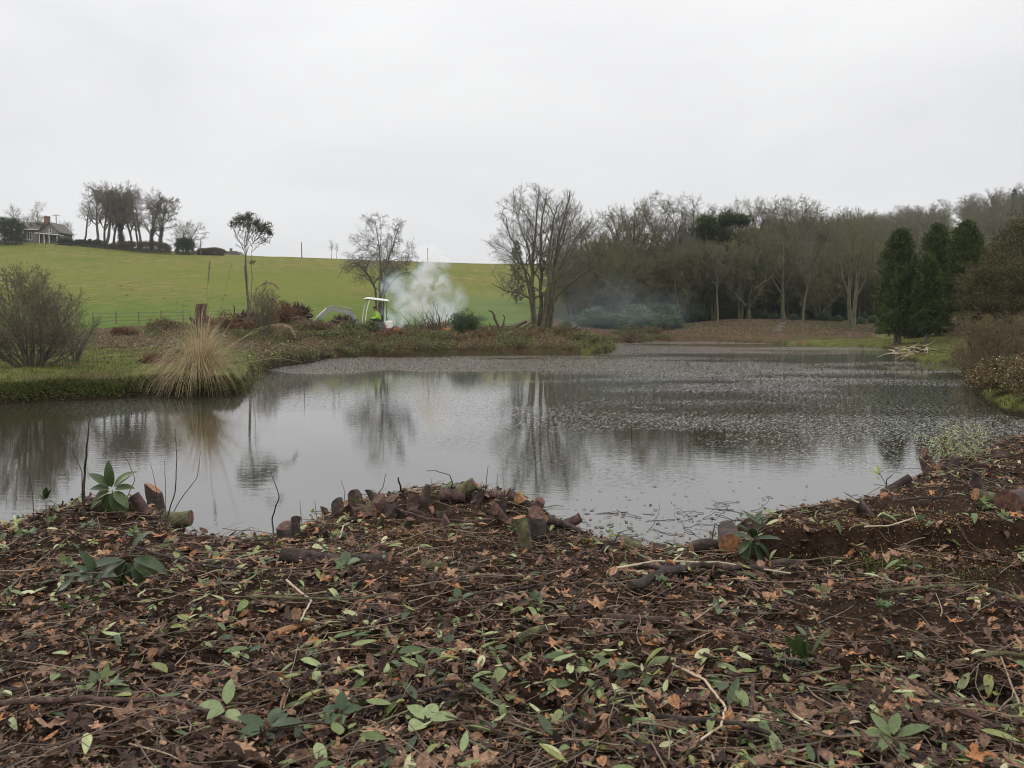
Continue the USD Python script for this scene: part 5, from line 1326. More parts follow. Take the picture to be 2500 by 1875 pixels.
root_plate('root_plate', 'dark cut stump with orange top among the low growth behind the tip of the bank', 1548, 76, 800, 1.4, 12, True, 24)
p = place(497, 62); m = .4096 * 62 / FOC
t = thing('gnarled_stump', 'upright gnarled stump with a knobbly head standing on the red earth', 'stump', p)
bk_, fc = log_mesh((.1, 0, -.2), (-.1, 0, (W(497, 742, 62)[2] - p[2])), .32, .42, 21, bend=.06, knob=.35, flare=.5, sides=18, K=12)
obj('bark', bk_, 'root_earth', t, 60); obj('cut_face', fc[1], 'root_earth', t)
b2, f2 = log_mesh((.25, -.1, -.1), (.45, -.15, .95), .33, .2, 22, knob=.3, bend=.05); obj('side_stem', b2, 'root_earth', t, 60); obj('cut_face', f2[1], 'cut_wood_dark', t)
b3, f3 = log_mesh((-.2, 0, .1), (-1.0, .1, .85), .2, .1, 23, knob=.3); obj('root', b3, 'root_earth', t, 60)
# logs and branches lying there
pxlog('cut_log', 'thick cut log with orange bark standing behind the digger', 'log', (955, 806), (968, 806), 60.5, 59.5, .30, .28, bark='log_bark_red', seed=31)
for i, (a, b, da, db, r, lab) in enumerate([((1240, 813), (1288, 783), 64, 63, .12, 'upper pale log leaning up to the right, left of the many stemmed tree'), ((1238, 820), (1298, 787), 62.5, 62.5, .09, 'lower pale log leaning up to the right, left of the many stemmed tree'),
    ((1280, 812), (1300, 795), 63, 63.2, .05, 'thin branch end by the leaning logs'), ((320, 827), (372, 820), 58, 58.5, .07, 'thin log lying on the red earth above the pampas grass'),
    ((760, 812), (800, 806), 57, 57.5, .06, 'pale split branch lying below the digger arm'), ((834, 812), (855, 811), 56, 56, .045, 'orange cut branch end lying below the digger arm'), ((555, 812), (580, 822), 55, 55, .10, 'orange cut log end beside the pampas stalks')]):
    pxlog('cut_log', lab, 'log', a, b, da, db, r, r * .8, bark='log_bark' if i in (3,) else 'log_bark_moss', seed=40 + i)
def branch_thing(name, label, px, d, r0, seed, mat='log_bark', kids=()):
    p = W(px[0][0], px[0][1], d)
    t = thing(name, label, 'branch', p)
    q = np.array([W(u, v, d + dz) for u, v, dz in [(x[0], x[1], x[2] if len(x) > 2 else 0) for x in px]]) - p
    tt = np.linspace(0, len(q) - 1, 4 * len(q)); i = np.minimum(tt.astype(int), len(q) - 2); w = (tt - i)[:, None]
    l = q[i] * (1 - w) + q[i + 1] * w + np.random.default_rng(seed).normal(0, r0 * .15, (len(tt), 3))
    obj('limb', pipe(l, np.linspace(r0, r0 * .45, len(l)), 8), mat, t, 60)
    for k in kids:
        q2 = np.array([W(u, v, d + .1) for u, v in k]) - p
        obj('side_branch', pipe(q2, np.linspace(r0 * .6, r0 * .25, len(q2)), 7), mat, t, 60)
    return t
branch_thing('dead_branch', 'crooked orange brown dead branch sticking up right of the green brush pile', [(1222, 812), (1216, 795), (1206, 772), (1203, 762), (1193, 758)], 62, .11, 1, 'log_bark_red', [[(1218, 808), (1228, 795), (1232, 775), (1228, 768)], [(1214, 812), (1200, 800), (1193, 788)], [(1218, 812), (1236, 802)]])
branch_thing('dead_branch', 'short forked branch sticking up from the earth between stump and root plate', [(565, 790), (572, 768), (573, 752), (570, 745)], 60, .07, 2, 'root_earth', [[(570, 775), (562, 762)]])
# brush pile and fire heap
p = place(1138, 59); m = .4096 * 59 / FOC
t = shrub_thing('brush_pile', 'heap of cut evergreen branches right of the fire', 'brush pile', p, shrub(101, (0, 0, .75), (1.45, 1.0, .95), 240, 46, .13, .045, .3, .55, 14, .2), 'laurel_leaf')
fp = place(1062, 63)
t = thing('fire_heap', 'smouldering dark heap of brush under the smoke', 'bonfire', fp)
rng = np.random.default_rng(71)
c = np.stack([rng.normal(-.2, 1.0, 90), rng.normal(0, .6, 90), np.abs(rng.normal(0, .45, 90))], -1)
dd = unit(rng.normal(0, 1, (90, 3)) + [0, 0, .6])
B_, RB = grow(rng, c * [1, 1, .4], dd, rng.uniform(.8, 2.2, 90), rng.uniform(.012, .035, 90), 6, .15, .02)
obj('branches', tubes(B_, RB, 5), 'dark_timber', t)
obj('leaves', leaf_cloud(rng, c * [.9, .9, .8], .3, 16, .1, .05), 'heap_leaf', t)
M['flame'] = usdkit.material(stage, '/World/Looks/flame', {'g': ('geometry', {}), 'n': ('noise_texture', {'scale': 3.0}), 'r': ('rgb_ramp', {'ramp': [(.35, (.9, .16, .03)), (.6, (1.0, .45, .12))]}), 'e': ('emission', {'strength': .6}), 't': ('transparent_bsdf', {}), 'mc': ('mix_closure', {'fac': .55})},
    [('g.position', 'n.vector'), ('n.fac', 'r.fac'), ('r.color', 'e.color'), ('t.BSDF', 'mc.closure1'), ('e.emission', 'mc.closure2')], surface='mc.closure')
fl = place(1092, 61.5)
t = thing('flames', 'low orange flames between the smoking heap and the brush pile', 'fire', fl)
for k in range(7):
    x, h_ = rng.normal(0, .2), rng.uniform(.12, .34)
    a_ = np.linspace(0, 1, 7); rr = .05 * np.sin(np.minimum(1, a_ * 1.15 + .12) * math.pi) ** .8 + .003
    obj('flame', tubes(np.stack([x + .06 * np.sin(a_ * 4 + k), rng.normal(0, .1) + 0 * a_, a_ * h_], -1)[None], rr[None], 7), 'flame', t, True)

# pile of bleached branches on the far lawn
p = place(2255, 44)
t = thing('branch_pile', 'pile of bleached bare branches on the far right lawn at the water edge', 'branch pile', p)
rng = np.random.default_rng(72)
for k in range(46):
    a0 = np.array([rng.normal(-.3, .6), rng.normal(0, .3), rng.uniform(.02, .42)]); a = rng.normal(0, .5) + (math.pi if rng.random() < .5 else 0)
    dd = np.array([math.cos(a), math.sin(a) * .5, rng.normal(0, .18)])
    B_, RB = grow(rng, a0[None], dd[None], np.array([rng.uniform(.4, 1.0)]), np.array([rng.uniform(.02, .045)]), 6, .15, -.02)
    obj('branch', tubes(B_, RB, 6, True), 'pale_wood' if rng.random() < .6 else 'log_bark', t)

# stepped path up the mound
tp = thing('stone_steps', 'pale stone steps climbing the brown mound across the pond', 'steps', place(1905, 84))
o = place(1905, 84)
mat_plain('pale_stone', (.13, .115, .10), .9, var=.25, scale=4)
for k in range(7):
    q = place(1898 + 2.4 * k, 83.8 + k * 1.35)
    q = q - o
    obj('step', rbox(q[0] - .34, q[0] + .3, q[1] - .2, q[1] + .2, q[2] - .12, q[2] + .07, .03), 'pale_stone', tp)

# ---------------------------------------------------------------- smoke
def smoke_mat(name, blobs, dens, color, nscale, lo, hi, aniso=.2):
    n = {'g': ('geometry', {}), 'n': ('noise_texture', {'scale': nscale, 'detail': 5.0, 'roughness': .62, 'distortion': .9}), 'nr': ('map_range', {'from_min': lo, 'from_max': hi, 'to_min': 0, 'to_max': 1, 'clamp': True})}
    l = [('g.position', 'n.vector'), ('n.fac', 'nr.value')]
    prev = None
    for i, (c, r, k) in enumerate(blobs):
        r = np.array([r] * 3 if np.ndim(r) == 0 else r, float)
        n[f'm{i}'] = ('mapping', {'location': tuple(-np.array(c) / r), 'scale': tuple(1 / r)})
        n[f'd{i}'] = ('vector_math', {'math_type': 'length'})
        n[f'r{i}'] = ('map_range', {'range_type': 'smoothstep', 'from_min': 1.0, 'from_max': .0, 'to_min': 0, 'to_max': k, 'clamp': True})
        l += [('g.position', f'm{i}.vector'), (f'm{i}.vector', f'd{i}.vector1'), (f'd{i}.value', f'r{i}.value')]
        if prev:
            n[f'a{i}'] = ('math', {'math_type': 'add'}); l += [(prev, f'a{i}.value1'), (f'r{i}.result', f'a{i}.value2')]; prev = f'a{i}.value'
        else:
            prev = f'r{i}.result'
    n['x'] = ('math', {'math_type': 'multiply'}); n['y'] = ('math', {'math_type': 'multiply', 'value2': dens})
    n['v'] = ('principled_volume', {'color': color, 'anisotropy': aniso})
    l += [(prev, 'x.value1'), ('nr.result', 'x.value2'), ('x.value', 'y.value1'), ('y.value', 'v.density')]
    M[name] = usdkit.material(stage, '/World/Looks/' + name, n, l, volume='v.volume')
def smoke(name, label, blobs_px, dens, color, nscale, lo, hi):
    bl = [(W(u, v, d), np.array([ru, max(ru, rv) * .8, rv]) * .4096 * d / FOC, k) for u, v, d, ru, rv, k in blobs_px]
    smoke_mat(name + '_air', bl, dens, color, nscale, lo, hi)
    c = np.array([b[0] for b in bl]); r = np.array([b[1] for b in bl])
    lo_, hi_ = (c - r).min(0), (c + r).max(0)
    ms = trimesh.creation.icosphere(3, 1.0)
    pts = np.vstack([np.array(ms.vertices) * b[1] * 1.02 + b[0] for b in bl])
    hull = trimesh.convex.convex_hull(pts)
    o = obj(name, hull, name + '_air')
    tag(o, label, 'smoke', None, 'stuff')
smoke('smoke', 'thick pale blue smoke rising from the bonfire behind the digger', [
    (1072, 790, 65, 62, 34, 1.0), (1050, 752, 66, 68, 42, 1.0), (1088, 768, 65, 50, 40, .8), (1040, 705, 67, 62, 42, .85), (1035, 668, 68, 52, 34, .6), (965, 700, 69, 52, 48, .38), (975, 775, 68, 60, 48, .55), (1062, 640, 69, 50, 40, .6), (1045, 615, 69, 40, 30, .3), (1075, 690, 67, 46, 40, .7), (1110, 730, 67, 44, 50, .4), (1000, 735, 67, 60, 50, .5)], 1.9, (1.05, 1.33, 1.66), .8, .41, .70)
smoke('smoke_drift', 'thin blue smoke drifting to the right behind the many stemmed tree along the wood edge', [
    (1240, 765, 78, 150, 90, .7), (1400, 785, 82, 150, 80, .9), (1520, 765, 86, 140, 90, 1.0), (1620, 765, 88, 120, 80, .9), (1470, 725, 86, 140, 90, .6), (1150, 740, 74, 110, 80, .6)], .017, (.95, 1.08, 1.25), .22, .34, .62)
# ---------------------------------------------------------------- near bank: stumps, logs, sprigs
mat_island('dead_leaf', [(0, (.016, .009, .006)), (.3, (.042, .022, .014)), (.55, (.094, .052, .034)), (.75, (.18, .103, .065)), (.9, (.29, .168, .10)), (.95, (.27, .11, .04)), (1, (.34, .16, .06))], .65, .2, .08, .5, 60)
mat_island('fresh_leaf', [(0, (.018, .032, .011)), (.35, (.038, .062, .018)), (.6, (.075, .105, .030)), (.8, (.13, .16, .05)), (1, (.18, .18, .045))], .42, .35, .12, .25, 60)
mat_island('pale_leaf', [(0, (.14, .18, .075)), (.4, (.24, .28, .125)), (.75, (.32, .34, .17)), (1, (.42, .38, .23))], .55, .35, .12, .2, 60)
mat_island('litter_twig', [(0, (.045, .030, .022)), (.4, (.095, .066, .046)), (.7, (.155, .112, .080)), (.9, (.25, .185, .13)), (1, (.10, .11, .05))], .8, .3, 0, .3, 40)
mat_island('crumb', [(0, (.018, .011, .008)), (.5, (.06, .036, .024)), (.8, (.12, .073, .045)), (.95, (.22, .14, .085)), (1, (.16, .17, .08))], .8, .25, 0, .3, 60)
mat_island('sawdust', [(0, (.12, .058, .022)), (.5, (.26, .14, .055)), (1, (.42, .27, .13))], .85, .2, 0, .2, 60)

def nlog(name, label, a, b, r0, r1, da=None, db=None, **kw):
    """limb between two picture points; a depth that is not given is that of the ground there."""
    A = G(*a) if da is None else W(a[0], a[1], da)
    if da is None: A = A + [0, 0, r0 * .5 + .015]
    B = W(b[0], b[1], A[1] if db is None else db)
    return log_thing(name, label, kw.pop('cat', 'log'), A, B, r0, r1, **kw)
D0 = lambda u, v: G(u, v)[1]
# stubs: base pixel, top pixel, radius in photograph pixels
stub = [
    ((380, 1250), (376, 1192), 20, 'cut stump behind the grey green whorl on the left mound', 'log_bark', 'cut_wood'),
    ((688, 1322), (692, 1284), 17, 'round dark cut stump at the left foot of the middle heap', 'log_bark', 'cut_wood_dark'),
    ((716, 1318), (722, 1266), 12, 'narrow dark stub right of the round stump at the foot of the middle heap', 'log_bark', 'cut_wood_dark'),
    ((796, 1262), (792, 1240), 9, 'small purple brown stub poking out on the left slope of the middle heap', 'log_bark_red', 'cut_wood_dark'),
    ((826, 1250), (822, 1226), 15, 'low rounded grey stub left of the red stump on the middle heap', 'log_bark', 'cut_wood_dark'),
    ((868, 1240), (866, 1208), 18, 'reddish flat topped stump on the left crest of the middle heap', 'log_bark_red', 'cut_wood_dark'),
    ((922, 1248), (920, 1220), 19, 'rounded reddish stump with grey lichen on the crest of the middle heap', 'log_bark_red', 'cut_wood_dark'),
    ((956, 1258), (958, 1216), 15, 'dark square topped stump on the crest of the middle heap', 'log_bark', 'cut_wood_dark'),
    ((1010, 1246), (1008, 1214), 14, 'reddish stub beside the thin spike on the middle heap', 'log_bark_red', 'cut_wood_dark'),
    ((1044, 1232), (1042, 1194), 12, 'tall smooth grey stub on the crest of the middle heap', 'log_bark', 'cut_wood_dark'),
    ((1164, 1232), (1168, 1204), 13, 'short grey brown stub right of the mossy leaning log', 'log_bark', 'cut_wood_dark'),
    ((1216, 1268), (1222, 1222), 17, 'dark stump with an orange sawn top at the right of the middle heap', 'log_bark', 'cut_wood'),
    ((1306, 1312), (1310, 1252), 21, 'large dark stump at the right end of the middle heap', 'log_bark', 'cut_wood_dark'),
    ((1300, 1246), (1320, 1222), 15, 'purple brown stub pointing right over the water', 'log_bark_red', 'cut_wood_dark'),
    ((2300, 1136), (2306, 1068), 10, 'upright post like stub of the stump group at the right shore', 'log_bark_red', 'cut_wood'),
    ((2282, 1140), (2254, 1106), 16, 'thick stub leaning left in the stump group at the right shore', 'log_bark_red', 'cut_wood_dark'),
    ((2312, 1128), (2312, 1092), 9, 'short stub with orange top in front of the upright one at the right shore', 'log_bark_red', 'cut_wood'),
    ((2326, 1138), (2340, 1114), 15, 'dark stub leaning right in the stump group at the right shore', 'log_bark', 'cut_wood_dark'),
    ((2266, 1162), (2270, 1136), 7, 'small pinkish stub at the foot of the right shore stump group', 'log_bark_red', 'cut_wood'),
    ((2384, 1196), (2384, 1160), 14, 'brown upright stub on the right bank slope', 'log_bark', 'cut_wood_dark'),
    ((2116, 1256), (2098, 1232), 15, 'low stump with an orange sawn face at the right shore', 'log_bark', 'cut_wood'),
    ((2448, 1112), (2452, 1098), 15, 'round reddish log end on the crest of the right bank', 'log_bark_red', 'cut_wood_dark')]
for i, (a, b, r, lab, bk_, ct) in enumerate(stub):
    A = G(*a); m = .4096 * A[1] / FOC
    B = W(b[0], b[1], A[1] + .02)
    A = A - unit(B - A) * .08; A[:2] += np.random.default_rng(i).normal(0, .012, 2)
    log_thing('cut_stump', lab, 'stump', A, B, r * m * 1.1, r * m * .95, bark=bk_, cut=ct, seed=300 + i, ends=(0, 1), knob=.36, slant1=.75, flare=.35, K=9, sides=18)
rs = np.random.default_rng(77)
for i in range(16):
    u, v = rs.uniform(860, 1330), rs.uniform(1228, 1300)
    A = G(u, v); r_ = rs.uniform(.02, .055); d_ = unit(rs.normal(0, 1, 3) * [1, .6, .5] + [0, 0, .7])
    log_thing('cut_stub', 'short rough cut stub poking from the soil of the middle heap', 'stump', A - d_ * .06, A + d_ * rs.uniform(.06, .17), r_, r_ * .9, bark=['log_bark', 'log_bark_red', 'log_bark_moss'][i % 3], cut='cut_wood_dark' if i % 4 else 'cut_wood', seed=370 + i, ends=(0, 1), knob=.38, slant1=.8, K=7, sides=14, group='short stubs on the middle heap')
M_ = lambda u, v: .4096 * D0(u, v) / FOC
nlog('cut_log', 'short cut log on the left mound pointing right over the water', (405, 1282), (466, 1264), .075, .07, seed=331, cut='cut_wood_dark', bark='log_bark_moss')
nlog('cut_log', 'slab of orange brown sawn wood behind the sprig on the left mound', (358, 1268), (326, 1208), .055, .05, seed=332, bark='log_bark_red')
nlog('cut_log', 'long dark log lying in the litter left of the sawdust', (690, 1372), (953, 1366), .062, .05, seed=333, db=D0(953, 1376), bend=.02)
nlog('cut_log', 'short mossy green log with an orange end in the middle of the litter', (1030, 1388), (1088, 1384), .034, .03, seed=334, db=D0(1088, 1390), bark='log_bark_moss')
nlog('cut_log', 'log with an orange end lying along the crest of the middle heap', (1072, 1222), (1135, 1214), .058, .05, seed=335, bark='log_bark_red')
nlog('mossy_log', 'mossy cut log leaning up to the right on the middle heap', (1118, 1222), (1160, 1180), .058, .062, seed=336, bark='log_bark_moss', cut='cut_wood_dark', knob=.2)
nlog('cut_log', 'smooth reddish limb lying level right of the mossy log', (1176, 1216), (1240, 1216), .035, .03, seed=337, bark='log_bark_red')
nlog('cut_log', 'dark limb sloping down to the right across the middle heap', (1236, 1216), (1300, 1240), .06, .05, seed=338)
nlog('split_stick', 'split stick with torn orange wood hanging at the right of the middle heap', (1286, 1352), (1268, 1262), .042, .05, seed=339, bark='log_bark_moss', bend=.06)
nlog('cut_log', 'orange sawn wedge on the crest at the right of the middle heap', (1272, 1236), (1264, 1206), .06, .03, seed=340, bark='cut_wood', slant1=.9)
nlog('fallen_branch', 'dark straight branch sloping from the middle heap down to the water', (1440, 1312), (1328, 1268), .028, .04, seed=341, db=D0(1318, 1300), cat='branch', bend=.03)
nlog('cut_log', 'short round log end pointing up over the water right of the middle heap', (1382, 1290), (1418, 1262), .045, .043, seed=342, bark='log_bark_red', cut='cut_wood_dark')
nlog('cut_log', 'grey log half hidden in litter at the bay edge', (1518, 1340), (1562, 1336), .06, .05, seed=343, bark='log_bark_moss')
nlog('cut_log', 'short dark log at the bay edge right of the grey one', (1590, 1352), (1624, 1344), .05, .045, seed=344)
nlog('cut_log', 'thick smooth log with its sawn face towards us beside the dark leaves', (1784, 1352), (1776, 1292), .088, .075, seed=345, bark='log_bark', cut='cut_wood', db=D0(1784, 1352) + .45, bend=.02)
nlog('cut_log', 'short log lying left of the thick sawn log', (1690, 1352), (1752, 1332), .05, .04, seed=346, bark='log_bark')
nlog('fallen_branch', 'dark branch lying along the right shore', (2156, 1200), (2222, 1166), .05, .045, seed=347, cat='branch', bend=.05)
nlog('hollow_log', 'log with a pale ringed sawn end near the right edge', (2459, 1250), (2500, 1216), .10, .09, seed=348, bark='log_bark_red', cut='cut_wood_dark', db=D0(2459, 1250) + .4)
nlog('cut_log', 'short log with pale end half buried left of the ringed log', (2380, 1222), (2424, 1216), .055, .05, seed=349, bark='log_bark_moss')
nlog('cut_log', 'low dark root log under the right shore stump group', (2290, 1152), (2336, 1140), .06, .05, seed=350)
nlog('cut_log', 'pinkish log lying level in the litter at the right centre', (1480, 1520), (1735, 1521), .024, .02, seed=351, bark='log_bark_red', db=D0(1735, 1521), bend=.02)
nlog('cut_log', 'pale green debarked stick in the centre of the foreground', (1270, 1575), (1335, 1532), .028, .018, seed=352, bark='log_bark_moss', cut='pale_wood')
nlog('cut_log', 'curved stick with orange peeled bark left of the centre', (660, 1568), (765, 1518), .024, .02, seed=353, bark='cut_wood', db=D0(765, 1518))
nlog('cut_log', 'small grey log at the right slope foot', (1880, 1390), (1950, 1378), .03, .03, seed=354)

def stick(name, label, px, r0, r1, seed, on_ground=True, matn='log_bark', lift=.055, d=None, cat='stick'):
    rng = np.random.default_rng(seed)
    if on_ground:
        q = np.array([G(u, v) + [0, 0, lift] for u, v in px])
    else:
        b = G(*px[0]); d_ = b[1] if d is None else d
        q = np.array([b] + [W(u, v, d_ + .12 * rng.normal()) for u, v in px[1:]])
    K = 5 * len(q); tt = np.linspace(0, len(q) - 1, K); i = np.minimum(tt.astype(int), len(q) - 2); w = (tt - i)[:, None]
    w = w * w * (3 - 2 * w) * .35 + w * .65
    l = q[i] * (1 - w) + q[i + 1] * w + rng.normal(0, r0 * .22, (K, 3))
    o = l[0].copy()
    p = obj(name, tubes((l - o)[None], np.linspace(r0, r1, K)[None], 7, True), matn, smooth=50)
    UsdGeom.Xformable(p).AddTranslateOp().Set(Gf.Vec3d(*map(float, o)))
    return tag(p, label, cat)
for i, (px, r0, r1, lab, mt) in enumerate([
    ([(1540, 1455), (1620, 1420), (1700, 1400), (1800, 1404), (1880, 1412)], .030, .016, 'thick dark branch lying across the litter right of the centre', 'log_bark'),
    ([(1550, 1400), (1640, 1408), (1720, 1398)], .02, .012, 'dark branch crossing the thick one right of the centre', 'log_bark'),
    ([(1490, 1410), (1600, 1390), (1750, 1392), (1930, 1422)], .008, .005, 'long pale stem lying over the dark branches right of the centre', 'pale_wood'),
    ([(0, 1480), (60, 1420), (120, 1370), (175, 1325)], .008, .005, 'long straight pale stem at the left edge', 'log_bark_moss'),
    ([(330, 1355), (430, 1385), (520, 1405), (600, 1412)], .012, .008, 'brown stem running right from the lower dark sprig', 'log_bark'),
    ([(0, 1750), (110, 1745), (230, 1735), (300, 1745), (420, 1738), (500, 1770), (600, 1810)], .013, .009, 'long curved pinkish branch across the lower left', 'log_bark_red'),
    ([(0, 1720), (100, 1705), (210, 1700)], .008, .006, 'thin level branch above the long curved one at the lower left', 'log_bark'),
    ([(600, 1480), (700, 1482), (860, 1488), (950, 1470)], .009, .006, 'thin mossy stem lying level left of the centre', 'log_bark_moss'),
    ([(1120, 1480), (1300, 1455), (1420, 1425)], .007, .005, 'thin stem sloping up to the right in the centre', 'log_bark'),
    ([(1600, 1780), (1800, 1800), (1880, 1830)], .012, .008, 'dark branch sloping down to the right in the lower centre', 'log_bark'),
    ([(1640, 1650), (1720, 1690), (1770, 1760), (1760, 1810), (1700, 1850)], .006, .004, 'thin looping tan stem in the lower right centre', 'pale_wood'),
    ([(2150, 1470), (2260, 1455), (2390, 1450), (2500, 1490)], .012, .008, 'mossy branch lying in the soil at the right', 'log_bark_moss'),
    ([(2200, 1680), (2270, 1720), (2340, 1770), (2420, 1800)], .009, .006, 'reddish stem curving down at the lower right', 'log_bark_red'),
    ([(1820, 1835), (1832, 1770), (1838, 1690)], .008, .008, 'pinkish broken stick lying towards us at the lower right', 'log_bark_red'),
    ([(2380, 1632), (2450, 1622), (2500, 1628)], .012, .01, 'dark mossy stick at the right edge', 'log_bark_moss'),
    ([(905, 1760), (1000, 1725), (1110, 1700)], .011, .007, 'dark stem sloping up in the lower centre left', 'log_bark'),
    ([(950, 1250), (985, 1265), (1050, 1285), (1140, 1290), (1200, 1285)], .014, .010, 'curved smooth branch lying over the middle heap', 'log_bark_red'),
    ([(700, 1440), (760, 1490), (735, 1540)], .007, .005, 'bent tan stem left of the centre', 'pale_wood'),
    ([(830, 1330), (838, 1300), (862, 1288)], .006, .004, 'bent tan twig on the left slope of the middle heap', 'pale_wood'),
    ([(560, 1345), (640, 1308), (700, 1270)], .010, .006, 'thin branch lying along the water edge left of the middle heap', 'log_bark'),
    ([(2110, 1306), (2170, 1302), (2235, 1282), (2228, 1255)], .006, .004, 'thin pale bent stem on the right bank slope', 'pale_wood'),
    ([(2180, 1240), (2260, 1232), (2330, 1232)], .011, .008, 'brown branch lying on the right bank slope', 'log_bark')]):
    stick('fallen_stick', lab, px, r0, r1, 400 + i, True, mt)
# thin twigs standing up along the shore
for i, (px, r0, lab) in enumerate([
    ([(205, 1262), (206, 1160), (212, 1080), (224, 1006)], .012, 'tallest curved dark stick standing on the left mound'),
    ([(202, 1255), (200, 1150), (175, 1095)], .006, 'thin twig standing just left of the tallest stick'),
    ([(85, 1290), (78, 1190), (64, 1140)], .004, 'thin reddish twig standing near the left edge'),
    ([(400, 1290), (428, 1200), (432, 1120), (427, 1048)], .006, 'tall thin twig standing right of the cut stump on the left mound'),
    ([(395, 1288), (385, 1210), (368, 1130)], .004, 'thin twig leaning left beside the cut stump'),
    ([(405, 1290), (404, 1200), (402, 1125)], .004, 'thin straight twig right of the cut stump'),
    ([(408, 1280), (440, 1220), (482, 1165), (490, 1100)], .005, 'kinked twig leaning right over the water'),
    ([(300, 1240), (330, 1170), (312, 1125), (280, 1092)], .004, 'thin arching twig behind the pale green sprig'),
    ([(670, 1345), (664, 1265), (682, 1210), (660, 1150)], .007, 'kinked twig standing at the left foot of the middle heap'),
    ([(838, 1240), (842, 1200), (832, 1172)], .004, 'thin twig on the left crest of the middle heap'),
    ([(900, 1238), (935, 1190), (942, 1156)], .005, 'forked twig standing on the middle heap'),
    ([(1095, 1215), (1105, 1180), (1098, 1160), (1060, 1148), (1040, 1150)], .006, 'twig arching left above the middle heap'),
    ([(1183, 1222), (1190, 1150), (1192, 1136)], .004, 'left thin upright stem of three right of the mossy log'),
    ([(1213, 1222), (1214, 1156)], .004, 'middle thin upright stem of three right of the mossy log'),
    ([(1232, 1222), (1230, 1168)], .004, 'right thin upright stem of three right of the mossy log'),
    ([(990, 1215), (980, 1195), (971, 1166)], .014, 'short dark spike on the crest of the middle heap'),
    ([(1055, 1215), (1053, 1168)], .004, 'thin stem by the tall smooth stub'),
    ([(738, 1285), (732, 1222)], .004, 'thin stem on the left slope of the middle heap'),
    ([(775, 1265), (768, 1222)], .004, 'second thin stem on the left slope of the middle heap'),
    ([(1500, 1325), (1512, 1300), (1545, 1290)], .005, 'bent twig at the bay edge'),
    ([(1735, 1330), (1745, 1280), (1800, 1300)], .006, 'bent tan twig over the thick sawn log'),
    ([(2440, 1180), (2390, 1160), (2330, 1146), (2200, 1144)], .006, 'long pale twig arching left over the right shore'),
    ([(2160, 1195), (2166, 1170), (2180, 1158)], .008, 'short stub twig under the pale sprig on the right shore')]):
    stick('upright_twig', lab, px, r0, r0 * .4, 500 + i, False, 'log_bark', cat='twig')

# leaf sheets
def strip_leaf(L, Wd, bend, fold, K=7, point=.8):
    """one long leaf along +x with a sunk midrib; arrays of n leaves -> (n, 3K, 3), faces."""
    n_ = len(L); t = np.linspace(0, 1, K)
    w = np.sin(np.clip(t, 0, 1) ** point * math.pi) ** .75 * .5
    w[0] = .02; w[-1] = .0
    ang = bend[:, None] * t[None]
    x = np.cumsum(np.cos(ang), 1) / K * L[:, None]; z = -np.cumsum(np.sin(ang), 1) / K * L[:, None]
    y = w[None] * Wd[:, None]
    zz = y * np.tan(fold)[:, None]
    V = np.stack([np.stack([x, y, z + zz], -1), np.stack([x, 0 * y, z], -1), np.stack([x, -y, z + zz], -1)], 2).reshape(n_, K * 3, 3)
    f = []
    for k in range(K - 1):
        for a in (0, 1):
            p = k * 3 + a
            f += [[p, p + 1, p + 4], [p, p + 4, p + 3]]
    return V, np.array(f)
def lobed_leaf(rng, L, lobes=5, depth=.38, m=20):
    n_ = len(L); th = np.linspace(-math.pi, math.pi, m, endpoint=False)
    r = (1 - depth) + depth * np.cos(th * lobes) ** 1
    r = r * (.72 + .28 * np.cos(th)) * (1 + .10 * rng.normal(0, 1, (n_, m)))
    r[:, 0] *= .35
    x, y = r * np.cos(th) * L[:, None] * .5, r * np.sin(th) * L[:, None] * .5
    q = np.sqrt(x * x + y * y) / (L[:, None] * .5)
    z = (rng.normal(.10, .22, (n_, 1)) * q ** 2 + rng.normal(0, .10, (n_, m)) * q + rng.normal(0, .25, (n_, 1)) * (y / L[:, None]) ** 2 * 4) * L[:, None] * .5
    V = np.concatenate([np.stack([x, y, z], -1), np.zeros((n_, 1, 3))], 1)
    f = np.array([[k, (k + 1) % m, m] for k in range(m)])
    return V, f
def orient(V, pos, yaw, tilt, tdir, roll=0):
    n_ = len(V)
    nrm = unit(np.stack([np.cos(tdir) * np.sin(tilt), np.sin(tdir) * np.sin(tilt), np.cos(tilt)], -1))
    h = np.stack([np.cos(yaw), np.sin(yaw), 0 * yaw], -1)
    X = unit(h - nrm * (h * nrm).sum(1, keepdims=True)); Y = np.cross(nrm, X)
    return pos[:, None] + V[..., :1] * X[:, None] + V[..., 1:2] * Y[:, None] + V[..., 2:] * nrm[:, None]
def merge(V, f):
    n_, k = V.shape[:2]
    return V.reshape(-1, 3), (f[None] + (np.arange(n_) * k)[:, None, None]).reshape(-1, f.shape[1])

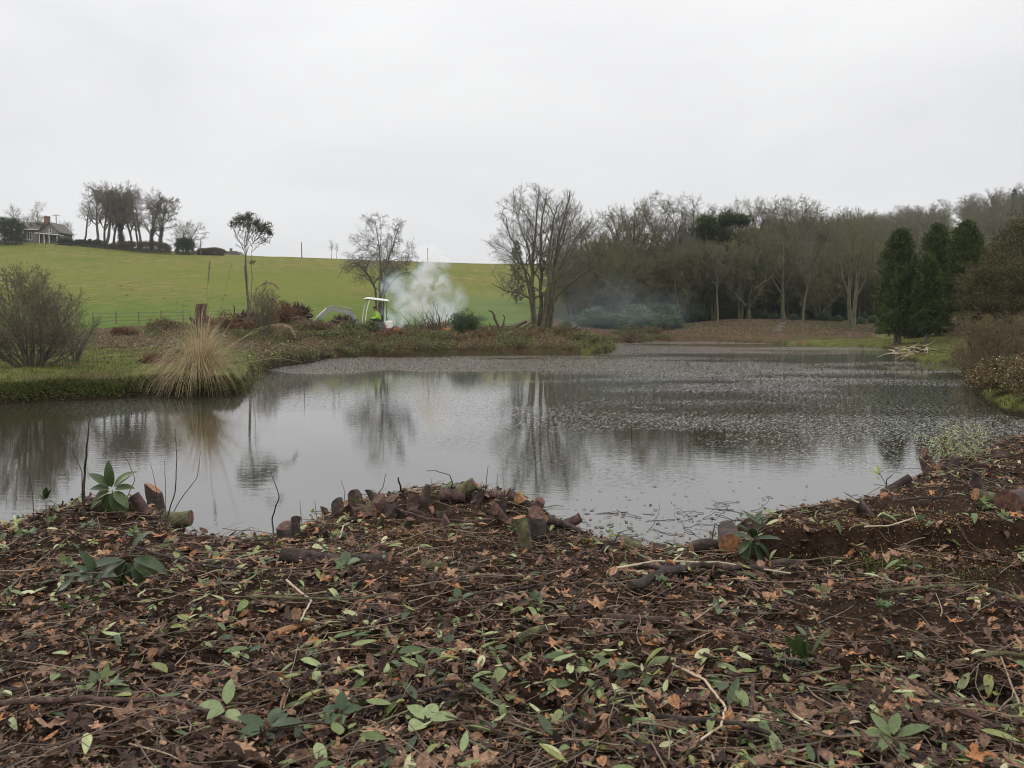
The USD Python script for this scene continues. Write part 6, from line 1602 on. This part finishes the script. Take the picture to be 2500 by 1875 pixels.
def sprig(name, label, at, axis, n_, L, Wd, droop, seed, matn='fresh_leaf', stem_to=None, rnd=(.1, .5), spread=(.25, 1.2), cat='sprig', lobed=False, half=None, fan=None, toward=.35):
    """a whorl of leaves round the end of a stem; every leaf is its own part."""
    rng = np.random.default_rng(seed)
    at = np.array(at, float); axis = unit(np.array(axis, float))
    t = thing(name, label, cat, at)
    a = unit(np.cross(axis, [0.1, .3, 1.0] if abs(axis[2]) < .8 else [1.0, 0, 0])); b = np.cross(axis, a)
    s0 = (np.array(stem_to) - at) if stem_to is not None else -axis * L * 1.3
    mid = s0 * .5 + rng.normal(0, .01, 3)
    obj('stem', tubes(np.stack([s0, mid, [0, 0, 0]])[None], np.array([[.005, .0045, .004]]), 6), 'log_bark_moss', t)
    if fan is not None: n_ = len(fan)
    for k in range(n_):
        ph = k * 2.4 + rng.normal(0, .2) if half is None else half[0] + (half[1] - half[0]) * (k + .5) / n_
        el = rng.uniform(*spread)
        d = math.cos(ph) * math.sin(el) * a + math.sin(ph) * math.sin(el) * b + math.cos(el) * axis
        if fan is not None:
            th_ = math.radians(fan[k] + rng.normal(0, 5)); d = unit(np.array([math.cos(th_), -toward + rng.normal(0, .12), math.sin(th_)]))
        l = L * rng.uniform(.72, 1.15)
        if lobed:
            V, f = lobed_leaf(rng, np.array([l]), 5, .3, 16)
            V = V + [l * .45, 0, 0]
        else:
            V, f = strip_leaf(np.array([l]), np.array([Wd * rng.uniform(.85, 1.15)]), np.array([droop * rng.uniform(.5, 1.4)]), np.array([rng.uniform(.15, .45)]), 8, .85)
        X = unit(d); upv = unit(axis + [0, 0, .5] - X * np.dot(axis + [0, 0, .5], X)); Y = np.cross(upv, X)
        W_ = V[0][:, :1] * X + V[0][:, 1:2] * Y + V[0][:, 2:] * upv + axis * rng.uniform(-.01, .012)
        o_ = obj('leaf', (W_, f), matn, t, True, rnd=rng.uniform(*rnd))
    return t
def psize(u, v): return .4096 * D0(u, v) / FOC
q = G(272, 1250); sprig('leaf_sprig', 'large grey green whorl of long leaves standing on the left mound', W(274, 1196, q[1] - .05), (.05, -.75, .65), 13, .25, .085, .6, 601, 'fresh_leaf', q, (.30, .50), (.9, 1.55), fan=[62, 95, 128, 160, 190, 215, 240, 262, 285, 310, 340, 12, 38])
q = G(318, 1420); sprig('leaf_sprig', 'dark drooping whorl of long leaves below the left mound', W(318, 1366, q[1]), (-.2, -.65, .7), 12, .29, .085, .85, 602, 'fresh_leaf', q + [.15, .1, .02], (.0, .25), (.9, 1.7), fan=[72, 172, 190, 205, 235, 255, 275, 295, 320, 345, 20], toward=.45)
q = G(1835, 1365); sprig('leaf_sprig', 'dark green leafy cutting right of the thick sawn log', W(1836, 1318, q[1]), (.1, -.4, .9), 9, .20, .06, .6, 603, 'fresh_leaf', q, (.0, .2), (.5, 1.6), fan=[95, 75, 115, 200, 235, 262, 290, 335, 150, 20])
q = G(1858, 1340); sprig('leaf_sprig', 'small dark leafy shoot behind the thick sawn log', W(1845, 1278, q[1]), (-.1, -.1, 1), 6, .12, .04, .4, 604, 'fresh_leaf', q, (.0, .25), (.4, 1.2))
q = G(1980, 1640); sprig('leaf_sprig', 'dark green fan of long leaves pointing left in the lower right foreground', q + [0, 0, .05], (-.85, .1, .5), 8, .19, .05, .2, 605, 'fresh_leaf', q + [.3, -.02, .01], (.15, .35), (.15, 1.1), fan=[176, 160, 140, 190, 203, 122, 222, 100, 60, 250], toward=.15)
q = G(1571, 1660); sprig('leaf_sprig', 'light green spray of broad leaves in the lower centre right', q + [0, 0, .05], (-.2, -.2, .95), 8, .15, .052, .35, 606, 'fresh_leaf', q + [.15, -.1, 0], (.55, .95), (.9, 1.5), fan=[140, 165, 195, 240, 275, 310, 25, 60], toward=.3)
q = G(832, 1775); sprig('leaf_sprig', 'dark round leaved spray in the lower left centre', q + [0, 0, .05], (0, -.5, .85), 6, .10, .05, .5, 607, 'fresh_leaf', q + [-.25, -.05, .01], (.1, .4), (.9, 1.6))
q = G(655, 1805); sprig('leaf_sprig', 'dark leaf whorl at the bottom left of the centre', q + [0, 0, .04], (0, -.4, .9), 7, .13, .05, .4, 608, 'fresh_leaf', q + [.1, .1, 0], (.05, .3), (1, 1.6))
q = G(1039, 1790); sprig('leaf_sprig', 'pair of big pale green leaves at the bottom centre', q + [0, 0, .04], (.3, -.3, .9), 4, .14, .06, .2, 609, 'pale_leaf', q + [.12, .05, 0], (.0, .3), (1.1, 1.5))
q = G(553, 1770); sprig('leaf_sprig', 'pale grey green leaf pair hanging from the curved pinkish branch', q + [0, 0, .07], (.1, -.6, .7), 4, .11, .055, .4, 610, 'pale_leaf', q + [0, .05, .05], (.0, .4), (.9, 1.5))
q = G(2180, 1840); sprig('leaf_sprig', 'grey green leafy twig at the bottom right', q + [0, 0, .05], (-.4, -.3, .85), 7, .13, .045, .5, 611, 'fresh_leaf', q + [.2, .1, 0], (.4, .65), (.8, 1.6))
q = G(1120, 1480); sprig('leaf_sprig', 'single blue green leaf pair in the centre of the litter', q + [0, 0, .03], (0, -.4, .9), 3, .12, .05, .3, 612, 'fresh_leaf', None, (.3, .45), (.9, 1.4))
q = G(845, 1400); sprig('leaf_sprig', 'blue green broad leaves below the long dark log', q + [0, 0, .04], (0, -.5, .85), 5, .12, .065, .3, 613, 'fresh_leaf', None, (.3, .5), (.8, 1.4))
q = G(2180, 1190); sprig('leaf_sprig', 'pale green leaf whorl leaning left over the water on the right shore', W(2150, 1160, q[1]), (-.5, -.2, .55), 7, .17, .04, .3, 614, 'pale_leaf', q, (.1, .6), (.6, 1.5))
for i, (u, v, n_, l, lab) in enumerate([(1490, 1305, 5, .07, 'small ivy sprig standing at the bay edge'), (1255, 1290, 8, .09, 'ivy leaves clinging to the split stick'), (762, 1262, 3, .07, 'ivy leaves at the left slope of the middle heap'), (2250, 1290, 5, .09, 'holly like green leaves on the right slope'),
    (2400, 1240, 8, .10, 'ivy leaves around the short log at the right'), (2452, 1270, 5, .08, 'blue green ivy leaves under the ringed log'), (130, 1275, 7, .08, 'ivy leaves on the left mound near the edge'), (1740, 1275, 4, .07, 'small dark leaves over the floating twigs'),
    (2150, 1500, 5, .10, 'bright green pointed leaves at the right'), (2010, 1460, 4, .10, 'dark pointed ivy leaf right of the centre'), (250, 1690, 4, .11, 'dark ivy leaf pair at the lower left'), (1620, 1435, 4, .09, 'pointed green leaves by the dark crossed branches'), (1085, 1590, 2, .10, 'single bright green round leaf in the centre'), (1305, 1490, 3, .09, 'yellow green leaf beside the big curled leaf'), (820, 1320, 3, .09, 'light green leaf on the left of the middle heap'), (70, 1310, 7, .09, 'dark ivy leaves at the left edge of the picture below the tall stick'), (215, 1290, 8, .09, 'ivy leaves round the foot of the tallest stick'), (330, 1310, 7, .10, 'dark ivy leaves between the two leaf whorls of the left mound'), (160, 1395, 6, .10, 'dark ivy leaves left of the lower drooping whorl'), (420, 1330, 5, .09, 'ivy leaves below the log that points over the water')]):
    q = G(u, v + 12)
    sprig('ivy_sprig', lab, q + [0, 0, .05 if i not in (0, 7) else .10], (0, -.35, .9), n_, l, l, .2, 640 + i, 'fresh_leaf', q, (.2, .8), (.5, 1.5), 'sprig', True)
q = G(240, 1440); sprig('leaf_sprig', 'dark leafy cutting lying left of the drooping whorl', q + [0, 0, .07], (-.3, -.4, .85), 9, .20, .06, .5, 621, 'fresh_leaf', q + [.2, .1, 0], (.0, .3), (.6, 1.6), fan=[165, 185, 140, 210, 235, 100, 260, 30, 320])
q = G(120, 1300); sprig('leaf_sprig', 'pair of dark upright leaves on the left mound near the left edge', W(112, 1225, q[1]), (0, -.2, 1), 4, .13, .04, .2, 622, 'fresh_leaf', q, (.05, .35), (.3, 1.2), fan=[110, 65, 85, 140])
# yellow green conifer sprig behind the right stump group
q = G(2345, 1130); rng = np.random.default_rng(680)
t = thing('conifer_sprig', 'yellow green feathery sprig behind the right shore stump group', 'sprig', q)
c = np.stack([rng.normal(-.05, .22, 26), rng.normal(.1, .1, 26), rng.uniform(.0, .42, 26)], -1)
obj('foliage', leaf_cloud(rng, c, .12, 26, .07, .012, .2), 'pale_leaf', t)
obj('stem', tubes(np.array([[[0, .1, -.05], [-.03, .1, .2], [-.08, .1, .4]]]), np.array([[.008, .006, .003]]), 6), 'log_bark_moss', t)

# ---------------------------------------------------------------- leaf litter
rng = np.random.default_rng(700)
bare_c = [(W(2150, 800, 6.9)[0], 6.9, 1.5, .75), (W(2330, 800, 7.4)[0], 7.4, 1.4, .7), (W(1040, 800, 7.1)[0], 7.1, .55, .5), (W(2150, 800, 4.6)[0], 4.6, .5, .3), (W(1900, 800, 7.6)[0], 7.6, .6, .35)]
def bare(x, y):
    return np.max([np.exp(-((x - a) / rx) ** 2 - ((y - b) / ry) ** 2) for a, b, rx, ry in bare_c], 0)
def litter_xy(n_, ymin=2.15, ymax=13.5, k=1.0, power=1.35, clump=0.0):
    out = np.zeros((0, 2))
    while len(out) < n_:
        y = ymin + (ymax - ymin) * rng.random(n_ * 3) ** power
        x = rng.uniform(-.72, .74, n_ * 3) * (y + .3)
        ok = ~shapely.contains_xy(pond, x, y) & (rng.random(n_ * 3) > bare(x, y) * k)
        ok &= (y < 12.6) | (x > 5)
        if clump: ok &= rng.random(n_ * 3) < np.clip((meshkit.fbm(np.stack([x * 1.6, y * 1.6, 0 * x], -1), 3, 71) - .5) * 4 + 1 - clump, .08, 1)
        out = np.vstack([out, np.stack([x, y], -1)[ok]])
    return out[:n_]
def crop(V, f, n_best, name, words, cat, matn, rnd, size, pos, stuff_name, stuff_label, group, colours, smooth=False):
    """the n_best pieces that show largest become things; the rest one mesh."""
    show = size / pos[:, 1]
    inframe = (np.abs(pos[:, 0] / pos[:, 1]) < .585) & (pos[:, 1] > 3.05)
    order = np.argsort(-np.where(inframe, show, 0))[:n_best]
    rest = np.ones(len(V), bool); rest[order] = False
    for k in order:
        col = next(c for lim, c in colours if rnd[k] <= lim)
        az_ = pos[k, 0] / pos[k, 1]
        side = 'far left' if az_ < -.36 else 'left' if az_ < -.12 else 'centre' if az_ < .12 else 'right' if az_ < .36 else 'far right'
        row = 'bottom' if pos[k, 1] < 3.7 else 'lower' if pos[k, 1] < 4.7 else 'middle'
        o_ = V[k].mean(0)
        m_ = obj(name, (V[k] - o_, f), matn, smooth=smooth, rnd=float(rnd[k]))
        UsdGeom.Xformable(m_).AddTranslateOp().Set(Gf.Vec3d(*map(float, o_)))
        tag(m_, f'{col} {words} in the {row} {side} of the foreground', cat, group)
    mv, mf = merge(V[rest], f)
    tag(obj(stuff_name, (mv, mf), matn, smooth=smooth, rnd=np.repeat(rnd[rest], V.shape[1])), stuff_label, cat, None, 'stuff')

def ground_pos(n_, layer, **kw):
    xy = litter_xy(n_, **kw)
    z = Z(xy[:, 0], xy[:, 1])
    return np.column_stack([xy, z + layer * rng.random(n_) ** 1.2 + .004])
# lobed dead leaves
n_ = 7600
pos = ground_pos(n_, .04); L = .045 + .10 * rng.random(n_) ** 1.5; L *= np.where(rng.random(n_) < .07, 1.5, 1)
V, f = lobed_leaf(rng, L, 5, .34, 18)
V = orient(V, pos, rng.random(n_) * 6.28, np.abs(rng.normal(0, .42, n_)), rng.random(n_) * 6.28)
crop(V, f, 240, 'dead_leaf', 'lobed dead leaf lying', 'dead leaf', 'dead_leaf', rng.random(n_) ** 1.0, L, pos, 'leaf_litter', 'deep litter of brown lobed dead leaves covering the near bank', 'lobed dead leaves in the foreground litter', [(.3, 'dark brown'), (.6, 'mid brown'), (.86, 'tan'), (1.1, 'orange brown')])
# a few big plane or maple leaves
n_ = 150
pos = ground_pos(n_, .03); pos[:, 2] += .03; L = rng.uniform(.11, .19, n_)
V, f = lobed_leaf(rng, L, 5, .30, 24)
V = orient(V, pos, rng.random(n_) * 6.28, np.abs(rng.normal(0, .38, n_)), rng.random(n_) * 6.28)
crop(V, f, 90, 'large_dead_leaf', 'big lobed dead leaf lying', 'dead leaf', 'dead_leaf', .62 + .36 * rng.random(n_), L, pos, 'large_leaf_litter', 'big tan lobed leaves scattered over the near litter', 'big lobed leaves on the foreground litter', [(.75, 'brown'), (.9, 'tan'), (1.1, 'orange')])
# torn fragments
n_ = 15000
pos = ground_pos(n_, .035); L = rng.uniform(.015, .055, n_)
V, f = lobed_leaf(rng, L, 3, .3, 7)
V = orient(V, pos, rng.random(n_) * 6.28, np.abs(rng.normal(0, .5, n_)), rng.random(n_) * 6.28)
mv, mf = merge(V, f)
tag(obj('leaf_fragments', (mv, mf), 'dead_leaf', rnd=np.repeat(rng.random(n_) ** 1.4, V.shape[1])), 'torn dark fragments of dead leaves matted over the near bank', 'dead leaf', None, 'stuff')
# narrow curled dead leaves
n_ = 3600
pos = ground_pos(n_, .05); L = rng.uniform(.05, .12, n_)
V, f = strip_leaf(L, L * rng.uniform(.28, .5, n_), rng.normal(.4, .8, n_), rng.uniform(.2, .9, n_), 6)
V = orient(V - [[[.04, 0, 0]]], pos, rng.random(n_) * 6.28, np.abs(rng.normal(0, .45, n_)), rng.random(n_) * 6.28)
crop(V, f, 160, 'curled_dead_leaf', 'narrow curled dead leaf lying', 'dead leaf', 'dead_leaf', rng.random(n_) ** 1.2 * .95, L, pos, 'curled_leaf_litter', 'litter of narrow curled brown leaves covering the near bank', 'narrow dead leaves in the foreground litter', [(.3, 'dark brown'), (.6, 'mid brown'), (.86, 'tan'), (1.1, 'orange brown')])
# green leaves
n_ = 2100
pos = ground_pos(n_, .06, clump=.5); pos[:, 2] += .004; L = .045 + .115 * rng.random(n_) ** 1.2
V, f = strip_leaf(L, L * rng.uniform(.22, .36, n_), rng.normal(.35, .55, n_), rng.uniform(.1, .6, n_), 8)
V = orient(V - [[[.05, 0, 0]]], pos, rng.random(n_) * 6.28, np.abs(rng.normal(0, .33, n_)), rng.random(n_) * 6.28)
crop(V, f, 150, 'fallen_green_leaf', 'oval fallen leaf lying', 'green leaf', 'fresh_leaf', rng.random(n_), L, pos, 'green_leaf_litter', 'cut green leaves scattered through the near litter', 'fallen green leaves in the foreground litter', [(.35, 'dark green'), (.7, 'mid green'), (1.1, 'light green')], True)
n_ = 1050
pos = ground_pos(n_, .055, clump=.6); pos[:, 2] += .006; L = .04 + .11 * rng.random(n_) ** 1.3
V, f = strip_leaf(L, L * rng.uniform(.2, .36, n_), rng.normal(.35, .6, n_), rng.uniform(.1, .7, n_), 8)
V = orient(V - [[[.05, 0, 0]]], pos, rng.random(n_) * 6.28, np.abs(rng.normal(0, .33, n_)), rng.random(n_) * 6.28)
crop(V, f, 130, 'pale_fallen_leaf', 'leaf underside showing', 'pale leaf', 'pale_leaf', rng.random(n_), L, pos, 'pale_leaf_litter', 'pale undersides of cut leaves scattered through the near litter', 'pale upturned leaves in the foreground litter', [(.4, 'grey green'), (.75, 'pale green'), (1.1, 'cream')], True)
# twigs
n_ = 2700
pos = ground_pos(n_, .05); L = rng.uniform(.10, .55, n_) * np.where(rng.random(n_) < .2, 1.8, 1)
a = rng.random(n_) * 6.28; a = np.where(rng.random(n_) < .22, rng.normal(0, .4, n_), a)
P_, R_ = grow(rng, 0 * pos, np.stack([np.cos(a), np.sin(a), rng.normal(0, .10, n_)], -1), L, np.where(rng.random(n_) < .06, rng.uniform(.005, .009, n_), rng.uniform(.0016, .0045, n_)), 8, .16, 0, .5)
P_ = P_ - P_[:, 3:4]
w_ = P_ + pos[:, None]; g_ = Z(w_[..., 0].ravel(), w_[..., 1].ravel()).reshape(n_, 8)
wet = shapely.contains_xy(pond, w_[..., 0].ravel(), w_[..., 1].ravel()).reshape(n_, 8).any(1)
P_[..., 2] = np.maximum(P_[..., 2] * .6, g_ - pos[:, 2:3] + .012) + .5 * (g_ - pos[:, 2:3]) * 0
ok = ~wet
P_, R_, pos, L = P_[ok], R_[ok], pos[ok], L[ok]; n_ = len(L)
tv, tf = tubes(P_[:1], R_[:1], 4)
TV = tubes(P_, R_, 4)[0].reshape(n_, -1, 3) + pos[:, None]
crop(TV, tf, 170, 'twig', 'thin twig lying', 'twig', 'litter_twig', rng.random(n_), L * (R_[:, 0] / .0035) ** .5, pos, 'twig_litter', 'tangle of thin cut twigs lying over the near bank', 'thin twigs in the foreground litter', [(.35, 'dark'), (.7, 'brown'), (.93, 'tan'), (1.1, 'mossy')], True)
# crumbs, chips and sawdust
n_ = 42000
xy = litter_xy(n_, k=-0.0); 
def crumbs(xy, s0, s1, lift):
    m = len(xy); c = np.column_stack([xy, Z(xy[:, 0], xy[:, 1]) + .003 + lift * rng.random(m)])
    d = unit(rng.normal(0, 1, (m, 3)) * [1, 1, .5]); s = unit(np.cross(d, rng.normal(0, .5, (m, 3)) + [0, 0, 1]))
    L_ = rng.uniform(s0, s1, (m, 1)); Wd = L_ * rng.uniform(.2, .55, (m, 1)); nr = np.cross(d, s)
    V = np.stack([c - d * L_, c + s * Wd + nr * Wd * .4, c + d * L_, c - s * Wd + nr * Wd * .4], 1).reshape(-1, 3)
    b = np.arange(m)[:, None] * 4
    return V, np.vstack([b + [0, 1, 2], b + [0, 2, 3]])
tag(obj('leaf_crumbs', crumbs(xy, .005, .02, .02), 'crumb'), 'crumbled leaf and bark fragments covering the near bank', 'debris', None, 'stuff')
def patch(u, v, su, sv, m):
    uu, vv = rng.normal(u, su, m), rng.normal(v, sv, m)
    c = G(u, v); k = .4096 * c[1] / FOC
    return np.column_stack([c[0] + (uu - u) * k, c[1] - (vv - v) * k * (c[1] / 1.7)])
xy = np.vstack([patch(1040, 1320, 85, 26, 2600), patch(930, 1300, 60, 18, 700), patch(740, 1335, 40, 14, 400), patch(2190, 1290, 170, 24, 2200), patch(2150, 1660, 110, 30, 900), patch(2300, 1350, 130, 30, 900)])
xy = xy[~shapely.contains_xy(pond, xy[:, 0], xy[:, 1])]
tag(obj('sawdust', crumbs(xy, .003, .012, .012), 'sawdust'), 'orange sawdust and wood chips scattered on the near bank', 'sawdust', None, 'stuff')
# moss on the soil step at the right
xy = np.vstack([patch(2140, 1392, 60, 9, 1500), patch(2350, 1420, 60, 9, 500), patch(1285, 1565, 14, 8, 240), patch(960, 1750, 12, 6, 200)])
P0 = np.column_stack([xy, Z(xy[:, 0], xy[:, 1])])
tag(obj('moss', spikes(P0, P0 + unit(rng.normal(0, .7, P0.shape) + [0, 0, 1]) * rng.uniform(.008, .03, (len(P0), 1)), np.full(len(P0), .004)), 'moss_blade'), 'patches of green moss on the soil of the near bank', 'moss', None, 'stuff')
# twigs and scraps floating in the bay
uu, vv = rng.uniform(1380, 2020, 900), rng.uniform(1170, 1350, 900)
k = rng.random(900) < np.clip((vv - 1150) / 190, 0, 1) ** 1.5
fl_ = np.array([Wz(u, v, 0)[:2] for u, v in zip(uu[k], vv[k])]); fl_ = fl_[shapely.contains_xy(pond, fl_[:, 0], fl_[:, 1])]
m = len(fl_); c = np.column_stack([fl_, rng.uniform(.003, .008, m)]); a = rng.random(m) * 6.28
L_ = rng.uniform(.006, .05, (m, 1)) ** 1.0; d = np.stack([np.cos(a), np.sin(a), 0 * a], -1); s = np.stack([-np.sin(a), np.cos(a), 0 * a], -1); Wd = L_ * rng.uniform(.12, .6, (m, 1))
V = np.stack([c - d * L_, c + s * Wd + [0, 0, .004], c + d * L_, c - s * Wd + [0, 0, .004]], 1).reshape(-1, 3); b = np.arange(m)[:, None] * 4
tag(obj('floating_scraps', (V, np.vstack([b + [0, 1, 2], b + [0, 2, 3]])), 'crumb'), 'dark scraps of leaf and bark floating in the near bay', 'debris', None, 'stuff')
for i in range(34):
    u, v = rng.uniform(1480, 1980), rng.uniform(1225, 1335)
    q = Wz(u, v, .006)
    if not shapely.contains_xy(pond, q[0], q[1]): continue
    P_, R_ = grow(rng, np.zeros((1, 3)), np.array([[math.cos(a[i]), math.sin(a[i]) * .6, .05]]), np.array([rng.uniform(.15, .5)]), np.array([.004]), 7, .3, -.03, .5)
    P_[..., 2] = np.maximum(P_[..., 2], -.002)
    o_ = obj('floating_twig', tubes(P_, R_, 5, True), 'log_bark')
    UsdGeom.Xformable(o_).AddTranslateOp().Set(Gf.Vec3d(*map(float, q)))
    tag(o_, 'thin dark twig floating in the near bay', 'twig', 'twigs floating in the near bay')

# ---------------------------------------------------------------- air
usdkit.material(stage, '/World/Looks/haze_air', {'v': ('principled_volume', {'color': (.93, .95, 1.0), 'density': .00012, 'anisotropy': .2})}, [], volume='v.volume')
M['haze_air'] = UsdShade.Material.Get(stage, '/World/Looks/haze_air')
hz_ = obj('haze', box(-1010, 1010, -1010, 1010, -2.5, 130), 'haze_air')
tag(hz_, 'thin pale mist softening the distant hill', 'haze', None, 'stuff')
